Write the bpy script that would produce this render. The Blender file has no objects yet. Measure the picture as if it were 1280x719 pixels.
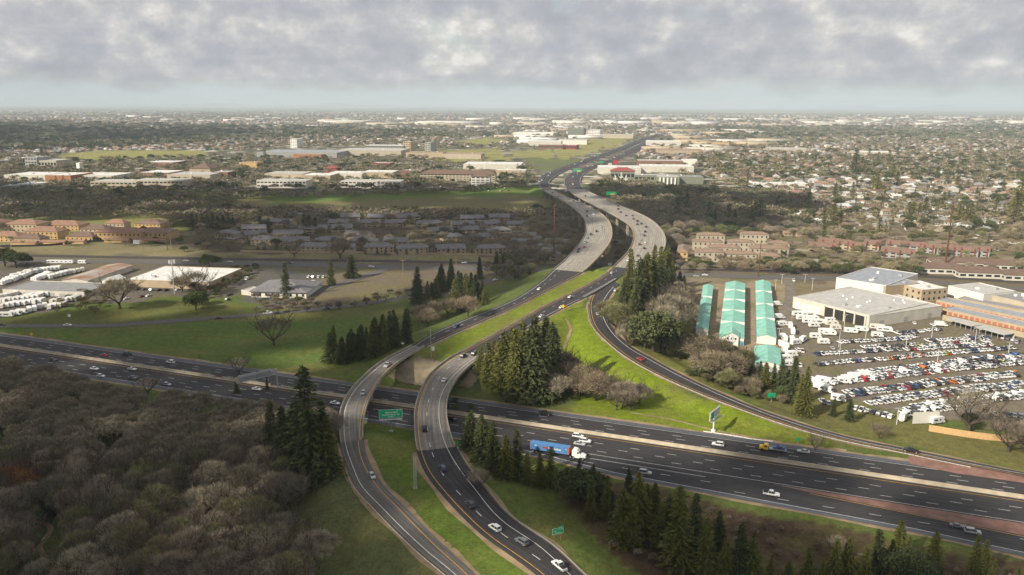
import bpy, bmesh, math, random
import numpy as np
from mathutils import Vector, Matrix
random.seed(7); rng = np.random.default_rng(7)
D = bpy.data; SC = bpy.context.scene; COL = SC.collection
R = math.radians

# ---------------------------------------------------------------- camera, sky, sun, exposure
F_PX, CAM_H = 995.0, 133.0
PITCH = math.atan(227.5 / F_PX); ROLL = R(0.22)
cam = D.objects.new('camera', D.cameras.new('camera')); COL.objects.link(cam)
cam.data.sensor_width = 36; cam.data.lens = F_PX / 1280 * 36; cam.data.clip_start = 1; cam.data.clip_end = 120000
cam.location = (0, 0, CAM_H)
cam.rotation_euler = (Matrix.Rotation(R(90) - PITCH, 3, 'X') @ Matrix.Rotation(ROLL, 3, 'Z')).to_euler()
SC.camera = cam
SUN_EL, SUN_AZ = R(33), math.atan2(-0.80, -0.60)          # azimuth measured from +Y towards +X
SUN_DIR = Vector((math.sin(SUN_AZ) * math.cos(SUN_EL), math.cos(SUN_AZ) * math.cos(SUN_EL), math.sin(SUN_EL)))
sun = D.objects.new('sun', D.lights.new('sun', 'SUN')); COL.objects.link(sun)
sun.data.energy = 5.0; sun.data.angle = R(0.53); sun.data.color = (1.0, 0.91, 0.76)
sun.rotation_euler = SUN_DIR.to_track_quat('Z', 'Y').to_euler(); sun.location = (0, 0, 500)
SC.view_settings.view_transform = 'Standard'; SC.view_settings.look = 'None'
SC.view_settings.exposure = 0.42; SC.view_settings.gamma = 1; SC.view_settings.use_curve_mapping = False
SC.render.engine = 'CYCLES'
cy = SC.cycles
cy.max_bounces = 6; cy.diffuse_bounces = 2; cy.glossy_bounces = 2; cy.transmission_bounces = 5; cy.volume_bounces = 0
cy.transparent_max_bounces = 4; cy.caustics_reflective = False; cy.caustics_refractive = False
cy.use_denoising = True; cy.sample_clamp_indirect = 3; cy.use_adaptive_sampling = True; cy.adaptive_threshold = 0.01
cy.volume_max_steps = 64

W = D.worlds.new('World'); SC.world = W; W.use_nodes = True
def build_world():
    nt = W.node_tree; N = nt.nodes; L = nt.links; N.clear()
    def n(t, **k):
        o = N.new(t)
        for a, b in k.items(): setattr(o, a, b)
        return o
    def math_(op, a, b=None, c=None, clamp=False):
        o = n('ShaderNodeMath', operation=op); o.use_clamp = clamp
        for i, v in enumerate((a, b, c)):
            if v is None: continue
            if hasattr(v, 'name'): L.new(v, o.inputs[i])
            else: o.inputs[i].default_value = v
        return o.outputs[0]
    out = n('ShaderNodeOutputWorld'); bg = n('ShaderNodeBackground'); bg.inputs[1].default_value = 0.1
    L.new(bg.outputs[0], out.inputs[0])
    sky = n('ShaderNodeTexSky', sky_type='NISHITA'); sky.sun_disc = False
    sky.sun_elevation = SUN_EL; sky.sun_rotation = SUN_AZ; sky.altitude = 100; sky.air_density = 1.2; sky.dust_density = 2.0
    tc = n('ShaderNodeTexCoord'); sp = n('ShaderNodeSeparateXYZ'); L.new(tc.outputs['Generated'], sp.inputs[0])
    z = math_('MAXIMUM', sp.outputs[2], 0.0)
    def noise(sx, sz, scale, detail, dist=0.0, off=0.0, rough=0.55):
        cb = n('ShaderNodeCombineXYZ')
        L.new(math_('MULTIPLY_ADD', sp.outputs[0], sx, off), cb.inputs[0]); L.new(math_('MULTIPLY', sp.outputs[1], sx), cb.inputs[1])
        L.new(math_('MULTIPLY', z, sz), cb.inputs[2])
        t = n('ShaderNodeTexNoise'); t.inputs['Scale'].default_value = scale; t.inputs['Detail'].default_value = detail
        t.inputs['Roughness'].default_value = rough; t.inputs['Distortion'].default_value = dist
        L.new(cb.outputs[0], t.inputs['Vector']); return t.outputs['Fac']
    big = noise(1.0, 1.7, 8.5, 8, 0.1, 3.1, 0.55); fine = noise(1.0, 1.35, 26, 9, 0.05, 9.0, 0.6); edge = noise(1.0, 1.6, 12, 7, 0.1, 5.0)
    zz_ = math_('ADD', z, 0.045); pc = n('ShaderNodeCombineXYZ'); L.new(math_('DIVIDE', sp.outputs[0], zz_), pc.inputs[0]); L.new(math_('DIVIDE', sp.outputs[1], zz_), pc.inputs[1]); pc.inputs[2].default_value = 4.2
    pn = n('ShaderNodeTexNoise'); pn.inputs['Scale'].default_value = 0.45; pn.inputs['Detail'].default_value = 7; pn.inputs['Roughness'].default_value = 0.6; L.new(pc.outputs[0], pn.inputs['Vector']); planar = pn.outputs['Fac']
    def ramp(src, pts, cols=None):
        r = n('ShaderNodeValToRGB'); L.new(src, r.inputs[0]); e = r.color_ramp.elements
        while len(e) > len(pts): e.remove(e[-1])
        while len(e) < len(pts): e.new(0.5)
        for k, (p, c) in enumerate(pts):
            e[k].position = p; e[k].color = (c if hasattr(c, '__len__') else (c, c, c)) + ((1,) if hasattr(c, '__len__') else (1,)) if hasattr(c, '__len__') else (c, c, c, 1)
        return r.outputs[0]
    mixn = math_('ADD', math_('MULTIPLY', math_('ADD', math_('MULTIPLY', big, 0.74), math_('MULTIPLY', planar, 0.26)), 0.58), math_('MULTIPLY', fine, 0.42))
    cc = ramp(mixn, [(0.37, (3.05, 3.15, 3.45)), (0.45, (3.5, 3.58, 3.9)), (0.505, (4.1, 4.1, 4.25)), (0.55, (5.0, 4.9, 4.8)), (0.60, (6.5, 6.3, 5.9))])
    band = ramp(z, [(0.0, (4.5, 5.05, 5.2)), (0.02, (4.6, 5.1, 5.2)), (0.05, (4.3, 4.8, 5.0)), (0.3, (3.0, 3.7, 4.6))])
    mlow = math_('MULTIPLY_ADD', math_('SUBTRACT', edge, 0.5), 0.055, z)
    mr = n('ShaderNodeMapRange', interpolation_type='SMOOTHSTEP'); L.new(mlow, mr.inputs[0]); mr.inputs[1].default_value = 0.012; mr.inputs[2].default_value = 0.034
    gaps = ramp(math_('ADD', math_('MULTIPLY', noise(1.0, 2.0, 8, 7, 0.3, 21.0), 0.8), math_('MULTIPLY', fine, 0.2)), [(0.27, 0.0), (0.40, 1.0)])
    m = math_('MULTIPLY', mr.outputs[0], gaps)
    # blue of the gaps: the physical sky, lifted by thin cloud
    gs = n('ShaderNodeMix', data_type='RGBA'); gs.inputs[0].default_value = 0.45
    L.new(sky.outputs[0], gs.inputs[6]); L.new(band, gs.inputs[7])
    lowmix = n('ShaderNodeMix', data_type='RGBA'); L.new(mr.outputs[0], lowmix.inputs[0]); L.new(band, lowmix.inputs[6]); L.new(gs.outputs[2], lowmix.inputs[7])
    mx = n('ShaderNodeMix', data_type='RGBA'); L.new(m, mx.inputs[0]); L.new(lowmix.outputs[2], mx.inputs[6]); L.new(cc, mx.inputs[7])
    L.new(mx.outputs[2], bg.inputs[0])
build_world()

# ---------------------------------------------------------------- photo pixel <-> world
_cr, _sr, _cp, _sp = math.cos(ROLL), math.sin(ROLL), math.cos(PITCH), math.sin(PITCH)
def at(px, py, z=0.0):
    x = (px - 640) / F_PX; y = (359.5 - py) / F_PX
    x, y = _cr * x + _sr * y, -_sr * x + _cr * y
    dy, dz = _cp + y * _sp, -_sp + y * _cp
    t = (z - CAM_H) / dz
    return np.array([x * t, dy * t, z])
def proj(X, Y, Z=0.0):
    Z = np.asarray(Z) - CAM_H
    f = np.maximum(Y * _cp - Z * _sp, 1e-3); u = Y * _sp + Z * _cp
    x = X / f; y = u / f
    return 640 + (_cr * x - _sr * y) * F_PX, 359.5 - (_sr * x + _cr * y) * F_PX
FA = at(0, 438); _fb = at(1280, 619); FD = (_fb - FA); FD /= np.linalg.norm(FD); FN = np.array([-FD[1], FD[0], 0])
FANG = math.atan2(FD[1], FD[0])
def fw(s, n, z=0.0):
    p = FA + FD * s + FN * n; return (p[0], p[1], z)
def fsn(p): q = np.array([p[0], p[1], 0]) - FA; return float(q @ FD), float(q @ FN)

# ---------------------------------------------------------------- materials
def mat(name, col, rough=0.8, var=0.15, scale=1.0, col2=None, metal=0.0, rnd=0.0, bump=0.0, obj_space=True, spec=0.3, detail=4, trans=0.0):
    if name in D.materials: return D.materials[name]
    m = D.materials.new(name); m.use_nodes = True; nt = m.node_tree; N = nt.nodes; L = nt.links
    b = N['Principled BSDF']; b.inputs['Roughness'].default_value = rough; b.inputs['Metallic'].default_value = metal
    b.inputs['Specular IOR Level'].default_value = spec
    m.diffuse_color = (*col, 1)
    c2 = col2 or tuple(c * (1 - var) for c in col); c1 = col if col2 else tuple(min(1, c * (1 + var)) for c in col)
    tc = N.new('ShaderNodeTexCoord'); no = N.new('ShaderNodeTexNoise'); no.inputs['Scale'].default_value = scale; no.inputs['Detail'].default_value = detail
    L.new(tc.outputs['Object'] if obj_space else tc.outputs['Generated'], no.inputs['Vector'])
    rp = N.new('ShaderNodeMapRange'); rp.inputs[1].default_value = 0.35; rp.inputs[2].default_value = 0.65; L.new(no.outputs['Fac'], rp.inputs[0])
    mx = N.new('ShaderNodeMix'); mx.data_type = 'RGBA'; mx.inputs[6].default_value = (*c2, 1); mx.inputs[7].default_value = (*c1, 1); L.new(rp.outputs[0], mx.inputs[0])
    src = mx.outputs[2]
    if rnd:
        oi = N.new('ShaderNodeObjectInfo'); h = N.new('ShaderNodeHueSaturation')
        a = N.new('ShaderNodeMapRange'); a.inputs[3].default_value = 1 - rnd; a.inputs[4].default_value = 1 + rnd; L.new(oi.outputs['Random'], a.inputs[0])
        q = N.new('ShaderNodeMath'); q.operation = 'MULTIPLY'; q.inputs[1].default_value = 7.31; L.new(oi.outputs['Random'], q.inputs[0])
        fr = N.new('ShaderNodeMath'); fr.operation = 'FRACT'; L.new(q.outputs[0], fr.inputs[0])
        hr = N.new('ShaderNodeMapRange'); hr.inputs[3].default_value = 0.5 - rnd * 0.07; hr.inputs[4].default_value = 0.5 + rnd * 0.07; L.new(fr.outputs[0], hr.inputs[0])
        L.new(a.outputs[0], h.inputs['Value']); L.new(hr.outputs[0], h.inputs['Hue']); L.new(src, h.inputs['Color']); src = h.outputs[0]
    L.new(src, b.inputs['Base Color'])
    if bump:
        bp = N.new('ShaderNodeBump'); bp.inputs['Strength'].default_value = 0.6; bp.inputs['Distance'].default_value = bump
        n2 = N.new('ShaderNodeTexNoise'); n2.inputs['Scale'].default_value = scale * 6; L.new(tc.outputs['Object'], n2.inputs['Vector'])
        L.new(n2.outputs['Fac'], bp.inputs['Height']); L.new(bp.outputs[0], b.inputs['Normal'])
    return m
def s2l(r, g, b, k=1.0): return tuple(k * ((c / 255) / 12.92 if c / 255 < 0.04045 else ((c / 255 + 0.055) / 1.055) ** 2.4) for c in (r, g, b))
M = {}
def road_mat(name, col, wear=0.2, seams=0.0, tint=(1, 1, 1)):
    m = mat(name, col, 0.85, 0.10, 0.35, detail=8); nt = m.node_tree; N = nt.nodes; L = nt.links; b = N['Principled BSDF']
    src = b.inputs['Base Color'].links[0].from_socket
    # streaks along the travel direction, read from the UV map (u across in metres, v along in metres)
    uv = N.new('ShaderNodeUVMap'); mp = N.new('ShaderNodeMapping'); mp.inputs['Scale'].default_value = (1.7, 0.02, 1); L.new(uv.outputs[0], mp.inputs[0])
    no = N.new('ShaderNodeTexNoise'); no.inputs['Scale'].default_value = 1; no.inputs['Detail'].default_value = 5; L.new(mp.outputs[0], no.inputs['Vector'])
    r = N.new('ShaderNodeMapRange'); r.inputs[1].default_value = 0.3; r.inputs[2].default_value = 0.7; r.inputs[3].default_value = 1 - wear; r.inputs[4].default_value = 1 + wear; L.new(no.outputs['Fac'], r.inputs[0])
    mul = N.new('ShaderNodeVectorMath'); mul.operation = 'SCALE'; L.new(src, mul.inputs[0]); L.new(r.outputs[0], mul.inputs['Scale']); src = mul.outputs[0]
    s0 = N.new('ShaderNodeSeparateXYZ'); L.new(uv.outputs[0], s0.inputs[0]); sm = N.new('ShaderNodeMath'); sm.operation = 'MULTIPLY'; sm.inputs[1].default_value = 2 * math.pi / 1.83; L.new(s0.outputs[0], sm.inputs[0])
    sn = N.new('ShaderNodeMath'); sn.operation = 'SINE'; L.new(sm.outputs[0], sn.inputs[0]); sc_ = N.new('ShaderNodeMath'); sc_.operation = 'MULTIPLY_ADD'; sc_.inputs[1].default_value = 0.13; sc_.inputs[2].default_value = 1; L.new(sn.outputs[0], sc_.inputs[0])
    m3 = N.new('ShaderNodeVectorMath'); m3.operation = 'SCALE'; L.new(src, m3.inputs[0]); L.new(sc_.outputs[0], m3.inputs['Scale']); src = m3.outputs[0]
    if seams:
        sp = N.new('ShaderNodeSeparateXYZ'); L.new(uv.outputs[0], sp.inputs[0])
        md = N.new('ShaderNodeMath'); md.operation = 'MODULO'; md.inputs[1].default_value = seams; L.new(sp.outputs[1], md.inputs[0])
        lt = N.new('ShaderNodeMath'); lt.operation = 'LESS_THAN'; lt.inputs[1].default_value = 0.35; L.new(md.outputs[0], lt.inputs[0])
        f = N.new('ShaderNodeMath'); f.operation = 'MULTIPLY_ADD'; f.inputs[1].default_value = -0.35; f.inputs[2].default_value = 1; L.new(lt.outputs[0], f.inputs[0])
        m2 = N.new('ShaderNodeVectorMath'); m2.operation = 'SCALE'; L.new(src, m2.inputs[0]); L.new(f.outputs[0], m2.inputs['Scale']); src = m2.outputs[0]
    L.new(src, b.inputs['Base Color']); return m
M['asphalt'] = road_mat('asphalt', (0.038, 0.036, 0.038), 0.34)
M['asphalt_old'] = road_mat('asphalt_old', (0.105, 0.097, 0.09), 0.28)
M['shoulder'] = road_mat('asphalt_shoulder', (0.085, 0.092, 0.11), 0.2)
M['concrete_deck'] = road_mat('concrete_deck', (0.26, 0.235, 0.20), 0.3, 33)
M['concrete_ramp'] = road_mat('concrete_ramp', (0.18, 0.165, 0.145), 0.3, 41)
M['concrete'] = mat('concrete', (0.30, 0.265, 0.215), 0.9, 0.2, 0.4, detail=8)
M['barrier'] = mat('barrier_concrete', (0.42, 0.36, 0.27), 0.9, 0.15, 0.3)
M['white_line'] = mat('white_paint', (0.62, 0.62, 0.60), 0.7, 0.2, 0.8)
M['yellow_line'] = mat('yellow_paint', (0.60, 0.33, 0.05), 0.7, 0.2, 0.8)
M['red_gore'] = mat('red_concrete', (0.21, 0.115, 0.09), 0.9, 0.22, 0.25)
M['steel'] = mat('galvanised_steel', (0.42, 0.43, 0.43), 0.5, 0.1, 2, metal=0.3)
M['rail'] = mat('guardrail_steel', (0.42, 0.40, 0.36), 0.6, 0.2, 1)
M['wood_post'] = mat('wood_post', (0.30, 0.19, 0.09), 0.9, 0.2, 2)
M['dirt'] = mat('dirt', (0.25, 0.185, 0.11), 0.95, 0.25, 0.15)
M['rust'] = mat('rust_steel', (0.12, 0.045, 0.03), 0.8, 0.2, 1)
M['green_sign'] = mat('green_sign', (0.0, 0.36, 0.17), 0.45, 0.04, 1)
M['white'] = mat('white_paint_gloss', (0.78, 0.78, 0.76), 0.5, 0.04, 1)
M['yellow'] = mat('yellow_sign', (0.75, 0.48, 0.03), 0.5, 0.05, 1)
M['black'] = mat('black_rubber', (0.02, 0.02, 0.02), 0.8, 0.2, 3)
M['glass'] = mat('dark_glass', (0.02, 0.028, 0.035), 0.12, 0.1, 1, spec=0.6)
M['red_light'] = mat('red_lens', (0.4, 0.02, 0.02), 0.3, 0.1, 1)
M['lamp_lens'] = mat('clear_lens', (0.7, 0.7, 0.68), 0.25, 0.05, 1)
M['dark'] = mat('dark_interior', (0.03, 0.028, 0.025), 0.9, 0.2, 1)  # near-black colour: painted shade of the warehouse bays, also the mesh fence

# ---------------------------------------------------------------- mesh building
class MB:
    def __init__(s): s.v = []; s.f = []; s.m = []; s.uv = None
    def add(s, v, f, m=0):
        o = len(s.v); s.v += [tuple(map(float, p)) for p in v]; s.f += [tuple(i + o for i in q) for q in f]; s.m += [m] * len(f); return s
    def box(s, x0, y0, z0, x1, y1, z1, m=0, mt=None):
        v = [(x0, y0, z0), (x1, y0, z0), (x1, y1, z0), (x0, y1, z0), (x0, y0, z1), (x1, y0, z1), (x1, y1, z1), (x0, y1, z1)]
        if mt is not None: v = [tuple(mt @ Vector(p)) for p in v]
        return s.add(v, [(3, 2, 1, 0), (4, 5, 6, 7), (0, 1, 5, 4), (1, 2, 6, 5), (2, 3, 7, 6), (3, 0, 4, 7)], m)
    def tube(s, a, b, r0, r1=None, n=8, m=0, caps=True):
        a, b = Vector(a), Vector(b); r1 = r0 if r1 is None else r1; d = (b - a).normalized()
        u = d.orthogonal().normalized(); w = d.cross(u); v = []
        for p, r in ((a, r0), (b, r1)):
            for k in range(n): t = 2 * math.pi * k / n; v.append(p + u * (r * math.cos(t)) + w * (r * math.sin(t)))
        f = [(k, (k + 1) % n, n + (k + 1) % n, n + k) for k in range(n)]
        if caps: f += [tuple(range(n - 1, -1, -1)), tuple(range(n, 2 * n))]
        return s.add(v, f, m)
    def prism(s, pts, y0, y1, m=0):      # outline in x,z extruded along y
        n = len(pts); v = [(x, y0, z) for x, z in pts] + [(x, y1, z) for x, z in pts]
        return s.add(v, [tuple(range(n)), tuple(range(2 * n - 1, n - 1, -1))] + [(k, n + k, n + (k + 1) % n, (k + 1) % n) for k in range(n)], m)
    def mesh(s, name, mats):
        me = D.meshes.new(name); me.from_pydata(s.v, [], s.f)
        for q in (mats if isinstance(mats, (list, tuple)) else [mats]): me.materials.append(q)
        if any(s.m): me.polygons.foreach_set('material_index', s.m)
        if s.uv:
            l = me.uv_layers.new(name='UVMap'); idx = np.empty(len(me.loops), dtype=np.int32); me.loops.foreach_get('vertex_index', idx)
            l.data.foreach_set('uv', np.array(s.uv, dtype=np.float32)[idx].ravel())
        me.update(); return me
    def build(s, name, mats, parent=None): return put(name, s.mesh(name, mats), parent=parent)
def put(name, me, loc=(0, 0, 0), rz=0.0, sc=1.0, parent=None):
    o = D.objects.new(name, me); COL.objects.link(o); o.location = loc; o.rotation_euler = (0, 0, rz)
    o.scale = sc if hasattr(sc, '__len__') else (sc, sc, sc)
    if parent: o.parent = parent
    return o
def tag(o, label=None, cat=None, group=None, kind=None):
    for k, v in (('label', label), ('category', cat), ('group', group), ('kind', kind)):
        if v: o[k] = v
    return o
def empty(name, loc=(0, 0, 0), rz=0.0, sc=1.0): return put(name, None, loc, rz, sc)
def smooth(me):
    me.polygons.foreach_set('use_smooth', [True] * len(me.polygons)); return me
def big_mesh(name, V, Fq, mi, mats):
    """V (n,3), Fq (m,k) int, mi (m,)"""
    me = D.meshes.new(name); k = Fq.shape[1]; me.vertices.add(len(V)); me.vertices.foreach_set('co', V.astype(np.float32).ravel())
    me.loops.add(Fq.size); me.loops.foreach_set('vertex_index', Fq.astype(np.int32).ravel())
    me.polygons.add(len(Fq)); me.polygons.foreach_set('loop_start', np.arange(0, Fq.size, k, dtype=np.int32))
    for q in (mats if isinstance(mats, (list, tuple)) else [mats]): me.materials.append(q)
    if mi is not None: me.polygons.foreach_set('material_index', mi.astype(np.int32))
    me.update(calc_edges=True); me.validate(); return me
def tri_arrays(me):
    me.calc_loop_triangles(); n = len(me.loop_triangles); t = np.empty(n * 3, dtype=np.int32); me.loop_triangles.foreach_get('vertices', t)
    p = np.empty(n, dtype=np.int32); me.loop_triangles.foreach_get('polygon_index', p); mi = np.empty(len(me.polygons), dtype=np.int32); me.polygons.foreach_get('material_index', mi)
    v = np.empty(len(me.vertices) * 3, dtype=np.float32); me.vertices.foreach_get('co', v)
    return v.reshape(-1, 3), t.reshape(-1, 3), mi[p]
def merge(name, items, mats):
    """items: (template arrays, x, y, z, rz, sx, sz, material offset)"""
    VV, FF, MI = [], [], []; o = 0
    for (v, t, mi), x, y, z, rz, sx, sz, mo in items:
        c, s_ = math.cos(rz), math.sin(rz); q = np.empty_like(v)
        q[:, 0] = (v[:, 0] * c - v[:, 1] * s_) * sx + x; q[:, 1] = (v[:, 0] * s_ + v[:, 1] * c) * sx + y; q[:, 2] = v[:, 2] * sz + z
        VV.append(q); FF.append(t + o); MI.append(mi + mo if np.isscalar(mo) else mo[mi]); o += len(v)
    return put(name, big_mesh(name, np.vstack(VV), np.vstack(FF), np.concatenate(MI), mats))

# things whose label is written at the end from what stands nearest to them
REG = []
def reg(o, look, p, cat, group):
    x, y = proj(p[0], p[1], p[2]); REG.append([o, look, float(x), float(y)]); tag(o, None, cat, group); return o
# ---------------------------------------------------------------- roads traced as left and right edges
def lerp(tab):
    xs, ys = [t[0] for t in tab], [t[1] for t in tab]; return lambda v: float(np.interp(v, xs, ys))
def spline(P, step=4.0):
    P = np.array(P); out = []
    Q = np.vstack([2 * P[0] - P[1], P, 2 * P[-1] - P[-2]])
    for i in range(len(P) - 1):
        a, b, c, d = Q[i:i + 4]; n = max(2, int(np.linalg.norm(c - b) / step))
        t0 = 0; t1 = np.linalg.norm(b - a) ** .5 + 1e-6; t2 = t1 + np.linalg.norm(c - b) ** .5 + 1e-6; t3 = t2 + np.linalg.norm(d - c) ** .5 + 1e-6
        for t in np.linspace(t1, t2, n, endpoint=False):
            A1 = (t1 - t) / (t1 - t0) * a + (t - t0) / (t1 - t0) * b; A2 = (t2 - t) / (t2 - t1) * b + (t - t1) / (t2 - t1) * c; A3 = (t3 - t) / (t3 - t2) * c + (t - t2) / (t3 - t2) * d
            B1 = (t2 - t) / (t2 - t0) * A1 + (t - t0) / (t2 - t0) * A2; B2 = (t3 - t) / (t3 - t1) * A2 + (t - t1) / (t3 - t1) * A3
            out.append((t2 - t) / (t2 - t1) * B1 + (t - t1) / (t2 - t1) * B2)
    out.append(P[-1]); return np.array(out)
class Road:
    def __init__(s, L, Rr, zt, step=4.0):
        s.zf = lerp(zt)
        Lp = spline([at(x, y, s.zf(y)) for x, y in L], step); Rp = spline([at(x, y, s.zf(y)) for x, y in Rr], step / 2)
        idx = [int(np.argmin(((Rp - p)[:, :2] ** 2).sum(1))) for p in Lp]
        idx = np.maximum.accumulate(idx).astype(float); k = 9
        idx = np.convolve(np.pad(idx, (k, k), 'edge'), np.ones(2 * k + 1) / (2 * k + 1), 'valid')
        Rq = np.array([[np.interp(i, np.arange(len(Rp)), Rp[:, c]) for c in range(3)] for i in idx])
        s.L, s.R = Lp, Rq; s.C = (Lp + Rq) / 2
        z = s.C[:, 2]; z = np.convolve(np.pad(z, (6, 6), 'edge'), np.ones(13) / 13, 'valid'); s.L[:, 2] = s.R[:, 2] = s.C[:, 2] = z
        s.w = np.linalg.norm((Rq - Lp)[:, :2], axis=1); s.hw = s.w / 2
        s.s = np.concatenate([[0], np.cumsum(np.linalg.norm(np.diff(s.C, axis=0), axis=1))])
        s.py = proj(s.C[:, 0], s.C[:, 1], s.C[:, 2])[1]
    def pt(s, d, off, side='L', dz=0.0):
        f = lambda A: np.array([np.interp(d, s.s, A[:, c]) for c in range(3)])
        l, r = f(s.L), f(s.R); u = (r - l); u /= np.linalg.norm(u) + 1e-9
        p = l + u * off if side == 'L' else r - u * off
        return (p[0], p[1], p[2] + dz)
    def s_at(s, py): return float(np.interp(-py, -s.py, s.s)) if s.py[0] > s.py[-1] else float(np.interp(py, s.py, s.s))
    def near(s, x, y):
        i = int(np.argmin((s.C[:, 0] - x) ** 2 + (s.C[:, 1] - y) ** 2)); j = min(i + 1, len(s.C) - 1); k = max(j - 2, 0)
        t = s.C[j] - s.C[k]; return s.C[i, 2], math.atan2(t[1], t[0])
def rng_s(road, a, b, step=4.0):
    n = max(2, int(abs(b - a) / step) + 1); return np.linspace(a, b, n)
def strip(mb, road, a, b, o0, o1, side='L', dz=0.0, m=0, step=4.0, skirt=0.0):
    """a sheet between offsets o0 and o1; o may be a number or 'R' (the far edge)"""
    S = rng_s(road, a, b, step); v = []; uv = []
    for d in S:
        w = float(np.interp(d, road.s, road.w))
        q0 = o0; q1 = (w - o1[1]) if isinstance(o1, tuple) else o1
        q = (q0 + q1) / 2
        for off in (q0, q, q1): v.append(road.pt(d, off, side, dz)); uv.append((off, d))
    f = []
    for i in range(len(S) - 1):
        for c in range(2):
            k = i * 3 + c; f.append((k, k + 1, k + 4, k + 3) if side == 'L' else (k + 1, k, k + 3, k + 4))
    if skirt:
        o = len(v)
        for i, d in enumerate(S):
            for c in (0, 2): x, y, z = v[i * 3 + c]; v.append((x, y, z - skirt)); uv.append(uv[i * 3 + c])
        for i in range(len(S) - 1):
            f.append((i * 3, i * 3 + 3, o + i * 2 + 2, o + i * 2)); f.append((i * 3 + 2, o + i * 2 + 1, o + i * 2 + 3, i * 3 + 5))
    if mb.uv is None: mb.uv = [(0, 0)] * len(mb.v)
    mb.uv += [(float(a_), float(b_)) for a_, b_ in uv]; mb.add(v, f, m)
def dashes(mb, road, a, b, off, side='L', dz=0.03, m=0, on=3.6, per=14.6, w=0.22, ph=0.0):
    d = a + ph
    while d + on < b: strip(mb, road, d, d + on, off - w / 2, off + w / 2, side, dz, m, 1.8); d += per
zA = [(160, 8.3), (200, 8.3), (215, 9), (235, 11), (252, 17), (270, 19), (300, 16), (336, 11), (380, 9.8), (430, 9), (470, 8.6), (530, 8.2), (560, 7.4), (640, 5.2), (719, 3.6), (800, 3.4)]
RA = Road(
    [(650, 800), (589, 745), (560, 719), (532, 696), (500, 666), (470, 636), (447, 611), (435, 584), (427, 559), (425, 532), (427, 512), (437, 492), (455, 472), (480, 452), (517, 432), (535, 420), (570, 404), (640, 375), (677, 350), (690, 338), (704, 326), (717, 312), (729, 296), (732, 284), (727, 270), (705, 252), (677, 237), (671, 227), (677, 218), (695, 210), (725, 200), (780, 180), (800, 172)],
    [(690, 800), (622, 745), (597, 719), (545, 671), (510, 636), (480, 606), (462, 576), (456, 550), (456, 530), (460, 510), (470, 487), (485, 467), (510, 447), (530, 436), (570, 417), (640, 386), (690, 360), (727, 341), (739, 331), (752, 317), (762, 303), (765, 290), (760, 275), (740, 260), (710, 247), (690, 236), (686, 227), (695, 219), (712, 211), (737, 202), (788, 182), (806, 174)], zA)
zB = [(160, 8.3), (200, 8.3), (215, 9), (235, 11), (252, 17), (270, 19), (300, 16), (336, 11), (380, 9.8), (430, 9), (470, 8.6), (530, 8.2), (560, 7.6), (640, 5.4), (719, 3.6), (800, 3.4)]
RB = Road(
    [(765, 800), (709, 750), (673, 719), (640, 694), (607, 671), (570, 636), (535, 594), (524, 569), (520, 550), (519, 532), (519, 515), (525, 492), (540, 467), (565, 447), (577, 441), (640, 406), (682, 382), (722, 362), (757, 342), (767, 332), (785, 312), (791, 295), (787, 282), (770, 270), (740, 255), (712, 240), (704, 229), (707, 219), (722, 211), (750, 202), (792, 182), (812, 172)],
    [(860, 825), (762, 745), (732, 719), (690, 679), (640, 646), (605, 606), (585, 581), (570, 556), (564, 539), (560, 517), (562, 495), (575, 472), (597, 452), (612, 441), (675, 401), (710, 382), (740, 367), (776, 345), (810, 330), (826, 318), (832, 304), (831, 294), (824, 283), (810, 272), (780, 259), (752, 247), (729, 235), (725, 224), (733, 214), (760, 204), (804, 184), (822, 173)], zB)
zC = [(300, 10.2), (345, 10.25), (385, 8.8), (430, 6.6), (470, 4.4), (520, 1.8), (560, 0.5), (600, 0.25), (700, 0.25)]
RC = Road(
    [(764, 349), (747, 360), (740, 370), (737, 385), (745, 410), (765, 430), (792, 450), (852, 480), (960, 521), (1035, 543), (1130, 562), (1280, 591), (1330, 600)],
    [(785, 346), (772, 357), (762, 370), (757, 385), (767, 410), (790, 432), (815, 446), (865, 472), (960, 512), (1060, 542), (1135, 557), (1280, 585), (1330, 594)], zC)

# ---------------------------------------------------------------- terrain: one sheet
def steps(spec):
    out = [spec[0][0]]
    for a, b, st in spec:
        n = max(1, round((b - a) / st)); out += list(np.linspace(a, b, n + 1)[1:])
    return np.array(out)
xs = steps([(0, 330, 2.6), (330, 900, 6), (900, 1800, 14), (1800, 4000, 60), (4000, 45000, 2500)]); GX = np.concatenate([-xs[:0:-1], xs])
GY = steps([(-300, 90, 15), (90, 560, 2.6), (560, 1400, 5), (1400, 2200, 14), (2200, 5000, 60), (5000, 45000, 1600)])
XX, YY = np.meshgrid(GX, GY)
def sstep(a, b, x): t = np.clip((x - a) / (b - a), 0, 1); return t * t * (3 - 2 * t)
def base_h(X, Y):
    h = 8.0 * sstep(1010, 1290, Y) - 6.0 * np.exp(-((Y - 830) / 110) ** 2) * sstep(-140, 20, X) * (1 - sstep(330, 480, X))
    b = np.sin(X / 31 + 1.3) * np.sin(Y / 27) + 0.6 * np.sin(X / 13 - Y / 17) + 0.4 * np.sin(X / 7 + Y / 9)
    amp = 0.30 + 0.9 * sstep(0, 60, -X - 40) * (1 - sstep(330, 420, Y + 0.37 * X))
    amp *= 1 - sstep(430, 520, Y)
    # low spoil mounds of the empty lots far out keep the plain from being a mirror-flat sheet
    return h + b * amp + 1.2 * np.sin(X / 400) * np.sin(Y / 530) * sstep(1500, 2500, Y)
HH = base_h(XX, YY)
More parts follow.
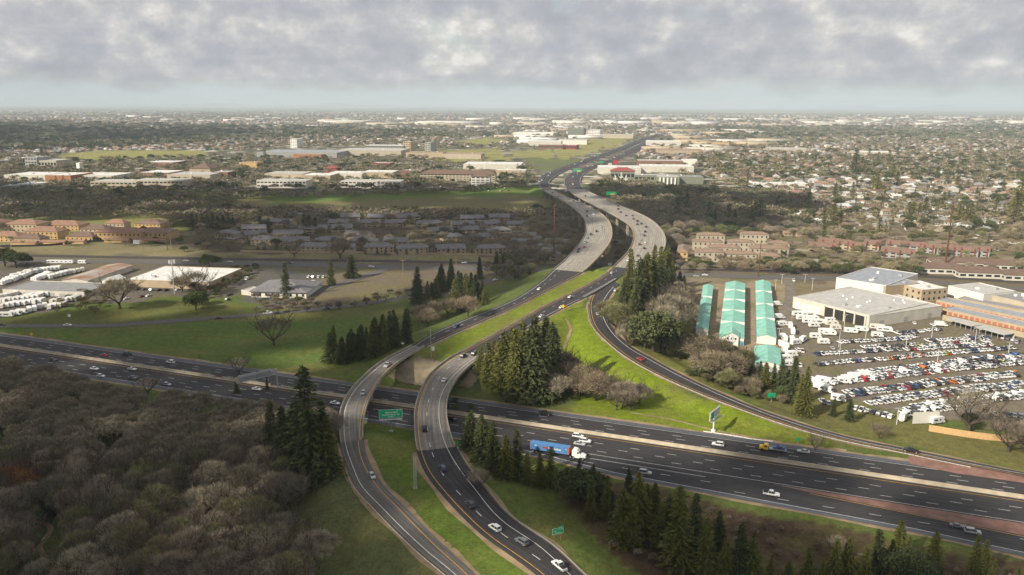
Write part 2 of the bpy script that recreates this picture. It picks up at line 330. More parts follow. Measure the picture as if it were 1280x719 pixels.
def road_field(C, hw, rad=46):
    dist = np.full(XX.shape, 1e9); zz = np.zeros(XX.shape); ww = np.zeros(XX.shape)
    for (x, y, z), w in zip(C, hw):
        i0, i1 = np.searchsorted(GX, [x - w - rad, x + w + rad]); j0, j1 = np.searchsorted(GY, [y - w - rad, y + w + rad])
        if i1 <= i0 or j1 <= j0: continue
        d = np.hypot(XX[j0:j1, i0:i1] - x, YY[j0:j1, i0:i1] - y) - w
        s_ = dist[j0:j1, i0:i1]; k = d < s_; s_[k] = d[k]; zz[j0:j1, i0:i1][k] = z; ww[j0:j1, i0:i1][k] = w
    return dist, zz
BR = {'A': [(434, 553), (237, 338)], 'B': [(443, 562), (236, 334)], 'C': []}
fields = []
for nm, rd in (('A', RA), ('B', RB), ('C', RC)):
    keep = np.array([not any(a < p < b for a, b in BR[nm]) for p in rd.py]) & (rd.C[:, 1] < 1300)
    f = road_field(rd.C[keep], rd.hw[keep]); fields.append(f)
med = spline([at(705, 348, 9.6), at(650, 378, 9.3), at(600, 408, 8.8), at(568, 430, 8.4)]); fields.append(road_field(med, np.full(len(med), 4.0)))
med = spline([at(520, 600, 5.0), at(560, 650, 4.2), at(640, 719, 3.2)]); fields.append(road_field(med, np.full(len(med), 2.0)))
for d, z in fields:
    dd = np.maximum(d - 1.5, 0); h = z - 0.28 - 0.07 * np.minimum(dd, 7) - 0.42 * np.maximum(dd - 7, 0)
    HH = np.where(d < 46, np.maximum(HH, h), HH)
for d, z in fields[:3]: HH = np.where(d < 1.2, np.minimum(HH, z - 0.25), HH)
SN_S = (XX - FA[0]) * FD[0] + (YY - FA[1]) * FD[1]; SN_N = (XX - FA[0]) * FN[0] + (YY - FA[1]) * FN[1]
S_EDGE = [(-900, -21), (170, -22), (270, -20), (325, -27), (359, -33.4), (414, -36), (463, -38.4), (489, -42), (560, -48), (1200, -70)]
sed = np.interp(SN_S, [a for a, b in S_EDGE], [b for a, b in S_EDGE])
N_EDGE = 18.9
out_d = np.maximum(SN_N - N_EDGE, sed - SN_N)       # metres outside the pavement
inf = out_d < 3.0
HH = np.where(inf, -0.12, HH); HH = np.where((out_d >= 3) & (out_d < 400), np.minimum(HH, np.maximum(-0.1 + (out_d - 3) * 0.55, -0.1)), HH)
def gh(x, y):
    x = float(x); y = float(y); i = min(max(int(np.searchsorted(GX, x)) - 1, 0), len(GX) - 2); j = min(max(int(np.searchsorted(GY, y)) - 1, 0), len(GY) - 2)
    u = (x - GX[i]) / (GX[i + 1] - GX[i]); v = (y - GY[j]) / (GY[j + 1] - GY[j])
    return float((HH[j, i] * (1 - u) + HH[j, i + 1] * u) * (1 - v) + (HH[j + 1, i] * (1 - u) + HH[j + 1, i + 1] * u) * v)
def hit(px, py, dz=0.0):
    z = 0.0
    for _ in range(12):
        p = at(px, py, z); z2 = gh(p[0], p[1]) + dz; z = z + 0.7 * (z2 - z)
    p = at(px, py, z); return np.array([p[0], p[1], gh(p[0], p[1])])

# ground colours by place (linear albedo), class 'urban' gets the mosaic of yards, roofs and streets in the shader
PX, PY = proj(XX, YY, HH); PX = np.where(YY > 40, PX, 640); PY = np.where(YY > 40, PY, 5000)
WX = PX + 5 * np.sin(XX / 11 + YY / 17) * np.sin(YY / 9) + 3 * np.sin(XX / 4.3) ; WY = PY + np.clip((PY - 133) / 90, 0, 2.2) * (np.sin(XX / 8 + 1) + np.sin(YY / 6.3 + XX / 15))
def inside(poly):
    PX, PY = WX, WY
    r = np.zeros(PX.shape, bool); n = len(poly)
    for i in range(n):
        x0, y0 = poly[i]; x1, y1 = poly[(i + 1) % n]
        if y0 == y1: continue
        c = ((y0 > PY) != (y1 > PY)) & (PX < (x1 - x0) * (PY - y0) / (y1 - y0) + x0); r ^= c
    return r
COLR = np.zeros(XX.shape + (4,)); COLR[..., :3] = (0.085, 0.115, 0.028)
def paint(poly, col, urban=0.0):
    k = inside(poly); COLR[k, :3] = col; COLR[k, 3] = urban
LUSH = (0.137, 0.188, 0.012); OLIVE = (0.135, 0.125, 0.045); DRY = (0.20, 0.155, 0.085); BROWN = (0.12, 0.085, 0.055); WOODF = (0.08, 0.115, 0.03); TAN = (0.30, 0.23, 0.15)
YG = (0.26, 0.25, 0.085)
paint([(-4000, 0), (5000, 0), (5000, 240), (-4000, 240)], (0.13, 0.12, 0.09), 1.0)
paint([(-9000, 100), (9000, 100), (9000, 142), (-9000, 146)], (0.16, 0.14, 0.10), 0.15)
paint([(640, 136), (1400, 133), (1400, 139.5), (700, 143)], (0.15, 0.16, 0.08), 0.1)
for p in ([(75, 197), (120, 192), (250, 191), (265, 199), (130, 204), (70, 204)], [(480, 192), (620, 186), (640, 200), (560, 203)], [(690, 187), (735, 172), (790, 170), (770, 183), (700, 200)],
          [(640, 188), (690, 187), (690, 199), (640, 197)], [(560, 178), (610, 172), (640, 176), (600, 183)], [(1010, 180), (1065, 177), (1070, 184), (1010, 186)], [(880, 176), (960, 170), (960, 176), (900, 182)]): paint(p, YG, 0.0)
paint([(655, 196), (700, 199), (735, 199), (700, 213), (665, 213)], (0.11, 0.135, 0.05))
paint([(-400, 240), (1700, 240), (1700, 330), (-400, 330)], (0.11, 0.09, 0.055), 0.25)
paint([(880, 240), (1700, 240), (1700, 330), (850, 330)], (0.17, 0.135, 0.085), 0.45)
paint([(-300, 232), (300, 244), (600, 236), (672, 230), (700, 262), (-300, 275)], (0.075, 0.085, 0.032))
paint([(270, 262), (300, 252), (560, 243), (672, 236), (690, 252), (680, 266), (500, 262), (300, 272)], (0.15, 0.135, 0.06))
paint([(330, 250), (560, 240), (672, 229), (688, 244), (560, 247), (340, 257)], (0.095, 0.15, 0.03))
paint([(730, 233), (770, 243), (960, 255), (960, 240), (780, 225), (735, 228)], (0.09, 0.13, 0.035))
paint([(0, 275), (215, 270), (250, 290), (0, 312)], (0.20, 0.20, 0.07))
paint([(-300, 306), (640, 314), (690, 322), (640, 345), (-300, 338)], (0.20, 0.175, 0.095))
paint([(-300, 318), (640, 329), (640, 342), (-300, 338)], (0.13, 0.11, 0.085))
paint([(240, 262), (700, 266), (700, 318), (250, 318)], (0.085, 0.068, 0.05), 0.0)
paint([(-300, 336), (150, 332), (300, 340), (300, 372), (100, 384), (50, 397), (-300, 412)], (0.12, 0.105, 0.09))
paint([(300, 340), (400, 340), (470, 345), (380, 378), (300, 380)], (0.10, 0.095, 0.088))
paint([(440, 336), (560, 332), (640, 345), (560, 372), (500, 368), (420, 384), (330, 392), (350, 372)], (0.14, 0.115, 0.08))
paint([(-300, 408), (100, 398), (250, 378), (330, 394), (500, 370), (520, 400), (400, 470), (-300, 420)], (0.105, 0.12, 0.035))
paint([(-300, 418), (200, 410), (410, 400), (520, 402), (470, 452), (300, 462), (-300, 424)], (0.085, 0.125, 0.028))
paint([(-500, 430), (330, 480), (430, 520), (415, 640), (380, 900), (-900, 900)], WOODF)
paint([(180, 490), (215, 500), (200, 530), (150, 560), (160, 510)], (0.06, 0.11, 0.02))
paint([(380, 610), (440, 590), (560, 719), (560, 860), (350, 860), (350, 690)], (0.095, 0.105, 0.04))
paint([(460, 533), (522, 545), (530, 600), (700, 745), (600, 745), (520, 640), (470, 560)], (0.085, 0.125, 0.02))
paint([(560, 555), (660, 570), (900, 625), (1280, 692), (1500, 730), (1500, 900), (760, 900), (600, 590)], (0.095, 0.125, 0.03))
paint([(690, 600), (760, 600), (1000, 650), (1280, 700), (1400, 760), (1280, 860), (860, 760), (720, 650)], (0.075, 0.05, 0.032))
paint([(690, 395), (757, 372), (735, 390), (760, 430), (860, 487), (1000, 535), (1050, 556), (880, 540), (720, 512), (700, 470)], LUSH)
paint([(560, 480), (640, 440), (720, 470), (720, 512), (650, 505), (600, 497)], (0.10, 0.125, 0.035))
paint([(510, 437), (735, 336), (790, 335), (700, 395), (560, 450)], (0.155, 0.20, 0.02))
paint([(757, 385), (790, 360), (900, 360), (910, 440), (1000, 480), (1140, 540), (1280, 575), (1400, 600), (1400, 590), (1280, 581), (1050, 538), (870, 472), (770, 415)], (0.155, 0.165, 0.04))
paint([(850, 340), (1400, 350), (1400, 420), (1000, 420), (990, 440), (930, 445), (870, 430), (862, 360)], (0.20, 0.165, 0.11))
paint([(868, 356), (985, 346), (1000, 420), (985, 470), (935, 468), (880, 435)], (0.27, 0.215, 0.145))
paint([(985, 378), (1400, 395), (1400, 540), (1280, 532), (1150, 518), (1010, 490), (985, 455)], (0.155, 0.132, 0.105))
paint([(1010, 492), (1150, 522), (1280, 545), (1400, 560), (1400, 600), (1280, 583), (1120, 552), (980, 515), (950, 498)], (0.125, 0.12, 0.04))
paint([(840, 326), (1400, 334), (1400, 356), (850, 346)], (0.13, 0.105, 0.075))
COLR = COLR
def ground_mat():
    m = D.materials.new('ground_cover'); m.use_nodes = True; N = m.node_tree.nodes; L = m.node_tree.links; b = N['Principled BSDF']
    b.inputs['Roughness'].default_value = 1; b.inputs['Specular IOR Level'].default_value = 0.1
    at_ = N.new('ShaderNodeAttribute'); at_.attribute_name = 'Col'; geo = N.new('ShaderNodeNewGeometry')
    def noise(scale, detail=4, rough=0.6):
        t = N.new('ShaderNodeTexNoise'); t.inputs['Scale'].default_value = scale; t.inputs['Detail'].default_value = detail; t.inputs['Roughness'].default_value = rough; L.new(geo.outputs['Position'], t.inputs['Vector']); return t.outputs['Fac']
    def mr(src, a, b_, c, d): r = N.new('ShaderNodeMapRange'); L.new(src, r.inputs[0]); r.inputs[1].default_value = a; r.inputs[2].default_value = b_; r.inputs[3].default_value = c; r.inputs[4].default_value = d; return r.outputs[0]
    def mix(f, a, c, mode='MIX'):
        x = N.new('ShaderNodeMix'); x.data_type = 'RGBA'; x.blend_type = mode
        if hasattr(f, 'name'): L.new(f, x.inputs[0])
        else: x.inputs[0].default_value = f
        for i, q in ((6, a), (7, c)):
            if hasattr(q, 'name'): L.new(q, x.inputs[i])
            else: x.inputs[i].default_value = (*q, 1)
        return x.outputs[2]
    col = at_.outputs['Color']
    # grass: dry and bare patches, tufts
    col = mix(mr(noise(0.035, 6), 0.47, 0.64, 0, 0.6), col, (0.15, 0.138, 0.042))
    col = mix(mr(noise(0.011, 5), 0.48, 0.60, 0, 0.6), col, mix(1.0, col, (0.82, 0.80, 0.85), 'MULTIPLY'))
    col = mix(mr(noise(0.22, 6, 0.7), 0.52, 0.70, 0, 0.45), col, (0.13, 0.105, 0.05))
    g = N.new('ShaderNodeVectorMath'); g.operation = 'SCALE'; L.new(col, g.inputs[0]); L.new(mr(noise(1.1, 8, 0.75), 0.3, 0.7, 0.6, 1.4), g.inputs['Scale'])
    g2 = N.new('ShaderNodeVectorMath'); g2.operation = 'SCALE'; L.new(g.outputs[0], g2.inputs[0]); L.new(mr(noise(0.30, 7, 0.7), 0.3, 0.7, 0.72, 1.28), g2.inputs['Scale']); col = g2.outputs[0]
    # built-up plain: parcels of roofs, yards, tarmac and dark green trees
    vo = N.new('ShaderNodeTexVoronoi'); vo.inputs['Scale'].default_value = 0.045; vo.inputs['Randomness'].default_value = 0.9; L.new(geo.outputs['Position'], vo.inputs['Vector'])
    sp = N.new('ShaderNodeSeparateColor'); L.new(vo.outputs['Color'], sp.inputs[0])
    rp = N.new('ShaderNodeValToRGB'); rp.color_ramp.interpolation = 'CONSTANT'; e = rp.color_ramp.elements
    pal = [(0, (0.045, 0.06, 0.03)), (0.28, (0.10, 0.085, 0.065)), (0.45, (0.075, 0.072, 0.07)), (0.58, (0.20, 0.16, 0.12)), (0.70, (0.33, 0.28, 0.22)), (0.80, (0.12, 0.13, 0.05)), (0.92, (0.5, 0.47, 0.42))]
    while len(e) < len(pal): e.new(0.5)
    for k, (p, c) in enumerate(pal): e[k].position = p; e[k].color = (*c, 1)
    L.new(sp.outputs[0], rp.inputs[0])
    u = N.new('ShaderNodeMath'); u.operation = 'MULTIPLY'; u.inputs[1].default_value = 0.75; L.new(at_.outputs['Alpha'], u.inputs[0])
    big = mr(noise(0.0011, 5), 0.35, 0.65, 0.6, 1.5); s2 = N.new('ShaderNodeVectorMath'); s2.operation = 'SCALE'; L.new(rp.outputs[0], s2.inputs[0]); L.new(big, s2.inputs['Scale'])
    col = mix(u.outputs[0], col, s2.outputs[0])
    # farmland strips at the horizon: a few hundred metres wide, kilometres long
    mp = N.new('ShaderNodeMapping'); mp.inputs['Scale'].default_value = (0.00025, 0.0011, 1); L.new(geo.outputs['Position'], mp.inputs[0])
    fn = N.new('ShaderNodeTexNoise'); fn.inputs['Scale'].default_value = 1; fn.inputs['Detail'].default_value = 3; L.new(mp.outputs[0], fn.inputs['Vector'])
    sy = N.new('ShaderNodeSeparateXYZ'); L.new(geo.outputs['Position'], sy.inputs[0])
    far = mr(sy.outputs[1], 10000, 13500, 0, 1)
    fr = N.new('ShaderNodeValToRGB'); e = fr.color_ramp.elements; e[0].position = 0.38; e[0].color = (0.05, 0.055, 0.05, 1); e[1].position = 0.62; e[1].color = (0.30, 0.25, 0.15, 1); q = e.new(0.5); q.color = (0.15, 0.15, 0.09, 1)
    L.new(fn.outputs['Fac'], fr.inputs[0]); col = mix(far, col, fr.outputs[0])
    L.new(col, b.inputs['Base Color'])
    bp = N.new('ShaderNodeBump'); bp.inputs['Distance'].default_value = 0.25; bp.inputs['Strength'].default_value = 0.5; L.new(noise(0.9, 8, 0.7), bp.inputs['Height']); L.new(bp.outputs[0], b.inputs['Normal'])
    return m
ny, nx = XX.shape; V = np.stack([XX, YY, HH], -1).reshape(-1, 3)
I = np.arange(ny * nx).reshape(ny, nx); Q = np.stack([I[:-1, :-1], I[:-1, 1:], I[1:, 1:], I[1:, :-1]], -1).reshape(-1, 4)
gme = big_mesh('ground', V, Q, None, [ground_mat()]); a_ = gme.color_attributes.new('Col', 'FLOAT_COLOR', 'POINT'); a_.data.foreach_set('color', COLR.astype(np.float32).ravel()); smooth(gme)
tag(put('ground', gme), kind='structure')

# ---------------------------------------------------------------- freeway
def fstrip(mb, n0, n1, s0=-900, s1=1200, z=0.0, m=0, seg=40):
    S = np.arange(s0, s1 + .1, seg) if s1 - s0 > seg else np.array([s0, s1])
    f0 = n0 if callable(n0) else (lambda s: n0); f1 = n1 if callable(n1) else (lambda s: n1)
    v = []; 
    if mb.uv is None: mb.uv = []
    for s in S:
        for f in (f0, f1): v.append(fw(s, f(s), z)); mb.uv.append((float(f(s)), float(s)))
    mb.add(v, [(2 * i, 2 * i + 2, 2 * i + 3, 2 * i + 1) for i in range(len(S) - 1)], m)
se = lambda s: float(np.interp(s, [a for a, b in S_EDGE], [b for a, b in S_EDGE]))
mb = MB(); fstrip(mb, se, N_EDGE, seg=20, z=0.02); tag(mb.build('freeway', [M['asphalt']]), kind='structure')
mb = MB(); fstrip(mb, lambda s: se(s) , lambda s: se(s) + 2.6, z=0.03, seg=20); fstrip(mb, N_EDGE - 2.9, N_EDGE, z=0.03); fstrip(mb, lambda s: -21.3, lambda s: -18.8, -900, 300, 0.034)
tag(mb.build('freeway_shoulder', [M['shoulder']]), kind='structure')
mb = MB(); mb.uv = []
def fline(n, s0=-900, s1=1200, m=0, w=0.2, dash=None, ph=0):
    if dash is None: fstrip(mb, n - w / 2, n + w / 2, s0, s1, 0.045, m, 60)
    else:
        s = s0 + ph
        while s < s1: fstrip(mb, n - w / 2, n + w / 2, s, s + 3.7, 0.045, m, 60); s += 14.6
for n, ph in ((5.0, 2), (8.3, 6), (11.5, 4)): fline(n, dash=1, ph=ph)
for n, ph in ((-7.4, 5), (-11.1, 1), (-14.8, 8)): fline(n, dash=1, ph=ph)
fline(15.2); fline(2.2, m=1); fline(-2.0, m=1); fline(-18.4, s1=332); fline(-18.4, 332); fline(-22.3, 332, 428); fline(-30.5, 400, 1200, dash=1, ph=3); fline(-26, 300, 400, dash=1, ph=3)
fstrip(mb, lambda s: se(s) + 2.5, lambda s: se(s) + 2.7, 300, 1200, 0.047, 0, 20)
fstrip(mb, lambda s: -22.4 - max(0, s - 428) * 0.10, lambda s: -22.2 - max(0, s - 428) * 0.10, 428, 600, 0.047, 1, 20)
tag(mb.build('lane_markings', [M['white_line'], M['yellow_line']]), kind='structure')
mb = MB(); mb.uv = []
mb.uv = None; mb.add([fw(415, -19.4, .05), fw(600, -19.4, .05), fw(600, -34, .05), fw(500, -28.5, .05), fw(460, -25.0, .05), fw(425, -20.8, .05)], [(5, 4, 3, 2, 1, 0)])
tag(mb.build('red_gore_paving', [M['red_gore']]), kind='structure')
mb = MB(); P = [at(1137, 566, 0.3), at(1150, 564, .34), at(1282, 591.5, 0.3), at(1330, 601, .3), at(1330, 607, .1), at(1280, 598.5, .1), at(1200, 588, .1), at(1139, 576, .1)]; mb.add(P, [tuple(range(len(P)))[::-1]])
tag(mb.build('red_gore_paving', [M['red_gore']]), kind='structure')
def frame_fw(s, n): return Matrix.Translation(fw(s, n)) @ Matrix.Rotation(FANG, 4, 'Z')
def barrier(s0, s1, label):
    b = MB(); prof = [(-0.75, 0.05), (-0.75, 0.12), (-0.4, 0.2), (-0.33, 0.5), (-0.2, 1.25), (0.2, 1.25), (0.33, 0.5), (0.4, 0.2), (0.75, 0.12), (0.75, 0.05)]
    v = []; n = len(prof)
    for s in (s0, s1):
        for y, z in prof: v.append(fw(s, y * 1.0 + 0.9, z))
    f = [(k, n + k, n + (k + 1) % n, (k + 1) % n) for k in range(n)] + [tuple(range(n)), tuple(range(2 * n - 1, n - 1, -1))]
    b.add(v, f); tag(b.build('median_barrier', [M['barrier']]), label, 'barrier', 'concrete barriers along the freeway median')
sg = lambda px, py: fsn(at(px, py))[0]
barrier(-900, sg(268, 476), 'long tan concrete median barrier of the freeway left of the gap by the sign gantry')
barrier(sg(278, 477), sg(340, 485), 'short tan concrete median barrier piece beneath the overhead sign gantry')
barrier(sg(352, 487), 1200, 'long tan concrete median barrier running right from the sign gantry under both bridges')
mb = MB(); fstrip(mb, -0.2, 2.0, z=0.04); tag(mb.build('median_strip', [M['concrete']]), kind='structure')

# ---------------------------------------------------------------- ramps, bridges, viaducts
def s_py(rd, py): return rd.s_at(py)
def pave(name, rd, a, b, m, skirt=0.5, dz=0.0, **k):
    q = MB(); strip(q, rd, a, b, 0.0, ('R', 0.0), dz=dz, skirt=skirt); return tag(q.build(name, [m]), kind='structure')
def marks(rd, a, b, left, lanes, rightm, name='lane_markings', dz=0.05):
    yl = 0 if rd is RA else 1
    q = MB(); strip(q, rd, a, b, left - .1, left + .1, 'L', dz, yl); strip(q, rd, a, b, rightm - .1, rightm + .1, 'R', dz, 1 - yl)
    for o, ph in lanes: dashes(q, rd, a, b, o, 'L' if o > 0 else 'R', dz, 0, ph=ph) if o > 0 else dashes(q, rd, a, b, -o, 'R', dz, 0, ph=ph)
    return tag(q.build(name, [M['white_line'], M['yellow_line']]), kind='structure')
def bridge(name, label, rd, a, b, surf, wall=0.9, piers=(), pier_kind='column', depth=1.9, lanes=(), left=2.0, right=2.5, cat='bridge', yl='R', concrete=None):
    conc = concrete or M['concrete']
    t = empty(name, tuple(rd.pt((a + b) / 2, 0, 'L', -rd.pt((a + b) / 2, 0)[2]))); tag(t, label, cat)
    org = Vector(t.location)
    def fin(q, nm, mats): o = q.build(nm, mats, t); o.location = -org; return o
    q = MB(); strip(q, rd, a, b, 0.45, ('R', 0.45)); fin(q, 'deck_surface', [surf])
    # girder: closed section under the deck
    S = rng_s(rd, a, b); v = []
    for d in S:
        w = float(np.interp(d, rd.s, rd.w))
        for off, z in ((0.0, -0.05), (w, -0.05), (w, -0.45), (w - 1.6, -0.6), (w - 2.6, -depth), (2.6, -depth), (1.6, -0.6), (0, -0.45)): v.append(rd.pt(d, off, 'L', z))
    n = 8; f = []
    for i in range(len(S) - 1):
        for k in range(n): f.append((i * n + k, i * n + (k + 1) % n, (i + 1) * n + (k + 1) % n, (i + 1) * n + k))
    f += [tuple(range(n)), tuple(range(len(S) * n - 1, (len(S) - 1) * n - 1, -1))]
    q = MB().add(v, f); fin(q, 'girder', [conc])
    for side in ('L', 'R'):
        v = []
        for d in S:
            for off, z in ((0.0, -0.04), (0.5, -0.04), (0.42, wall), (0.08, wall)): v.append(rd.pt(d, off, side, z))
        f = []
        for i in range(len(S) - 1):
            for k in range(4): f.append((i * 4 + k, i * 4 + (k + 1) % 4, (i + 1) * 4 + (k + 1) % 4, (i + 1) * 4 + k))
        f += [(0, 1, 2, 3), tuple(range(len(S) * 4 - 1, (len(S) - 1) * 4 - 1, -1))]
        fin(MB().add(v, f), 'parapet', [conc])
    q = MB(); q.uv = []
    e = 0.05
    if yl == 'L': strip(q, rd, a, b, left - .12, left + .12, 'L', e, 1); strip(q, rd, a, b, right - .1, right + .1, 'R', e, 0)
    else: strip(q, rd, a, b, left - .1, left + .1, 'L', e, 0); strip(q, rd, a, b, right - .12, right + .12, 'R', e, 1)
    for o, ph in lanes: dashes(q, rd, a, b, o, 'L', e, 0, ph=ph)
    fin(q, 'lane_marking', [M['white_line'], M['yellow_line']])
    for d in piers:
        w = float(np.interp(d, rd.s, rd.w)); l = Vector(rd.pt(d, 0)); r = Vector(rd.pt(d, w)); u = (r - l).normalized(); al = Vector((-u.y, u.x, 0)); z1 = l.z - depth + 0.05
        if pier_kind == 'wall': spots = [(w / 2, w * 0.22)]
        else: spots = [(w * 0.5, w * .10)] if w < 16 else [(w * 0.3, 1.5), (w * 0.7, 1.5)]
        for off, hw in spots:
            c = l + u * off; g = gh(c.x, c.y) - 0.6; q = MB()
            top = hw * 1.5 if pier_kind != 'wall' else hw
            for (za, zb, ha, hb) in ((g, z1 - 2.6, hw, hw), (z1 - 2.6, z1, hw, top)):
                vv = []
                for z_, h_ in ((za, ha), (zb, hb)):
                    for sx, sy in ((-1, -.6), (-.7, -1), (.7, -1), (1, -.6), (1, .6), (.7, 1), (-.7, 1), (-1, .6)):
                        p = c + u * (sx * h_) + al * (sy * 0.9); vv.append((p.x, p.y, z_))
                q.add(vv, [(k, (k + 1) % 8, 8 + (k + 1) % 8, 8 + k) for k in range(8)] + [tuple(range(7, -1, -1)), tuple(range(8, 16))])
            fin(q, 'pier', [conc])
    return t
a0, a1, a2, a3 = s_py(RA, 553), s_py(RA, 434), s_py(RA, 338), s_py(RA, 237)
b0, b1, b2, b3 = s_py(RB, 562), s_py(RB, 443), s_py(RB, 334), s_py(RB, 236)
sN = lambda rd, n: float(rd.s[int(np.argmin([abs(fsn(p)[1] - n) + (0 if 400 < y < 620 else 99) for p, y in zip(rd.C, rd.py)]))])
pave('ramp_road', RA, 0, a0, M['asphalt_old']); pave('ramp_road', RA, a1, a2, M['asphalt']); pave('highway_road', RA, a3, RA.s[-1], M['asphalt'])
pave('ramp_road', RB, 0, b0, M['asphalt']); pave('ramp_road', RB, b1, b2, M['asphalt']); pave('highway_road', RB, b3, RB.s[-1], M['asphalt'])
pave('exit_ramp_road', RC, 0, RC.s[-1], M['asphalt'], dz=0.02)
marks(RA, 0, a0, 2.0, [], 2.2); marks(RA, a1, a2, 1.8, [(5.6, 0)], 1.5)
marks(RB, 0, b0, 1.6, [(5.3, 3)], 3.4); marks(RB, b1, s_py(RB, 372), 1.4, [(5.1, 3)], 1.3)
q = MB(); q.uv = []
for rd, a, b in ((RA, a3, RA.s[-1]), (RB, b3, RB.s[-1])):
    strip(q, rd, a, b, 0.9, 1.2, 'L', .05, 0); strip(q, rd, a, b, 0.9, 1.2, 'R', .05, 0)
    for o in (4.8, 8.6, 12.4): dashes(q, rd, a, b, o, 'L', .05, 0, w=0.3)
tag(q.build('lane_markings', [M['white_line'], M['yellow_line']]), kind='structure')
q = MB(); q.uv = []; strip(q, RC, 14, RC.s[-1], 0.9, 1.15, 'L', .06, 1); strip(q, RC, 14, RC.s[-1], 2.3, 2.55, 'R', .06, 0)
tag(q.build('lane_markings', [M['white_line'], M['yellow_line']]), kind='structure')
q = MB(); q.uv = []   # gore stripes where the exit ramp leaves the highway
sg0 = s_py(RB, 372)
strip(q, RB, sg0, b2, 1.4, 1.6, 'L', .05, 1); dashes(q, RB, sg0, b2, 5.1, 'L', .05, 0, ph=2)
for o in (10.2, 11.4): strip(q, RB, sg0 + 6, s_py(RB, 346), o, o + .25, 'L', .05, 0)
tag(q.build('lane_markings', [M['white_line'], M['yellow_line']]), kind='structure')
bridge('ramp_bridge', 'narrow curved concrete ramp bridge crossing the freeway, left of its twin', RA, a0, a1, M['concrete_ramp'], piers=(sN(RA, 0.9), ), pier_kind='wall', left=2.0, right=1.4)
bridge('ramp_bridge', 'wider curved two-lane concrete ramp bridge crossing the freeway, right of the green sign', RB, b0, b1, M['concrete_ramp'], piers=(sN(RB, 0.9), ), pier_kind='wall', left=1.6, right=3.4, lanes=[(5.3, 2)], yl='L')
pa = [a2 + k * (a3 - a2) / 13 for k in range(1, 13)]; pb = [b2 + k * (b3 - b2) / 13 for k in range(1, 13)]
bridge('highway_viaduct', 'long pale concrete viaduct curving back towards the town, the left one of the pair', RA, a2, a3, M['concrete_deck'], piers=pa, depth=2.6, lanes=[(5, 1), (8.7, 3), (12.4, 6)], left=1.4, right=1.4, cat='viaduct')
bridge('highway_viaduct', 'long pale concrete viaduct curving back towards the town, the right one of the pair', RB, b2, b3, M['concrete_deck'], piers=pb, depth=2.6, lanes=[(5, 1), (8.7, 3), (12.4, 6)], left=1.4, right=1.4, cat='viaduct', yl='L')
# sloped concrete paving under the bridge ends
def apron(rd, sa, w, toward, label):
    l = Vector(rd.pt(sa, -1.5)); r = Vector(rd.pt(sa, w + 1.5)); u = (r - l).normalized(); al = Vector((-u.y, u.x, 0)) * toward; v = []; f = []
    NI, NJ = 10, 12
    for i in range(NI + 1):
        for j in range(NJ + 1):
            p = l.lerp(r, i / NI) + al * (j * 1.5); v.append((p.x, p.y, min(gh(p.x, p.y) + 0.12, l.z - 2.1)))
    for i in range(NI):
        for j in range(NJ): k = i * (NJ + 1) + j; f.append((k, k + 1, k + NJ + 2, k + NJ + 1) if toward < 0 else (k, k + NJ + 1, k + NJ + 2, k + 1))
    tag(MB().add(v, f).build('slope_paving', [M['concrete']]), kind='structure')
def drape(name, poly, m, dz=0.3, st=1.2):
    W_ = [hit(*q) for q in poly]; X = np.arange(min(q[0] for q in W_), max(q[0] for q in W_), st); Y = np.arange(min(q[1] for q in W_), max(q[1] for q in W_), st); pw = [(q[0], q[1]) for q in W_]; idx = {}; v = []; f = []
    def pin(x, y):
        r = False
        for i in range(len(pw)):
            (x0, y0), (x1, y1) = pw[i], pw[(i + 1) % len(pw)]
            if (y0 > y) != (y1 > y) and x < (x1 - x0) * (y - y0) / (y1 - y0) + x0: r = not r
        return r
    def vid(i, j):
        if (i, j) not in idx: idx[(i, j)] = len(v); v.append((X[i], Y[j], gh(X[i], Y[j]) + dz))
        return idx[(i, j)]
    for i in range(len(X) - 1):
        for j in range(len(Y) - 1):
            if pin(X[i] + st / 2, Y[j] + st / 2): f.append((vid(i, j), vid(i + 1, j), vid(i + 1, j + 1), vid(i, j + 1)))
    return tag(MB().add(v, f).build(name, [m]), kind='structure')
SPM = mat('stained_concrete', (.21, .175, .115), .95, .3, .15, detail=8)
drape('slope_paving', [(486, 473), (506, 453), (520, 447), (545, 452), (556, 456), (540, 472), (528, 484), (505, 480)], SPM)
drape('slope_paving', [(574, 484), (588, 464), (600, 457), (602, 468), (590, 486)], SPM)

# ---------------------------------------------------------------- surface streets laid on the terrain
def ground_ribbon(name, pts, w, m, dz=0.16, marks_=None, kind='structure'):
    C = spline([hit(x, y) for x, y in pts], 5); v = []; uv = []; s = 0; Z = []
    for i, p in enumerate(C):
        t = C[min(i + 1, len(C) - 1)] - C[max(i - 1, 0)]; t = t / np.linalg.norm(t[:2]); nrm = np.array([t[1], -t[0]])
        if i: s += np.linalg.norm(C[i] - C[i - 1])
        for o in (-w / 2, 0, w / 2): x, y = p[0] + nrm[0] * o, p[1] + nrm[1] * o; v.append((x, y, gh(x, y) + dz)); uv.append((o, s))
    q = MB(); q.uv = uv; n = len(C); q.add(v, [(i * 3 + c + 1, i * 3 + c, i * 3 + c + 3, i * 3 + c + 4)[::-1] for i in range(n - 1) for c in range(2)])
    o = q.build(name, [m]); tag(o, kind=kind); o.data.update()
    return C
def flip_up(o):
    bm = bmesh.new(); bm.from_mesh(o.data); bmesh.ops.recalc_face_normals(bm, faces=bm.faces); bm.to_mesh(o.data); bm.free()
CD = ground_ribbon('frontage_road', [(-80, 415), (0, 412.5), (100, 411.5), (200, 406), (320, 396), (420, 386), (507, 373), (560, 364), (605, 353), (640, 346)], 9, M['asphalt_old'])
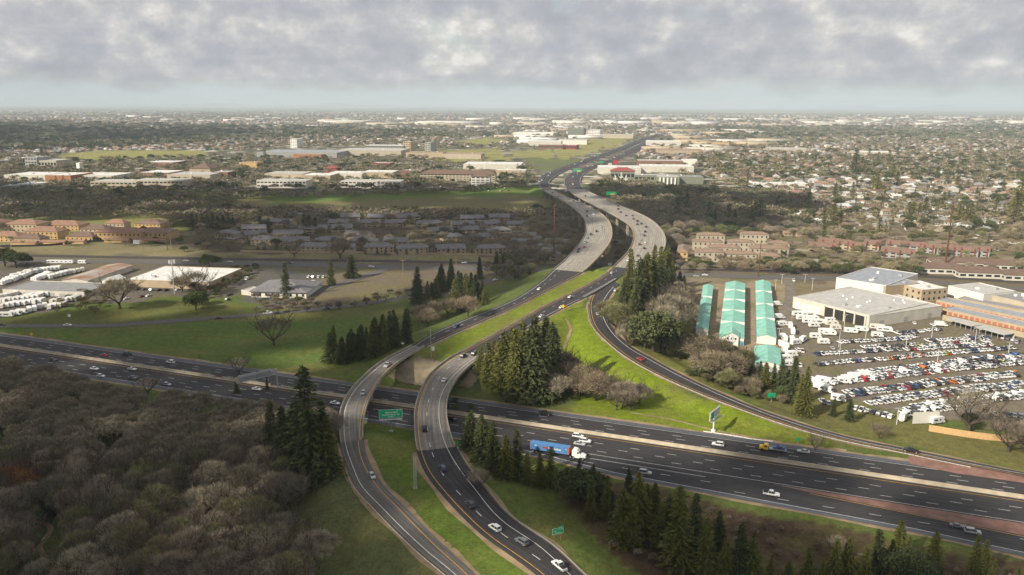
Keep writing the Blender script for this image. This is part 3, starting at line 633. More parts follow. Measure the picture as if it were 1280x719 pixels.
CE = ground_ribbon('main_street', [(-150, 331), (0, 331), (160, 331), (320, 332), (480, 335), (640, 337), (760, 339), (860, 342), (960, 344), (1110, 347), (1280, 357), (1500, 369)], 17, M['asphalt_old'])
ground_ribbon('railway_bed', [(-150, 323), (0, 324), (320, 327), (640, 330), (860, 335), (1110, 340), (1280, 348), (1500, 358)], 10, mat('ballast', (0.055, 0.045, 0.042), 0.95, 0.25, 0.3))
CG = ground_ribbon('side_street', [(484, 337), (464, 344), (440, 352), (400, 365), (357, 380), (325, 388)], 9, M['asphalt_old'], 0.22)
ground_ribbon('drainage_ditch', [(708, 398), (714, 412), (709, 425), (706, 436)], 1.6, M['dirt'], 0.1)
ground_ribbon('drainage_ditch', [(790, 515), (840, 523), (885, 534), (960, 548), (1060, 560)], 1.4, M['dirt'], 0.1)
ground_ribbon('footpath', [(70, 722), (62, 706), (52, 690), (57, 680), (66, 668), (60, 660), (30, 655)], 1.7, M['dirt'], 0.15)
CH = ground_ribbon('side_street', [(985, 345), (988, 356), (988, 372), (980, 395), (990, 420)], 8, mat('worn_tarmac', (0.16, 0.14, 0.11), 0.9, 0.2, 0.2), 0.2)
ground_ribbon('overpass_road', [(560, 208), (640, 207), (720, 205), (800, 203), (900, 199), (960, 197)], 22, M['asphalt_old'], 0.3)
ground_ribbon('highway_road', [(803, 173), (835, 166), (860, 160), (880, 155)], 40, M['asphalt'], 0.4)
ground_ribbon('main_street', [(1180, 182), (1225, 176), (1290, 172)], 30, M['asphalt_old'], 0.4)
# bare soil along the pavements
for off, nm in ((1.0, 'dirt_verge'),):
    q = MB(); q.uv = None; v = []; S = np.arange(-100, 700, 6)
    for s in S:
        for n in (N_EDGE, N_EDGE + 2.2 + 0.5 * math.sin(s / 9)): x, y, _ = fw(s, n); v.append((x, y, gh(x, y) + 0.07))
    q.add(v, [(2 * i, 2 * i + 2, 2 * i + 3, 2 * i + 1) for i in range(len(S) - 1)])
    v = []
    for s in S:
        for n in (se(s) - 1.6 - 0.5 * math.sin(s / 7), se(s)): x, y, _ = fw(s, n); v.append((x, y, gh(x, y) + 0.07))
    q.add(v, [(2 * i, 2 * i + 2, 2 * i + 3, 2 * i + 1) for i in range(len(S) - 1)])
    for rd, sd, a, b in ((RA, 'R', 0, a0), (RA, 'R', a1, a2), (RB, 'L', 0, b0), (RB, 'R', 0, b0), (RB, 'L', b1, b2), (RC, 'L', 10, RC.s[-1]), (RC, 'R', 10, RC.s[-1]), (RA, 'L', 0, a0), (RB, 'R', b1, s_py(RB, 350))):
        S2 = rng_s(rd, a, b, 4); v = []
        for d in S2:
            for o in (-0.1, -1.9 - 0.5 * math.sin(d / 5)): x, y, _ = rd.pt(d, o, sd); v.append((x, y, gh(x, y) + 0.09))
        q.add(v, [((2 * i, 2 * i + 1, 2 * i + 3, 2 * i + 2) if sd == 'R' else (2 * i + 1, 2 * i, 2 * i + 2, 2 * i + 3)) for i in range(len(S2) - 1)])
    o = q.build(nm, [M['dirt']]); tag(o, kind='structure'); flip_up(o)
for o in list(SC.objects):
    if o.type == 'MESH' and o.get('kind') == 'structure' and o.name.split('.')[0] in ('frontage_road', 'main_street', 'railway_bed', 'side_street', 'drainage_ditch', 'footpath', 'overpass_road'):
        pass
# ---------------------------------------------------------------- trees
M['bark'] = mat('bark', (0.075, 0.058, 0.043), 0.95, 0.25, 1.5)
M['twig'] = mat('bare_twigs', (0.25, 0.212, 0.155), 0.95, 0.22, 0.35, rnd=0.34)
M['twig_olive'] = mat('mossy_twigs', (0.185, 0.175, 0.08), 0.95, 0.2, 0.35, rnd=0.25)
M['twig_tan'] = mat('tan_twigs', (0.25, 0.205, 0.13), 0.95, 0.15, 0.35, rnd=0.2)
M['rust_leaf'] = mat('rust_leaves', (0.20, 0.085, 0.02), 0.9, 0.2, 0.6, rnd=0.1)
M['needle'] = mat('conifer_needles', (0.055, 0.068, 0.022), 0.85, 0.3, 0.5, rnd=0.14)
M['needle_light'] = mat('olive_conifer_needles', (0.10, 0.105, 0.022), 0.85, 0.28, 0.5, rnd=0.14)
M['leaf'] = mat('evergreen_leaves', (0.065, 0.08, 0.028), 0.85, 0.25, 0.5, rnd=0.3)
def unit(n, r): v = r.normal(size=(n, 3)); return v / np.linalg.norm(v, axis=1)[:, None]
def slivers(P, Dr, ln, wd, r):
    n = len(P); side = np.cross(Dr, unit(n, r)); side /= np.linalg.norm(side, axis=1)[:, None] + 1e-9
    a = P - side * wd[:, None] / 2; b = P + side * wd[:, None] / 2; c = P + Dr * ln[:, None]
    return np.stack([a, b, c], 1).reshape(-1, 3)
def tri_mesh(name, V, mi_mats, mi=None):
    n = len(V) // 3; return big_mesh(name, V, np.arange(n * 3).reshape(n, 3), mi, mi_mats)
def domes(r, R0, Hc, n, rr):
    """centres and radii of the lobes of a crown"""
    out = []
    for k in range(n):
        a = 2.399 * k + r.uniform(-.4, .4); q = math.sqrt((k + .5) / n) ; rad = R0 * 0.72 * q
        out.append((rad * math.cos(a), rad * math.sin(a), Hc + (1 - q * q) * R0 * 0.42 + r.uniform(-.5, .5), rr * r.uniform(.75, 1.2)))
    return out
def make_twigs(seed, R0=5.6, Hc=5.6, n=13, count=5200, rr=2.1, ln=(0.7, 1.5), wd=(0.06, 0.13), m='twig', fill=0.3):
    r = np.random.default_rng(seed); ds = domes(r, R0, Hc, n, rr); V = []; per = count // n
    for x, y, z, q in ds:
        d = unit(per, r); d[:, 2] = np.abs(d[:, 2]) * 1.0 - 0.35 * (r.random(per) < 0.35); d /= np.linalg.norm(d, axis=1)[:, None]
        rad = q * np.where(r.random(per) < fill, r.uniform(0.25, 0.8, per), r.uniform(0.72, 1.0, per))
        P = np.array([x, y, z]) + d * rad[:, None] * np.array([1, 1, .85])
        dr = d + r.normal(size=d.shape) * 0.55; dr /= np.linalg.norm(dr, axis=1)[:, None]
        V.append(slivers(P, dr, r.uniform(*ln, per), r.uniform(*wd, per), r))
    return tri_mesh('crown', np.vstack(V), M[m])
def make_limbs(seed, R0=5.6, H0=8.5, m='bark', forks=6):
    r = random.Random(seed); b = MB(); b.tube((0, 0, -0.5), (0, 0, 2.0), 0.42, 0.30, 7)
    def br(p, d, L, rad, lev):
        q = p
        for k in range(3):
            d = (d + Vector((r.uniform(-.28, .28), r.uniform(-.28, .28), r.uniform(-.05, .25)))).normalized(); e = q + d * L / 3
            b.tube(q, e, rad * (1 - k * .22), rad * (1 - (k + 1) * .22), 5, caps=False); q = e
            if lev < 2 and k > 0:
                for _ in range(2):
                    dd = (d + Vector((r.uniform(-1, 1), r.uniform(-1, 1), r.uniform(-.1, .6))) * .9).normalized(); br(q, dd, L * .55, rad * .5, lev + 1)
    for k in range(forks):
        a = k * 2 * math.pi / forks + r.uniform(-.4, .4); br(Vector((0, 0, r.uniform(1.4, 2.1))), Vector((math.cos(a), math.sin(a), r.uniform(.5, 1.3))).normalized(), H0 * .78, 0.2, 0)
    return b.mesh('trunk', M[m])
def make_conifer(seed, H0=16.0, R0=3.5, dens=1.0, m='needle', step=0.42):
    r = np.random.default_rng(seed); V = []; z = 0.9
    while z < H0 - 0.25:
        t = z / H0; L = R0 * (1 - t) ** 0.8 * r.uniform(0.6, 1.15) + 0.18; nb = max(4, int((5 + L * 2.1) * dens)); a0_ = r.uniform(0, 6.28)
        for k in range(nb):
            a = a0_ + 2 * math.pi * k / nb + r.uniform(-.25, .25); l = L * r.uniform(.65, 1.18); n = max(3, int(l * 5.2 * dens)); u = np.linspace(0.12, 1, n) ; dr = np.array([math.cos(a), math.sin(a), 0]); sd = np.array([-dr[1], dr[0], 0])
            P = dr * (u * l)[:, None] + np.array([0, 0, z]) + np.array([0, 0, 1.0]) * (0.28 * l * (u * .8 - 1.25 * u ** 2))[:, None]
            P = P + sd * (r.uniform(-1, 1, n) * 0.22 * l * (1.15 - u))[:, None]
            D_ = dr * 1.0 + sd * r.uniform(-1.1, 1.1, n)[:, None] + np.array([0, 0, 1]) * r.uniform(-.45, .1, n)[:, None]; D_ /= np.linalg.norm(D_, axis=1)[:, None]
            V.append(slivers(P, D_, r.uniform(.45, .85, n) / dens ** .5, r.uniform(.28, .5, n) / dens ** .5, r))
        z += step * r.uniform(.8, 1.2) * (1.0 - 0.35 * t) / dens ** .5
    n = 14; d = unit(n, r) * .25; d[:, 2] = np.abs(d[:, 2]) + .6; V.append(slivers(np.tile([0, 0, H0 - .6], (n, 1)), d / np.linalg.norm(d, axis=1)[:, None], np.full(n, .9), np.full(n, .2), r))
    return tri_mesh('crown', np.vstack(V), M[m])
def make_leafy(seed, R0=4.6, Hc=3.6, n=14, count=4200, rr=2.0, m='leaf', sz=(.3, .55)):
    r = np.random.default_rng(seed); ds = domes(r, R0, Hc, n, rr); V = []; per = count // n
    for x, y, z, q in ds:
        d = unit(per, r); d[:, 2] = np.where(d[:, 2] < -.3, -d[:, 2], d[:, 2]); rad = q * r.uniform(.7, 1.05, per)
        P = np.array([x, y, z]) + d * rad[:, None]; dr = unit(per, r); V.append(slivers(P, dr, r.uniform(*sz, per), r.uniform(*sz, per) * .9, r))
    return tri_mesh('crown', np.vstack(V), M[m])
def with_stem(me, h, r0, mats):    # far copies: trunk and crown in one mesh
    v, t, mi = tri_arrays(me); b = MB().tube((0, 0, -.5), (0, 0, h), r0, r0 * .5, 5, caps=False); sv = np.array(b.v); sf = np.array([(q[0], q[1], q[2]) for q in b.f] + [(q[0], q[2], q[3]) for q in b.f]) + len(v)
    return big_mesh('tree', np.vstack([v, sv]), np.vstack([t, sf]), np.concatenate([mi * 0, np.ones(len(sf), int)]), mats)
OAK = [(make_limbs(i), make_twigs(20 + i, R0=4.7 + .5 * (i % 3), n=9 + i, m='twig', count=6000, fill=.15, rr=1.9)) for i in range(5)]
OAKO = [(make_limbs(30 + i), make_twigs(40 + i, R0=5.0, n=11, m='twig_olive', count=6500, fill=.15, rr=1.95)) for i in range(3)]
TANT = [(make_limbs(50 + i, H0=7), make_twigs(60 + i, R0=4.6, Hc=4.2, n=12, m='twig_tan', count=4600, fill=.4)) for i in range(3)]
THIN = [(make_limbs(70 + i, H0=8.5, forks=7), make_twigs(80 + i, R0=5.6, n=12, m='twig', count=2300, fill=.5, wd=(.05, .10))) for i in range(2)]
RUSTY = [(make_limbs(90), make_twigs(91, R0=4.6, m='rust_leaf', count=3800, wd=(.12, .22), ln=(.3, .7)))]
trunkC = MB().tube((0, 0, -.8), (0, 0, 14.5), .30, .05, 7).mesh('trunk', M['bark'])
CON = [(trunkC, make_conifer(100 + i, R0=(2.7, 3.4, 4.3, 3.0, 3.8, 4.6)[i], H0=(16, 16.5, 15, 17, 15.5, 14)[i], m='needle', dens=(1, 1, 1, .8, 1, .9)[i])) for i in range(6)]
CONL = [(trunkC, make_conifer(110 + i, R0=(2.7, 3.3, 3.9, 3.1, 4.4)[i], H0=(16.5, 16, 15.5, 17, 14)[i], m='needle_light', dens=(1, .8, 1, .9, 1)[i])) for i in range(5)]
trunkL = MB().tube((0, 0, -.6), (.2, .1, 4.2), .32, .18, 7).mesh('trunk', M['bark'])
LEAFY = [(trunkL, make_leafy(120 + i)) for i in range(3)]
mm = [M['twig'], M['bark']]
F_BARE = [with_stem(make_twigs(200 + i, count=1700, n=12, wd=(.13, .26), ln=(.7, 1.5)), 5, .3, [M['twig'], M['bark']]) for i in range(3)]
F_OLIVE = [with_stem(make_twigs(210 + i, count=1700, n=12, wd=(.14, .28), ln=(.7, 1.5), m='twig_olive'), 5, .3, [M['twig_olive'], M['bark']]) for i in range(2)]
F_TAN = [with_stem(make_twigs(220 + i, count=1500, n=12, wd=(.14, .28), ln=(.7, 1.5), m='twig_tan', Hc=4.4), 4, .3, [M['twig_tan'], M['bark']]) for i in range(2)]
F_CON = [with_stem(make_conifer(230 + i, dens=.42, m='needle', R0=3.6), 12, .3, [M['needle'], M['bark']]) for i in range(3)]
F_CONL = [with_stem(make_conifer(240 + i, dens=.42, m='needle_light', R0=3.6), 12, .3, [M['needle_light'], M['bark']]) for i in range(2)]
F_LEAF = [with_stem(make_leafy(250 + i, count=1200, sz=(.5, .9)), 3, .3, [M['leaf'], M['bark']]) for i in range(2)]
KINDS = {   # name, unit height, near variants, far variants, look, category
    'oak': ('bare_oak', 9.6, OAK, F_BARE, 'leafless grey-brown oak', 'tree'), 'oako': ('bare_oak', 9.6, OAKO, F_OLIVE, 'leafless mossy olive-brown oak', 'tree'),
    'tan': ('bare_tree', 8.0, TANT, F_TAN, 'bare tan twiggy tree', 'tree'), 'thin': ('bare_oak', 9.4, THIN, F_BARE, 'open-crowned leafless oak', 'tree'), 'rusty': ('oak_with_rust_leaves', 8.8, RUSTY, F_TAN, 'oak still holding rust-brown leaves', 'tree'),
    'con': ('conifer', 16.4, CON, F_CON, 'dark green pointed conifer', 'conifer'), 'conl': ('conifer', 16.4, CONL, F_CONL, 'olive green pointed conifer', 'conifer'), 'leaf': ('evergreen_tree', 7.6, LEAFY, F_LEAF, 'round dark evergreen tree', 'tree')}
NT = {}
TREEPOS = []
def tree(kind, x, y, h, near=True, wide=1.0, group=None, look=None, z=None, label=None):
    nm, h0, A, B, lk, cat = KINDS[kind]; k = h / h0
    if not near: nm = {'bare_oak': 'leafless_tree', 'bare_tree': 'bare_tan_tree', 'evergreen_tree': 'evergreen_shrub_tree'}.get(nm, nm)
    rz = random.uniform(0, 6.28); z = gh(x, y) if z is None else z
    sc = (k * wide, k * wide * random.uniform(.9, 1.1), k); TREEPOS.append((x, y)); NT[kind] = NT.get(kind, 0) + 1
    if look and 'shrub' in look: nm = 'leafless_shrub'
    if near:
        o = empty(nm, (x, y, z - .05), rz, sc); o.rotation_euler = (random.gauss(0, .025), random.gauss(0, .025), rz); t, c = random.choice(A)
        put('trunk', t, parent=o); put('crown', c, parent=o)
    else: o = put(nm, random.choice(B), (x, y, z - .05), rz, sc)
    if label: tag(o, label, cat, group)
    else: reg(o, look or lk, (x, y, z), cat, group or {'conifer': 'conifers of the valley'}.get(nm, 'leafless and round trees'))
    return o
def tpx(kind, px, py, top, near=True, wide=1.0, **k):
    p = hit(px, py); d = math.hypot(math.hypot(p[0], p[1]), CAM_H); cosd = math.hypot(p[0], p[1]) / d
    h = (py - top) / (F_PX / d * cosd); return tree(kind, p[0], p[1], max(1.6, h), near, wide, **k)
def pip(poly, x, y):
    r = False; n = len(poly)
    for i in range(n):
        x0, y0 = poly[i]; x1, y1 = poly[(i + 1) % n]
        if (y0 > y) != (y1 > y) and x < (x1 - x0) * (y - y0) / (y1 - y0) + x0: r = not r
    return r
def scatter(poly, gap, n=4000, holes=(), jit=None, avoid=None):
    """points on the ground whose photo position falls in poly, at least gap metres apart"""
    c = [at(x, max(y, 140)) for x, y in poly]; xs_ = [p[0] for p in c]; ys_ = [p[1] for p in c]; out = []; cell = {}
    for _ in range(n):
        x, y = random.uniform(min(xs_), max(xs_)), random.uniform(min(ys_), max(ys_)); px, py = proj(x, y, gh(x, y))
        if not pip(poly, px, py) or any(pip(h_, px, py) for h_ in holes): continue
        g = gap(px, py) if callable(gap) else gap; ci, cj = int(x // g), int(y // g)
        if any(math.hypot(x - a, y - b) < g for i in (-1, 0, 1) for j in (-1, 0, 1) for a, b in cell.get((ci + i, cj + j), ())): continue
        if avoid and avoid(x, y): continue
        cell.setdefault((ci, cj), []).append((x, y)); out.append((x, y, px, py))
    return out
# the leafless oak wood at lower left
WOOD = [(-40, 466), (60, 484), (130, 503), (230, 518), (330, 530), (408, 537), (418, 548), (412, 580), (380, 612), (352, 650), (358, 690), (380, 719), (400, 752), (-60, 752)]
CLEAR = [[(172, 492), (208, 500), (200, 526), (178, 530)], [(38, 652), (76, 648), (100, 690), (108, 725), (60, 745), (36, 725)], [(215, 640), (245, 640), (250, 665), (220, 670)], [(110, 560), (140, 556), (145, 580), (112, 585)], [(300, 598), (330, 594), (335, 620), (305, 625)], [(-20, 556), (22, 552), (25, 598), (-20, 600)], [(290, 670), (312, 668), (318, 690), (292, 694)], [(110, 675), (140, 690), (140, 719), (108, 719)]]
wd = scatter(WOOD, lambda x, y: 9.6 + 2.0 * math.sin(x * .07 + y * .05), 60000, CLEAR); wd.sort(key=lambda q: -q[3])
print('wood trees', len(wd))
for x, y, px, py in wd[:236]:
    k = 'rusty' if (px - 35) ** 2 + (py - 615) ** 2 < 24 ** 2 else random.choices(['oak', 'oako', 'leaf', 'thin'], [6, 3.6, 1.6, 1.3])[0]
    tree(k, x, y, random.choice([8, 9.5, 10.5, 11.5, 12.5]) * random.uniform(.93, 1.08) * (.75 if k == 'leaf' else 1), group='trees of the leafless wood', wide=random.uniform(.9, 1.12))
if len(wd) > 236:
    it = [(tri_arrays(F_BARE[i % 3]), x, y, gh(x, y), random.uniform(0, 6), s_, s_, 0) for i, (x, y, px, py) in enumerate(wd[236:]) for s_ in [random.uniform(.85, 1.1)]]
    tag(merge('bare_woodland', it, mm), kind='stuff')
NEARC = [('con', 590, 562, 513), ('con', 605, 577, 517), ('con', 620, 592, 530), ('conl', 634, 598, 543), ('con', 648, 600, 545), ('con', 612, 570, 524),
 ('conl', 662, 606, 567), ('conl', 677, 609, 562), ('conl', 690, 609, 563), ('con', 742, 614, 575), ('conl', 740, 649, 600), ('conl', 760, 647, 595), ('con', 787, 622, 577), ('conl', 780, 681, 610), ('conl', 800, 669, 589), ('conl', 792, 684, 625), ('conl', 820, 656, 600), ('conl', 810, 650, 600), ('conl', 825, 686, 630), ('con', 840, 679, 612), ('conl', 850, 711, 619), ('con', 870, 699, 622), ('conl', 882, 720, 650), ('con', 900, 694, 634), ('conl', 908, 728, 670), ('con', 925, 727, 660), ('conl', 943, 730, 668), ('con', 757, 630, 590), ('con', 768, 662, 612),
 ('conl', 1010, 728, 680), ('conl', 1042, 729, 675), ('conl', 1060, 725, 670), ('conl', 1082, 732, 684), ('con', 1100, 722, 664), ('conl', 1125, 692, 642), ('conl', 1115, 706, 668), ('conl', 1137, 694, 666), ('conl', 1167, 716, 665), ('conl', 1220, 713, 668), ('conl', 1232, 717, 674),
 *[(random.choice(['con', 'conl', 'conl']), x + random.uniform(-5, 5), y, y - random.uniform(22, 40)) for x, y in ((965, 728), (985, 731), (1000, 733), (1025, 733), (1050, 733), (1072, 736), (1092, 730), (1108, 733), (1130, 735), (1150, 731), (1178, 733), (1196, 735), (1210, 731), (1246, 730), (1262, 734), (1276, 730), (890, 712), (862, 690), (846, 668), (775, 650), (768, 640), (752, 626), (720, 612), (706, 604))],
 ('con', 392, 604, 480), ('con', 342, 582, 512), ('con', 372, 594, 500), ('con', 408, 592, 512), ('con', 358, 590, 520), ('con', 335, 489, 472), ('con', 385, 606, 530), ('con', 297, 494, 478),
 ('con', 415, 454, 412), ('con', 428, 456, 420), ('con', 440, 452, 415), ('con', 452, 450, 404), ('con', 470, 446, 400), ('con', 482, 440, 396), ('con', 495, 436, 390), ('con', 508, 430, 384), ('con', 460, 440, 410), ('con', 478, 432, 396), ('con', 490, 428, 392), ('con', 444, 444, 412),
 ('con', 522, 382, 338), ('conl', 535, 378, 350), ('con', 552, 364, 328), ('con', 563, 360, 325), ('conl', 545, 372, 342), ('conl', 570, 386, 345), ('con', 582, 386, 342), ('con', 597, 384, 345), ('con', 603, 380, 348), ('con', 590, 372, 342), ('con', 600, 350, 322), ('con', 620, 335, 314), ('con', 629, 334, 317), ('con', 577, 368, 338),
 ('conl', 600, 468, 432), ('conl', 612, 482, 428), ('conl', 625, 484, 420), ('conl', 632, 492, 412), ('conl', 646, 501, 416), ('con', 662, 501, 402), ('conl', 655, 490, 400), ('con', 672, 499, 400), ('conl', 679, 502, 458), ('con', 690, 484, 402), ('con', 682, 478, 394), ('con', 668, 480, 395), ('conl', 640, 482, 408), ('con', 695, 474, 410), ('conl', 618, 472, 424), ('conl', 650, 476, 404),
 ('conl', 782, 386, 342), ('con', 790, 386, 333), ('con', 802, 402, 318), ('con', 815, 402, 328), ('conl', 795, 402, 350), ('con', 825, 378, 325), ('conl', 830, 380, 352), ('con', 840, 352, 325), ('con', 850, 354, 335), ('con', 810, 386, 324), ('conl', 780, 372, 345), ('con', 820, 390, 330), ('conl', 806, 392, 335), ('con', 835, 366, 332),
 ('conl', 1007, 518, 462), ('conl', 1000, 515, 470), ('con', 1042, 517, 495), ('con', 1063, 523, 497), ('con', 992, 502, 447), ('con', 930, 468, 440), ('con', 941, 472, 446), ('conl', 957, 486, 450), ('con', 975, 490, 452), ('con', 985, 487, 457), ('con', 968, 480, 452), ('con', 950, 478, 452),
 ('con', 440, 349, 315), ('con', 414, 359, 325), ('con', 358, 374, 335), ('con', 436, 350, 322)]
NEARC += [(random.choice(['con', 'conl']), x + random.uniform(-5, 5), y + random.uniform(-3, 3), t + random.uniform(-2, 5)) for k, x, y, t in NEARC if (405 < x < 512 and y > 425) or (515 < x < 605 and 355 < y < 390) or (775 < x < 855 and y < 410)]
NEARC += [('conl', x, y, y - random.uniform(44, 64)) for x, y in ((788, 372), (797, 378), (806, 372), (815, 366), (824, 360), (832, 356), (803, 388), (812, 380), (822, 376))]
for k, x, y, t in NEARC: tpx(k, x, y, t + random.uniform(-2, 3) + (5 if x > 700 and y > 610 else 0), True, wide=random.uniform(.92, 1.18), group='conifers around the interchange')
for x, y, t in ((725, 628, 590), (740, 622, 592), (1140, 722, 690), (1128, 724, 692), (817, 438, 388), (808, 422, 393), (806, 434, 400), (826, 440, 402), (835, 430, 404), (245, 391, 371), (246, 385, 368), (262, 340, 322), (20, 340, 322), (6, 338, 318), (34, 336, 326), (988, 340, 331), (900, 464, 452), (875, 470, 458), (862, 468, 460), (230, 318, 311), (1213, 530, 515), (1270, 540, 522)):
    tpx('leaf', x, y, t, True, wide=1.15, group='round evergreen trees and shrubs')
for x, y, t, k in ((343, 434, 402, 'thin'), (150, 390, 357, 'oak'), (186, 497, 478, 'thin'), (1212, 536, 494, 'thin'), (245, 372, 345, 'thin'), (228, 368, 350, 'tan'), (1262, 560, 528, 'thin'), (300, 470, 452, 'thin'), (1285, 560, 530, 'thin'),
                   (528, 404, 383, 'tan'), (545, 398, 378, 'tan'), (560, 396, 376, 'tan'), (572, 392, 374, 'tan'), (368, 323, 309, 'thin'), (425, 325, 305, 'tan'), (585, 396, 372, 'tan'), (535, 410, 388, 'tan'),
                   (700, 470, 440, 'tan'), (712, 488, 455, 'tan'), (728, 492, 460, 'tan'), (745, 500, 468, 'tan'), (760, 500, 476, 'oak'), (780, 508, 478, 'oak'), (800, 504, 480, 'oak'), (715, 470, 448, 'tan'), (698, 500, 470, 'oak'), (772, 512, 490, 'thin'), (742, 484, 462, 'tan'), (790, 512, 488, 'thin'), (770, 500, 478, 'thin'),
                   (760, 402, 376, 'oako'), (770, 412, 380, 'oako'), (838, 400, 358, 'oak'), (842, 414, 370, 'oak'), (834, 424, 384, 'oak'), (848, 396, 364, 'oak'), (832, 440, 412, 'oako'), (846, 380, 352, 'oak'), (792, 425, 396, 'oako'), (785, 432, 405, 'oak'),
                   (850, 447, 422, 'tan'), (868, 450, 422, 'tan'), (886, 450, 424, 'tan'), (900, 448, 424, 'tan'), (890, 474, 440, 'tan'), (905, 476, 442, 'tan'), (918, 470, 444, 'tan'), (925, 488, 470, 'oako'), (940, 492, 472, 'tan'), (910, 484, 462, 'oako'), (895, 462, 440, 'tan'), (930, 458, 436, 'oako'), (875, 440, 420, 'tan'),
                   (600, 612, 590, 'thin'), (360, 640, 600, 'oak'), (372, 702, 665, 'oako'), (395, 712, 674, 'oak'), (1048, 690, 672, 'thin'), (1020, 560, 545, 'thin'), (1100, 545, 530, 'thin')):
    tpx(k, x, y, t, True, wide=1.15, group='leafless trees around the interchange')
# thickets
def thicket(poly, gap, h, kinds, w, grp, n=3000, near=True, holes=(), look=None):
    pts = scatter(poly, gap, n, holes)
    for x, y, px, py in pts: tree(random.choices(kinds, w)[0], x, y, random.uniform(*h), near, 1.1, grp, look)
    return len(pts)
thicket([(690, 610), (760, 640), (770, 690), (860, 719), (1280, 740), (1280, 715), (1060, 690), (960, 655), (800, 620)], 4.6, (1.3, 2.8), ['tan', 'oak', 'thin'], [.4, 3, 1], 'low leafless scrub south of the freeway', 1500, holes=[[(900, 690), (960, 690), (960, 740), (900, 740)]], look='low leafless brown shrub')
thicket([(840, 425), (905, 425), (940, 470), (990, 490), (1010, 500), (960, 505), (880, 475)], 6, (3, 6), ['tan', 'oako', 'leaf'], [3, 2, 1], 'thicket beside the exit ramp', 900)
thicket([(560, 500), (600, 512), (590, 520), (560, 512)], 6, (2, 3), ['leaf'], [1], 'thicket beside the exit ramp', 60)
thicket([(80, 372), (140, 372), (130, 398), (70, 396)], 7, (3, 5.5), ['oak', 'oako'], [1, 1], 'bushes below the trailer lot', 200)
thicket([(320, 372), (430, 385), (500, 366), (560, 366), (520, 372), (380, 396), (320, 394)], 7, (3, 5.5), ['oak', 'oako', 'tan'], [2, 1, 1], 'bushes along the frontage road', 500)
thicket([(240, 350), (320, 335), (320, 348), (262, 378), (240, 372)], 6, (3, 5), ['leaf', 'oako'], [2, 1], 'bushes beside the trailer lot', 400)
thicket([(640, 355), (600, 340), (650, 318), (690, 325), (660, 345)], 8, (5, 9), ['oak', 'oako'], [2, 1], 'bushes beside the left viaduct', 500)
def off_road(x, y):
    for rd in (RA, RB):
        if y > 480:
            i = int(np.argmin((rd.C[:, 0] - x) ** 2 + (rd.C[:, 1] - y) ** 2))
            if math.hypot(rd.C[i, 0] - x, rd.C[i, 1] - y) < rd.hw[i] + 5: return True
    return False
# middle distance, single-mesh trees
MID = []
def mid(poly, gap, h, kinds, w, n=20000, holes=()):
    for x, y, px, py in scatter(poly, gap, n, holes, avoid=off_road): MID.append((random.choices(kinds, w)[0], x, y, random.uniform(*h), py))
mid([(650, 322), (655, 290), (690, 262), (730, 275), (735, 296), (715, 312), (690, 326)], 9, (6, 10), ['oak', 'tan'], [1, 2])
mid([(745, 336), (770, 300), (772, 280), (800, 290), (790, 318)], 13, (3, 5), ['oako', 'leaf'], [1, 1])
mid([(0, 300), (-60, 262), (120, 262), (300, 268), (640, 270), (690, 262), (660, 272), (520, 276), (300, 280), (215, 290), (205, 276), (0, 282)], 10, (7, 12), ['oak', 'oako', 'tan', 'leaf'], [3, 2, 2, .5])
mid([(0, 236), (240, 240), (330, 245), (600, 238), (668, 226), (670, 232), (560, 244), (340, 252), (0, 256)], 13, (7, 11), ['oak', 'oako', 'leaf'], [3, 2, .6])
mid([(-20, 250), (200, 250), (300, 256), (260, 268), (-20, 270)], 13, (7, 11), ['oak', 'oako', 'tan'], [2, 2, 1])
mid([(250, 264), (700, 268), (700, 318), (250, 316)], 18, (6, 10), ['oak', 'tan', 'leaf'], [3, 2, .5])
mid([(835, 322), (880, 325), (880, 340), (845, 340)], 10, (4, 7), ['oak', 'leaf'], [2, 1])
mid([(730, 236), (760, 226), (860, 236), (960, 240), (1010, 246), (1010, 292), (930, 296), (850, 292), (845, 318), (835, 300), (800, 262)], 10.5, (7, 12), ['oak', 'oako', 'tan', 'leaf'], [3, 1.5, 1.5, .6])
mid([(960, 292), (1280, 292), (1280, 335), (1000, 336), (960, 320)], 19, (6, 9), ['oak', 'tan', 'oako', 'leaf'], [2, 3, 1, 1.4])
mid([(960, 326), (1140, 326), (1150, 340), (960, 338), (870, 334), (870, 328)], 9, (5, 9), ['tan', 'oako', 'leaf'], [2, 1, 1.6])
mid([(1000, 250), (1320, 240), (1320, 300), (1000, 300)], 16, (7, 12), ['oak', 'tan', 'leaf', 'conl'], [1.6, 2.4, 1.6, 1.4])
mid([(880, 200), (1320, 185), (1320, 250), (960, 252)], 29, (7, 12), ['oak', 'tan', 'leaf', 'con'], [1.4, 1.5, 2, 1.5], 40000)
mid([(-20, 292), (240, 292), (250, 312), (-20, 312)], 22, (4, 6), ['leaf', 'oako'], [1, 1])
CG_ = []
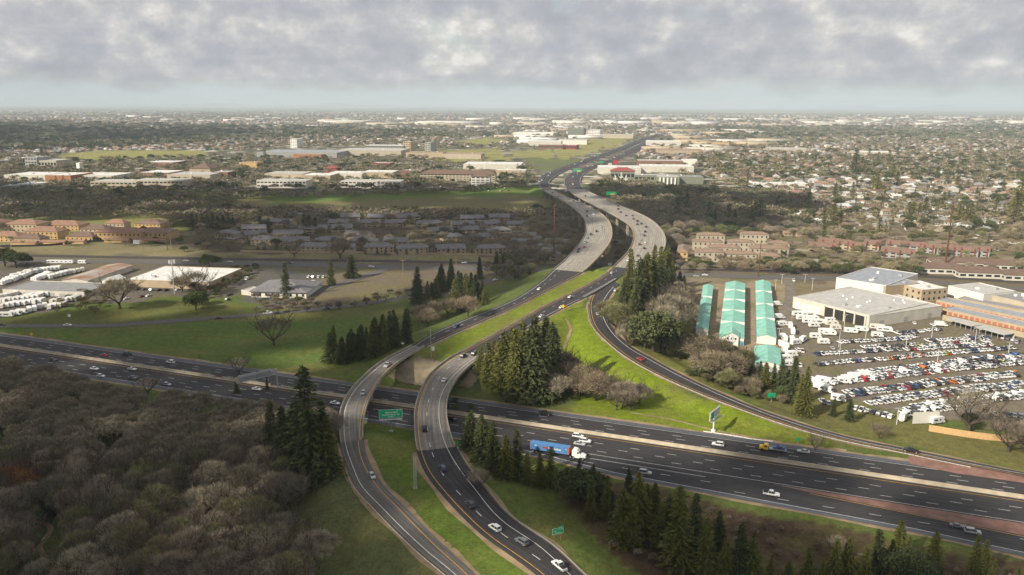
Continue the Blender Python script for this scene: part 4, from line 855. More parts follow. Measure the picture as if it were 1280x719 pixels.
for x, y, t in [(195, 580, 470), (275, 640, 540), (320, 650, 530), (360, 640, 560), (220, 620, 560), (330, 520, 430), (355, 510, 440), (430, 380, 260), (420, 480, 420), (540, 470, 370), (520, 450, 390), (465, 350, 290), (380, 320, 270), (600, 320, 260), (620, 400, 330), (640, 430, 370), (840, 400, 340), (700, 600, 520), (720, 600, 520), (750, 600, 530), (780, 590, 500), (810, 570, 540), (900, 500, 460), (950, 630, 520), (1000, 640, 520), (1130, 600, 500), (1230, 620, 480), (1250, 560, 410), (1170, 480, 420), (940, 440, 390), (230, 330, 300), (125, 320, 280), (80, 320, 280), (180, 320, 275), (150, 400, 350), (500, 300, 250), (545, 330, 270), (640, 290, 250), (910, 370, 310), (940, 370, 330), (275, 719, 640), (550, 700, 600), (870, 560, 470), (985, 610, 540), (40, 560, 500), (100, 590, 540)]:
    CG_.append((random.choice(['con', 'conl']), 960 + x / 4, 120 + y / 4, 120 + t / 4))
for x, y, t in [(825, 580, 500), (870, 580, 480), (950, 560, 490), (1010, 640, 560), (1080, 630, 530), (1110, 630, 560), (1190, 640, 540), (1210, 620, 520), (1235, 620, 510), (980, 600, 520), (840, 270, 235)]: CG_.append(('con', 640 + x / 4, 120 + y / 4, 120 + t / 4))
for x in (240, 246, 253, 259, 266, 272, 279, 286, 291): CG_.append(('con', x, 289, 270 + random.uniform(0, 3)))
for x, y, t in ((380, 293, 270), (387, 293, 271), (394, 293, 273), (325, 292, 273), (336, 292, 275), (52, 204, 190), (330, 200, 188), (302, 226, 216), (618, 226, 214), (624, 226, 216), (632, 224, 214), (240, 231, 223), (95, 233, 226), (85, 233, 227)): CG_.append(('con', x, y, t))
for x in range(457, 645, 13): CG_.append(('con', x + random.uniform(-3, 3), 319, 310 + random.uniform(-1, 2)))
for x in (322, 331, 345, 358): CG_.append(('con', x, 316, 309))
for k, x, y, t in CG_: tpx(k, x, y, t, False, wide=1.35, group='conifers of the valley and suburb')
MID.sort(key=lambda q: -q[4]); print('mid trees', len(MID)); cnt = {}
rest = []
for k, x, y, h, py in MID:
    fam = KINDS[k][0]; cnt[fam] = cnt.get(fam, 0) + 1
    if cnt[fam] <= {'bare_oak': 285, 'bare_tree': 270, 'evergreen_tree': 230, 'conifer': 90}.get(fam, 0): tree(k, x, y, h, False, 1.15, 'leafless and evergreen trees of the valley')
    else: rest.append((k, x, y, h))
FARMATS = [M['twig'], M['bark'], M['twig_olive'], M['twig_tan'], M['needle'], M['needle_light'], M['leaf']]
MI_OF = {'oak': 0, 'thin': 0, 'oako': 2, 'tan': 3, 'con': 4, 'conl': 5, 'leaf': 6}
def lowpoly(kind, seed):
    if kind in ('con', 'conl'): return tri_arrays(with_stem(make_conifer(seed, dens=.14, m='needle', R0=3.8, step=.8), 8, .3, [M['needle'], M['bark']]))
    return tri_arrays(make_twigs(seed, count=90, n=9, wd=(1.1, 1.9), ln=(1.4, 2.4), Hc=4.4) if kind != 'leaf' else make_leafy(seed, count=110, n=8, sz=(1.4, 2.2)))
LOW = {k: [lowpoly(k, 300 + i * 7 + j) for j in range(3)] for i, k in enumerate(('oak', 'con', 'leaf'))}
def low_item(k, x, y, h, wide=1.2):
    base = 'con' if k in ('con', 'conl') else 'leaf' if k == 'leaf' else 'oak'; s_ = h / KINDS[k][1]
    return (random.choice(LOW[base]), x, y, gh(x, y) - .3, random.uniform(0, 6.28), s_ * wide, s_, np.array([MI_OF[k], 1]))
if rest: tag(merge('valley_woodland', [low_item(*r_) for r_ in rest], FARMATS), kind='stuff')
print('tree counts', NT, 'rest', len(rest))
# ---------------------------------------------------------------- vehicles (x forward)
PAINT = {}
def paint_mat(n, c): PAINT[n] = mat('paint_' + n, c, 0.32, 0.03, 0.5, spec=0.5); return PAINT[n]
for n, c in dict(white=(.74, .74, .72), silver=(.42, .43, .44), grey=(.16, .165, .17), black=(.02, .021, .023), red=(.36, .03, .035), blue=(.035, .10, .27), dark_blue=(.03, .055, .12), tan=(.42, .35, .25), maroon=(.14, .02, .035), orange=(.60, .17, .03), yellow=(.78, .50, .02), cream=(.66, .62, .54), lime=(.42, .50, .05), green=(.10, .38, .04), charcoal=(.055, .06, .065)).items(): paint_mat(n, c)
WORD = {n: n.replace('_', ' ') for n in PAINT}
def loft(secs, m=0):
    """secs: list of closed sections with equal point counts"""
    n = len(secs[0]); v = [p for s in secs for p in s]; f = []
    for i in range(len(secs) - 1):
        for k in range(n): f.append((i * n + k, (i + 1) * n + k, (i + 1) * n + (k + 1) % n, i * n + (k + 1) % n))
    f += [tuple(range(n)), tuple(range(len(secs) * n - 1, (len(secs) - 1) * n - 1, -1))]
    return v, f
def sec(x, w, z0, z1, r=.12, crown=0.0):
    return [(x, -w + r, z0), (x, -w, z0 + r), (x, -w, z1 - r), (x, -w + r * 1.4, z1), (x, w - r * 1.4, z1), (x, w, z1 - r), (x, w, z0 + r), (x, w - r, z0)]
CARS = {  # length, half width, belt profile [(x, z)], cabin: base x0,x1, roof x0,x1, roof z
    'sedan': dict(L=4.7, w=.91, prof=[(-2.35, .72), (-2.28, .92), (-1.5, 1.0), (.9, .96), (1.9, .86), (2.28, .72), (2.35, .55)], cab=(-1.75, 1.05, -.95, .25, 1.44, .92)),
    'suv': dict(L=4.8, w=.95, prof=[(-2.4, .85), (-2.34, 1.08), (-1.5, 1.10), (1.0, 1.08), (2.0, 1.0), (2.33, .85), (2.4, .6)], cab=(-2.3, 1.2, -1.95, .4, 1.74, 1.07)),
    'pickup': dict(L=5.7, w=.98, prof=[(-2.85, .8), (-2.8, 1.05), (-.9, 1.06), (1.2, 1.12), (2.4, 1.06), (2.78, .9), (2.85, .6)], cab=(-.95, 1.35, -.65, .65, 1.86, 1.08)),
    'van': dict(L=5.6, w=1.0, prof=[(-2.8, .9), (-2.76, 1.25), (-1.5, 1.28), (1.6, 1.25), (2.3, 1.1), (2.75, .9), (2.8, .6)], cab=(-2.76, 2.0, -2.7, 1.2, 2.25, 1.25)),
    'compact': dict(L=4.1, w=.87, prof=[(-2.05, .72), (-2.0, .98), (-1.3, 1.0), (.8, .96), (1.6, .86), (2.0, .72), (2.05, .55)], cab=(-1.95, 1.0, -1.5, .2, 1.5, .95))}
def car_parts(kind):
    c = CARS[kind]; w = c['w']; P = {}; secs = []
    for x, z in c['prof']: t = 1 - .10 * max(0, abs(x) - c['L'] / 2 + .35) / .35; secs.append(sec(x, w * t, .30, z))
    P['body'] = [MB().add(*loft(secs))]
    b0, b1, r0, r1, rz, bz = c['cab']; g = MB()
    gl = [(b0, -w + .06, bz - .06), (b1, -w + .06, bz - .06), (r1, -w + .24, rz - .04), (r0, -w + .24, rz - .04), (b0, w - .06, bz - .06), (b1, w - .06, bz - .06), (r1, w - .24, rz - .04), (r0, w - .24, rz - .04)]
    g.add(gl, [(0, 1, 2, 3), (5, 4, 7, 6), (1, 5, 6, 2), (4, 0, 3, 7), (3, 2, 6, 7), (1, 0, 4, 5)]); P['cabin_glass'] = [g]
    rf = MB(); rf.box(r0 + .02, -w + .22, rz - .06, r1 - .02, w - .22, rz)
    for s in (-1, 1):      # pillars
        for xb, xr in ((b0, r0), (b1, r1), ((b0 + b1) / 2 - .1, (r0 + r1) / 2 - .1)):
            rf.tube((xb, s * (w - .055), bz - .05), (xr, s * (w - .23), rz - .02), .045, .04, 4, caps=False)
    if kind == 'van': rf.box(r0 + .05, -w + .03, bz - .05, .55, w - .03, rz - .01)
    P['roof'] = [rf]
    if kind == 'pickup':
        bd = MB(); bd.box(-2.72, -w + .14, 1.0, -1.0, w - .14, 1.085); P['cargo_bed'] = [bd]
    wr = .36 if kind in ('suv', 'pickup', 'van') else .32; wx = c['L'] / 2 - .85; P['wheel'] = []
    for x in (-wx, wx):
        for s in (-1, 1): P['wheel'].append(MB().tube((x, s * (w - .2), wr), (x, s * (w + .02), wr), wr, wr, 12).tube((x, s * (w + .02), wr), (x, s * (w + .03), wr), wr * .6, wr * .55, 8, 1))
    P['headlight'] = [MB().box(c['L'] / 2 - .14, s * w * .8 - .17, .62, c['L'] / 2 - .0, s * w * .8 + .17, .76) for s in (-1, 1)]
    P['taillight'] = [MB().box(-c['L'] / 2 + .0, s * w * .82 - .13, .7, -c['L'] / 2 + .12, s * w * .82 + .13, .92) for s in (-1, 1)]
    return P
PM = {'body': 0, 'roof': 0, 'cargo_bed': 'black', 'cabin_glass': 'glass', 'wheel': 'black', 'headlight': 'lamp_lens', 'taillight': 'red_light'}
CARMESH, CARFAR = {}, {}
for k in CARS:
    P = car_parts(k); CARMESH[k] = [(nm, q.mesh(nm, [M[PM[nm]], M['steel']] if PM[nm] else [PAINT['white']])) for nm, L_ in P.items() for q in L_]
    one = MB()
    for nm, L_ in P.items():
        if nm in ('headlight',): continue
        for q in L_: one.add(q.v, q.f, {'body': 0, 'roof': 0, 'cabin_glass': 1, 'taillight': 2}.get(nm, 3))
    CARFAR[k] = one.mesh('car', [PAINT['white'], M['glass'], M['red_light'], M['black']])
def slot0(o, m): o.material_slots[0].link = 'OBJECT'; o.material_slots[0].material = m
GAPS = {}
def vehicle(kind, col, x, y, z, rz, near=True, label=None, group=None, look=None, cat=None):
    nm = {'sedan': 'sedan', 'suv': 'sport_utility_vehicle', 'pickup': 'pickup_truck', 'van': 'cargo_van', 'compact': 'hatchback'}[kind]; cat = cat or {'suv': 'SUV', 'pickup': 'pickup', 'van': 'van'}.get(kind, 'car')
    if near:
        o = empty(nm, (x, y, z), rz)
        for pn, me in CARMESH[kind]:
            c = put(pn, me, parent=o)
            if pn in ('body', 'roof'): slot0(c, PAINT[col])
    else: o = put(nm, CARFAR[kind], (x, y, z), rz); slot0(o, PAINT[col])
    if label: tag(o, label, cat, group)
    else: reg(o, look or f"{WORD[col]} {dict(suv='SUV').get(kind, kind)}", (x, y, z), cat, group)
    return o
def on_road(rd, px, py, kind, col, away, near, label=None, group=None, look=None):
    p = at(px, py, rd.zf(py)); z, a = rd.near(p[0], p[1]); p = at(px, py, z); z, a = rd.near(p[0], p[1])
    if away is False: a += math.pi
    return vehicle(kind, col, p[0], p[1], z + (.04 if rd is not RC else .05), a, near, label, group, look)
GF = 'vehicles driving on the freeway'
for px, py, k, c, lab in ((131, 449, 'sedan', 'red', 'red sedan driving ahead of the black one on the freeway beyond the median'), (159, 447.5, 'pickup', 'charcoal', 'dark pickup following the red sedan on the freeway'), (214, 457, 'suv', 'white', 'white SUV in the far freeway lanes, between the red sedan and the sign gantry'),
        (682, 518, 'pickup', 'black', 'black pickup in the far freeway lanes just past the twin bridges'), (899, 555, 'suv', 'white', 'white SUV beside the signpost, trailing off ahead of the yellow tow truck'), (1006, 563, 'sedan', 'silver', 'pale silver sedan following the yellow tow truck')):
    p = at(px, py, .03); vehicle(k, c, p[0], p[1], .03, FANG + math.pi, True, lab, GF)
for px, py, k, c, lab in ((67, 455, 'sedan', 'charcoal', 'dark sedan half hidden by the wood in the near freeway lanes'), (119, 466, 'sedan', 'white', 'white sedan beside a white hatchback in the near freeway lanes above the wood'), (127, 475, 'compact', 'white', 'white hatchback hugging the near freeway shoulder above the wood'),
        (166, 466, 'sedan', 'white', 'white sedan alongside the median, ahead of the pair of white cars'), (167, 477, 'sedan', 'grey', 'grey sedan in the near freeway lanes above the wood'), (210, 485, 'compact', 'silver', 'silver hatchback glimpsed through the bare trees on the freeway'), (322, 490, 'sedan', 'white', 'white sedan passing beneath the overhead sign gantry'),
        (420, 507, 'sedan', 'white', 'white sedan about to pass under the narrower ramp bridge'), (566, 526, 'suv', 'black', 'black SUV emerging from under the wider ramp bridge'), (724, 546, 'suv', 'white', 'white SUV by the median, rearmost of three cars bunched above the container truck'), (733, 552, 'suv', 'white', 'white SUV foremost of three cars bunched above the container truck'),
        (726, 555.5, 'sedan', 'silver', 'silver sedan running between the container truck and two white SUVs'), (808, 591, 'suv', 'silver', 'silver SUV on the entrance lane ahead of the container truck'), (966, 616.5, 'pickup', 'white', 'white pickup at the tip of the red gore paving'), (1199, 655, 'sedan', 'grey', 'dark grey sedan driving just behind a silver SUV near the red gore paving'), (1218, 662, 'suv', 'silver', 'silver SUV driving just ahead of a dark grey sedan near the red gore paving')):
    p = at(px, py, .03); vehicle(k, c, p[0], p[1], .03, FANG, True, lab, GF)
GR = 'vehicles driving on the ramps'
for rd, px, py, k, c, aw, lab in ((RA, 485, 459, 'pickup', 'silver', False, 'silver pickup on the narrow ramp bridge, higher up than the blue sedan'), (RA, 455, 494, 'compact', 'silver', False, 'pale silver hatchback halfway over the narrow ramp bridge'), (RA, 467, 598, 'compact', 'silver', False, 'pale blue-silver hatchback descending the narrow ramp below its bridge'), (RA, 571, 410, 'suv', 'dark_blue', False, 'dark blue SUV on the descending ramp beside the conifers'), (RA, 674, 362, 'sedan', 'white', False, 'white sedan on the descending carriageway just below the viaduct end'),
        (RB, 702, 709, 'pickup', 'white', True, 'white pickup at the bottom of the wide ramp by the lone green roadside sign'), (RB, 655, 679, 'suv', 'grey', True, 'dark grey SUV on the wide ramp, straddling the edge line'), (RB, 621, 662, 'suv', 'white', True, 'white SUV climbing the wide ramp beside the orange edge line'), (RB, 590, 633, 'suv', 'charcoal', True, 'charcoal SUV climbing the wide ramp, near its outer line'), (RB, 555, 588, 'suv', 'dark_blue', True, 'dark blue SUV on the wide ramp just below its bridge'), (RB, 532, 538, 'pickup', 'black', True, 'black pickup entering the wide ramp bridge by the orange line'),
        (RB, 556, 477, 'sedan', 'white', True, 'white sedan in the middle of the wide ramp bridge'), (RB, 580, 447, 'suv', 'black', True, 'black SUV leaving the far end of the wide ramp bridge'), (RB, 594, 444, 'suv', 'black', True, 'black SUV partly behind the conifers at the end of the wide ramp bridge'), (RB, 677, 396, 'sedan', 'white', True, 'white sedan on the highway above the conifer clump, behind two other white cars'), (RB, 702, 384.5, 'sedan', 'white', True, 'white sedan beside the yellow warning sign on the highway'), (RB, 713, 371.5, 'sedan', 'white', True, 'white sedan on the highway ahead of two other white cars'), (RB, 765, 341, 'sedan', 'silver', True, 'silver sedan passing the start of the exit gore stripes'),
        (RC, 801, 449, 'sedan', 'red', False, 'red sedan halfway down the curving exit ramp'), (RC, 747, 378, 'sedan', 'dark_blue', False, 'dark blue sedan at the top bend of the exit ramp'), (RC, 747, 393, 'sedan', 'silver', False, 'silver sedan at the tightest bend of the exit ramp'), (RC, 769, 363, 'compact', 'white', False, 'white hatchback entering the exit ramp beside the tall conifers'), (RC, 1140, 561, 'pickup', 'black', False, 'black pickup at the foot of the exit ramp above the red gore paving')):
    on_road(rd, px, py, k, c, aw, True, lab, GR)
for px, py, k, c, a, C_, lab in ((85, 412, 'sedan', 'white', 1, CD, 'white sedan on the frontage road below the trailer lot'), (274, 401.5, 'sedan', 'maroon', 1, CD, 'dark red sedan on the frontage road'), (335, 395, 'pickup', 'white', 1, CD, 'white pickup on the frontage road with a black car behind it'), (347, 395, 'sedan', 'black', 1, CD, 'black sedan behind the white pickup on the frontage road'), (409, 388, 'sedan', 'silver', 1, CD, 'grey-green sedan on the frontage road, between the pickup and the grey SUV'), (442, 382, 'suv', 'grey', 1, CD, 'grey SUV on the frontage road above the dense conifer clump'), (619, 351, 'sedan', 'white', 1, CD, 'white sedan on the frontage road near the viaduct'), (2, 412, 'sedan', 'black', 1, CD, 'black sedan entering the frontage road at the photo edge'),
        (232, 330, 'sedan', 'white', 1, CE, 'white sedan on the main street beyond the cell tower'), (287, 331, 'sedan', 'white', 0, CE, 'white sedan on the main street before the big bare tree'), (362, 332, 'pickup', 'grey', 1, CE, 'grey pickup on the main street behind the grey hipped building'), (464, 336, 'suv', 'white', 1, CE, 'white SUV turning at the street junction'), (580, 330, 'sedan', 'white', 0, CE, 'white sedan on the main street behind the conifer group'), (870, 344.5, 'sedan', 'silver', 1, CE, 'silver sedan on the main street above the narrow teal-roofed building'), (881, 343, 'sedan', 'white', 1, CE, 'white sedan on the main street ahead of the silver one'), (992, 349, 'pickup', 'white', 1, CH, 'white pickup at the top of the storage yard lane')):
    p = hit(px, py); i = int(np.argmin((C_[:, 0] - p[0]) ** 2 + (C_[:, 1] - p[1]) ** 2)); t = C_[min(i + 1, len(C_) - 1)] - C_[max(i - 1, 0)]
    vehicle(k, c, p[0], p[1], p[2] + .2, math.atan2(t[1], t[0]) + (0 if a else math.pi), True, lab, 'vehicles on the streets')
VD = [(RA, 706, 321, 'black'), (RA, 722, 315, 'charcoal'), (RA, 723, 312, 'maroon'), (RA, 730, 309, 'red'), (RA, 731, 303, 'silver'), (RA, 734, 298, 'grey'), (RA, 738, 293, 'dark_blue'), (RA, 745, 289, 'black'), (RA, 742, 275, 'white'), (RA, 750, 283, 'silver'), (RA, 733, 270, 'dark_blue'), (RA, 733, 264, 'black'), (RA, 697, 246, 'black'), (RA, 690, 241, 'charcoal'), (RA, 705, 249, 'white'), (RA, 712, 254, 'silver'), (RA, 720, 259, 'white'), (RA, 741, 268, 'white'), (RA, 716, 251, 'blue'),
      (RB, 797, 319, 'dark_blue'), (RB, 785, 325, 'white'), (RB, 805, 310, 'black'), (RB, 806, 303, 'white'), (RB, 799, 305, 'maroon'), (RB, 800, 299, 'silver'), (RB, 805, 294, 'charcoal'), (RB, 800, 292, 'silver'), (RB, 806, 289, 'black'), (RB, 807, 283, 'black'), (RB, 796, 280, 'charcoal'), (RB, 801, 279, 'dark_blue'), (RB, 791, 273, 'maroon'), (RB, 796, 276, 'black'), (RB, 790, 269, 'charcoal'), (RB, 782, 269, 'black'), (RB, 775, 265, 'charcoal'), (RB, 772, 261, 'black'), (RB, 772, 257, 'dark_blue'), (RB, 771, 253, 'black'), (RB, 731, 245, 'black')]
for rd, x, y, c in VD: on_road(rd, x, y, random.choice(['sedan', 'suv', 'suv']), c, rd is RB, False, group='cars on the viaducts')
for rd in (RA, RB):
    s0 = rd.s_at(236); s1 = rd.s_at(185)
    for k in range(34):
        d = s0 + (s1 - s0) * (k + random.random() * .8) / 34 ; off = random.choice([3, 6.7, 10.4, 14]); x, y, z = rd.pt(d, off); zz, a = rd.near(x, y); c = random.choice(['white', 'white', 'silver', 'charcoal', 'black', 'red'])
        vehicle(random.choice(['sedan', 'suv', 'van']), c, x, y, z + .05, a + (0 if rd is RB else math.pi), False, group='cars queueing on the distant highway')
# container truck
def axle(b, x, w, r=.5, m=2):
    for s in (-1, 1): b.tube((x, s * (w - .45), r), (x, s * w, r), r, r, 14, m)
def container_truck(px, py):
    p = at(px, py, .03); t = empty('container_truck', (p[0], p[1], .03), FANG); tag(t, 'long blue container truck with white tractor cab on the freeway', 'truck', GF)
    bl = mat('container_blue', (.075, .20, .42), .6, .12, .5); rd_ = mat('container_end_orange', (.42, .13, .07), .6, .15, 1)
    b = MB(); b.box(-9.4, -1.3, 1.35, 6.4, 1.3, 4.15)
    for i in range(40): b.box(-9.2 + i * .39, -1.33, 1.5, -9.2 + i * .39 + .2, -1.3, 4.0); b.box(-9.2 + i * .39, 1.3, 1.5, -9.2 + i * .39 + .2, 1.33, 4.0)
    c = b.build('container', [bl], t)
    e = MB(); e.box(-9.47, -1.33, 1.3, -9.4, 1.33, 4.2); e.build('end_frame', [rd_], t); e = MB(); e.box(6.4, -1.33, 1.3, 6.47, 1.33, 4.2); e.build('end_frame', [rd_], t)
    e = MB(); e.box(6.0, -1.37, 1.35, 6.4, -1.335, 4.15); e.build('end_frame', [rd_], t)
    lg = MB(); lg.box(-4.3, -1.40, 2.45, -3.4, -1.36, 3.15); lg.box(-3.2, -1.40, 2.45, -2.2, -1.36, 3.15); o = lg.build('logo_mark', [PAINT['red']], t)
    text_mesh('Mandoline', 1.25, M['white'], t, (-2.0, -1.39, 2.45), (R(90), 0, 0), name='logo_lettering')
    text_mesh('40', .6, M['white'], t, (5.0, -1.39, 3.1), (R(90), 0, 0), name='container_number'); text_mesh('HD', .7, M['white'], t, (-7.6, -1.39, 3.0), (R(90), 0, 0), name='container_number')
    ch = MB(); ch.box(-9.3, -.5, .95, 6.2, .5, 1.35); ch.box(6.0, -.45, .75, 12.0, .45, 1.05); ch.build('chassis', [M['black']], t)
    for x in (-8.2, -6.9, 7.0, 8.3, 12.0):
        for s in (-1, 1): MB().tube((x, s * .8, .5), (x, s * 1.27, .5), .5, .5, 14).tube((x, s * 1.27, .5), (x, s * 1.29, .5), .25, .22, 8, 1).build('wheel', [M['black'], M['steel']], t)
    wh = PAINT['white']; cb = MB(); prof = [(7.6, 1.1), (7.6, 3.3), (8.0, 4.0), (9.6, 3.75), (10.3, 3.0), (11.0, 2.35), (11.0, .8), (8.9, .8), (8.9, 1.1)]; cb.prism(prof, -1.22, 1.22); cb.build('cab', [wh], t)
    hd = MB(); hd.add(*loft([sec(11.0, 1.15, .7, 2.3, .2), sec(12.0, 1.05, .6, 2.1, .25), sec(12.9, .95, .55, 1.85, .25)])); hd.build('hood', [wh], t)
    fd = MB(); fd.box(8.4, -1.26, .55, 10.6, -1.0, 1.05); fd.box(8.4, 1.0, .55, 10.6, 1.26, 1.05); fd.build('side_step', [wh], t)
    g = MB(); g.add([(10.34, -1.1, 2.98), (10.34, 1.1, 2.98), (11.04, 1.1, 2.34), (11.04, -1.1, 2.34)], [(0, 3, 2, 1)]); g.build('windshield', [M['glass']], t)
    for s in (-1, 1): MB().box(9.6, s * 1.235 - .01, 2.3, 10.4, s * 1.235 + .01, 2.95).build('side_window', [M['glass']], t)
    return t
def text_mesh(txt, size, m, parent, loc, rot, name='lettering', align='LEFT', extr=0.01, sx=1.0):
    cu = D.curves.new('txt', 'FONT'); cu.body = txt; cu.size = size; cu.align_x = align; cu.extrude = extr; cu.offset = 0.012 * size; o = D.objects.new('txt', cu); me = D.meshes.new_from_object(o); D.objects.remove(o); D.curves.remove(cu)
    me.materials.clear(); me.materials.append(m); o = put(name, me, loc, 0, (sx, 1, 1), parent); o.rotation_euler = rot; return o
container_truck(694, 567.5)
def tow_truck(px, py):
    p = at(px, py, .03); t = empty('flatbed_tow_truck', (p[0], p[1], .03), FANG + math.pi); tag(t, 'yellow flatbed tow truck on the far side of the freeway', 'truck', GF)
    y = PAINT['yellow']; b = MB(); b.prism([(1.6, .6), (1.6, 2.3), (2.0, 2.55), (3.2, 2.5), (3.6, 1.7), (4.9, 1.5), (5.1, .6)], -1.15, 1.15); b.build('cab', [y], t)
    MB().box(2.2, -1.17, 1.6, 3.1, 1.17, 2.2).build('side_window', [M['glass']], t); MB().add([(3.24, -1, 2.45), (3.24, 1, 2.45), (3.62, 1, 1.72), (3.62, -1, 1.72)], [(0, 3, 2, 1)]).build('windshield', [M['glass']], t)
    MB().box(-5.2, -1.2, .95, 1.4, 1.2, 1.15).box(1.25, -1.2, 1.15, 1.4, 1.2, 1.8).build('flat_bed', [M['steel']], t); MB().box(-4.6, -.45, .6, 3.5, .45, .93).build('chassis', [M['black']], t)
    for x in (-3.4, 3.9):
        for s in (-1, 1): MB().tube((x, s * .75, .48), (x, s * 1.17, .48), .48, .48, 12).build('wheel', [M['black']], t)
    q = p - FD * -2.0
    vehicle('sedan', 'blue', p[0] + FD[0] * 2.4, p[1] + FD[1] * 2.4, 1.19, FANG + math.pi, True, 'blue sedan carried on the bed of the yellow tow truck', 'car being towed')
tow_truck(967, 561)

# ---------------------------------------------------------------- parked vehicles of the storage lot
PARK = []
PCOL = ['white', 'silver', 'grey', 'charcoal', 'black', 'red', 'blue', 'dark_blue', 'tan', 'orange', 'maroon', 'lime']; PW = [60, 11, 9, 9, 5, 4, 1.8, 2.5, 1.5, .9, 1.2, .2]
def prow(rowname, x0, y0, x1, y1, kinds=('sedan', 'suv', 'suv', 'pickup', 'van'), gap=2.85, miss=.05, turn=0.0, w=None, face=1):
    a, b = hit(x0, y0), hit(x1, y1); L_ = np.linalg.norm((b - a)[:2]); n = int(L_ / gap); d = (b - a) / L_; ang = math.atan2(d[1], d[0]); rr_ = random.uniform(-.2, .2)
    for i in range(n):
        if random.random() < miss: continue
        p = a + d * gap * (i + .5) + np.array([-d[1], d[0], 0]) * random.uniform(-.3, .3); px, py = proj(p[0], p[1], 0)
        if 1181 < px < 1232 and 515 < py < 530: continue
        PARK.append((random.choice(kinds), random.choices(PCOL, w or PW)[0], p[0], p[1], ang + math.pi / 2 * face + turn + random.uniform(-.04, .04), float(py), rowname, i))
for nm, x0, y0, x1, y1 in (('second sparse row below the warehouse', 1020, 441, 1128, 434), ('second sparse row below the warehouse', 1130, 434, 1243, 427), ('third row below the warehouse', 1020, 454, 1272, 430), ('third row below the warehouse', 1128, 442, 1200, 436),
        ('upper edge of the densest block', 1066, 464.5, 1282, 439), ('upper middle of the densest block', 1054, 469, 1282, 442.3), ('lower middle of the densest block', 1036, 474, 1282, 445.8), ('lower edge of the densest block', 1024, 478.6, 1282, 449.4),
        ('upper rank of the long double row', 1056, 488.8, 1274, 461.6), ('lower rank of the long double row', 1044, 494, 1274, 465.4),
        ('upper rank of the short double row', 1094, 497.5, 1282, 474), ('lower rank of the short double row', 1084, 502.5, 1282, 478),
        ('uppermost of the white fleet rows', 1142, 506, 1282, 487.5), ('middle of the white fleet rows', 1134, 510.5, 1282, 491.5), ('lowest of the white fleet rows', 1128, 515, 1196, 506),
        ('row along the roadside fence', 1068, 507, 1135, 523), ('corner row beside the big bare oak', 1240, 513, 1290, 517),
        ('row before the carports', 1158, 423, 1236, 418), ('scattered row under the open bays', 1100, 423, 1150, 417), ('broken row above the second sparse row', 1150, 429, 1240, 422), ('uppermost row by the warehouse wall', 1120, 414, 1178, 408), ('row below the motorhomes', 1048, 426, 1140, 420), ('sparse upper row', 1078, 432, 1150, 427), ('row by the orange doors', 1252, 418, 1282, 424)):
    fleet = 'white fleet' in nm; prow(nm, x0, y0, x1, y1, kinds=('van', 'suv', 'pickup') if fleet else ('sedan', 'suv', 'suv', 'pickup', 'sedan', 'van') if 'block' in nm else ('sedan', 'suv', 'pickup', 'sedan', 'suv'), w=[90, 3, 2, 2, 1, .5, 1, 0, 0, 0, 0, 0] if fleet else None, gap=2.5)
PARK.sort(key=lambda q: -q[5]); print('parked', len(PARK)); num = {}
ORD = ['', 'first', 'second', 'third', 'fourth', 'fifth', 'sixth', 'seventh', 'eighth', 'ninth', 'tenth', 'eleventh', 'twelfth', 'thirteenth', 'fourteenth', 'fifteenth', 'sixteenth', 'seventeenth', 'eighteenth', 'nineteenth']
TENS = ['', '', 'twent', 'thirt', 'fort', 'fift', 'sixt', 'sevent', 'eight', 'ninet']
def ordw(n):
    if n < 20: return ORD[n]
    if n < 100: return TENS[n // 10] + ('ieth' if n % 10 == 0 else 'y-' + ORD[n % 10])
    return 'one-hundred-and-' + ordw(n - 100) if n > 100 else 'hundredth'
ind = PARK[:300]; ind.sort(key=lambda q: (q[6], q[2]))
for k, c, x, y, a, py, rn, i in ind:
    key = (rn, k, c); num[key] = num.get(key, 0) + 1; w_ = dict(suv='SUV').get(k, k); n_ = num[key]
    lab = f"{ordw(n_)} {WORD[c]} {w_} from the storage office, {rn}"
    vehicle(k, c, x, y, gh(x, y) + .02, a, False, lab, 'vehicles parked in the storage lot')
cols = list(PAINT); pm = [PAINT[c] for c in cols] + [M['glass'], M['red_light'], M['black']]; nC = len(cols)
it = []
for k, c, x, y, a, py, rn, i in PARK[300:]: it.append((tri_arrays(CARFAR[k]), x, y, gh(x, y) + .02, a, 1, 1, np.array([cols.index(c), nC, nC + 1, nC + 2])))
if it: tag(merge('parked_cars', it, pm), kind='stuff')
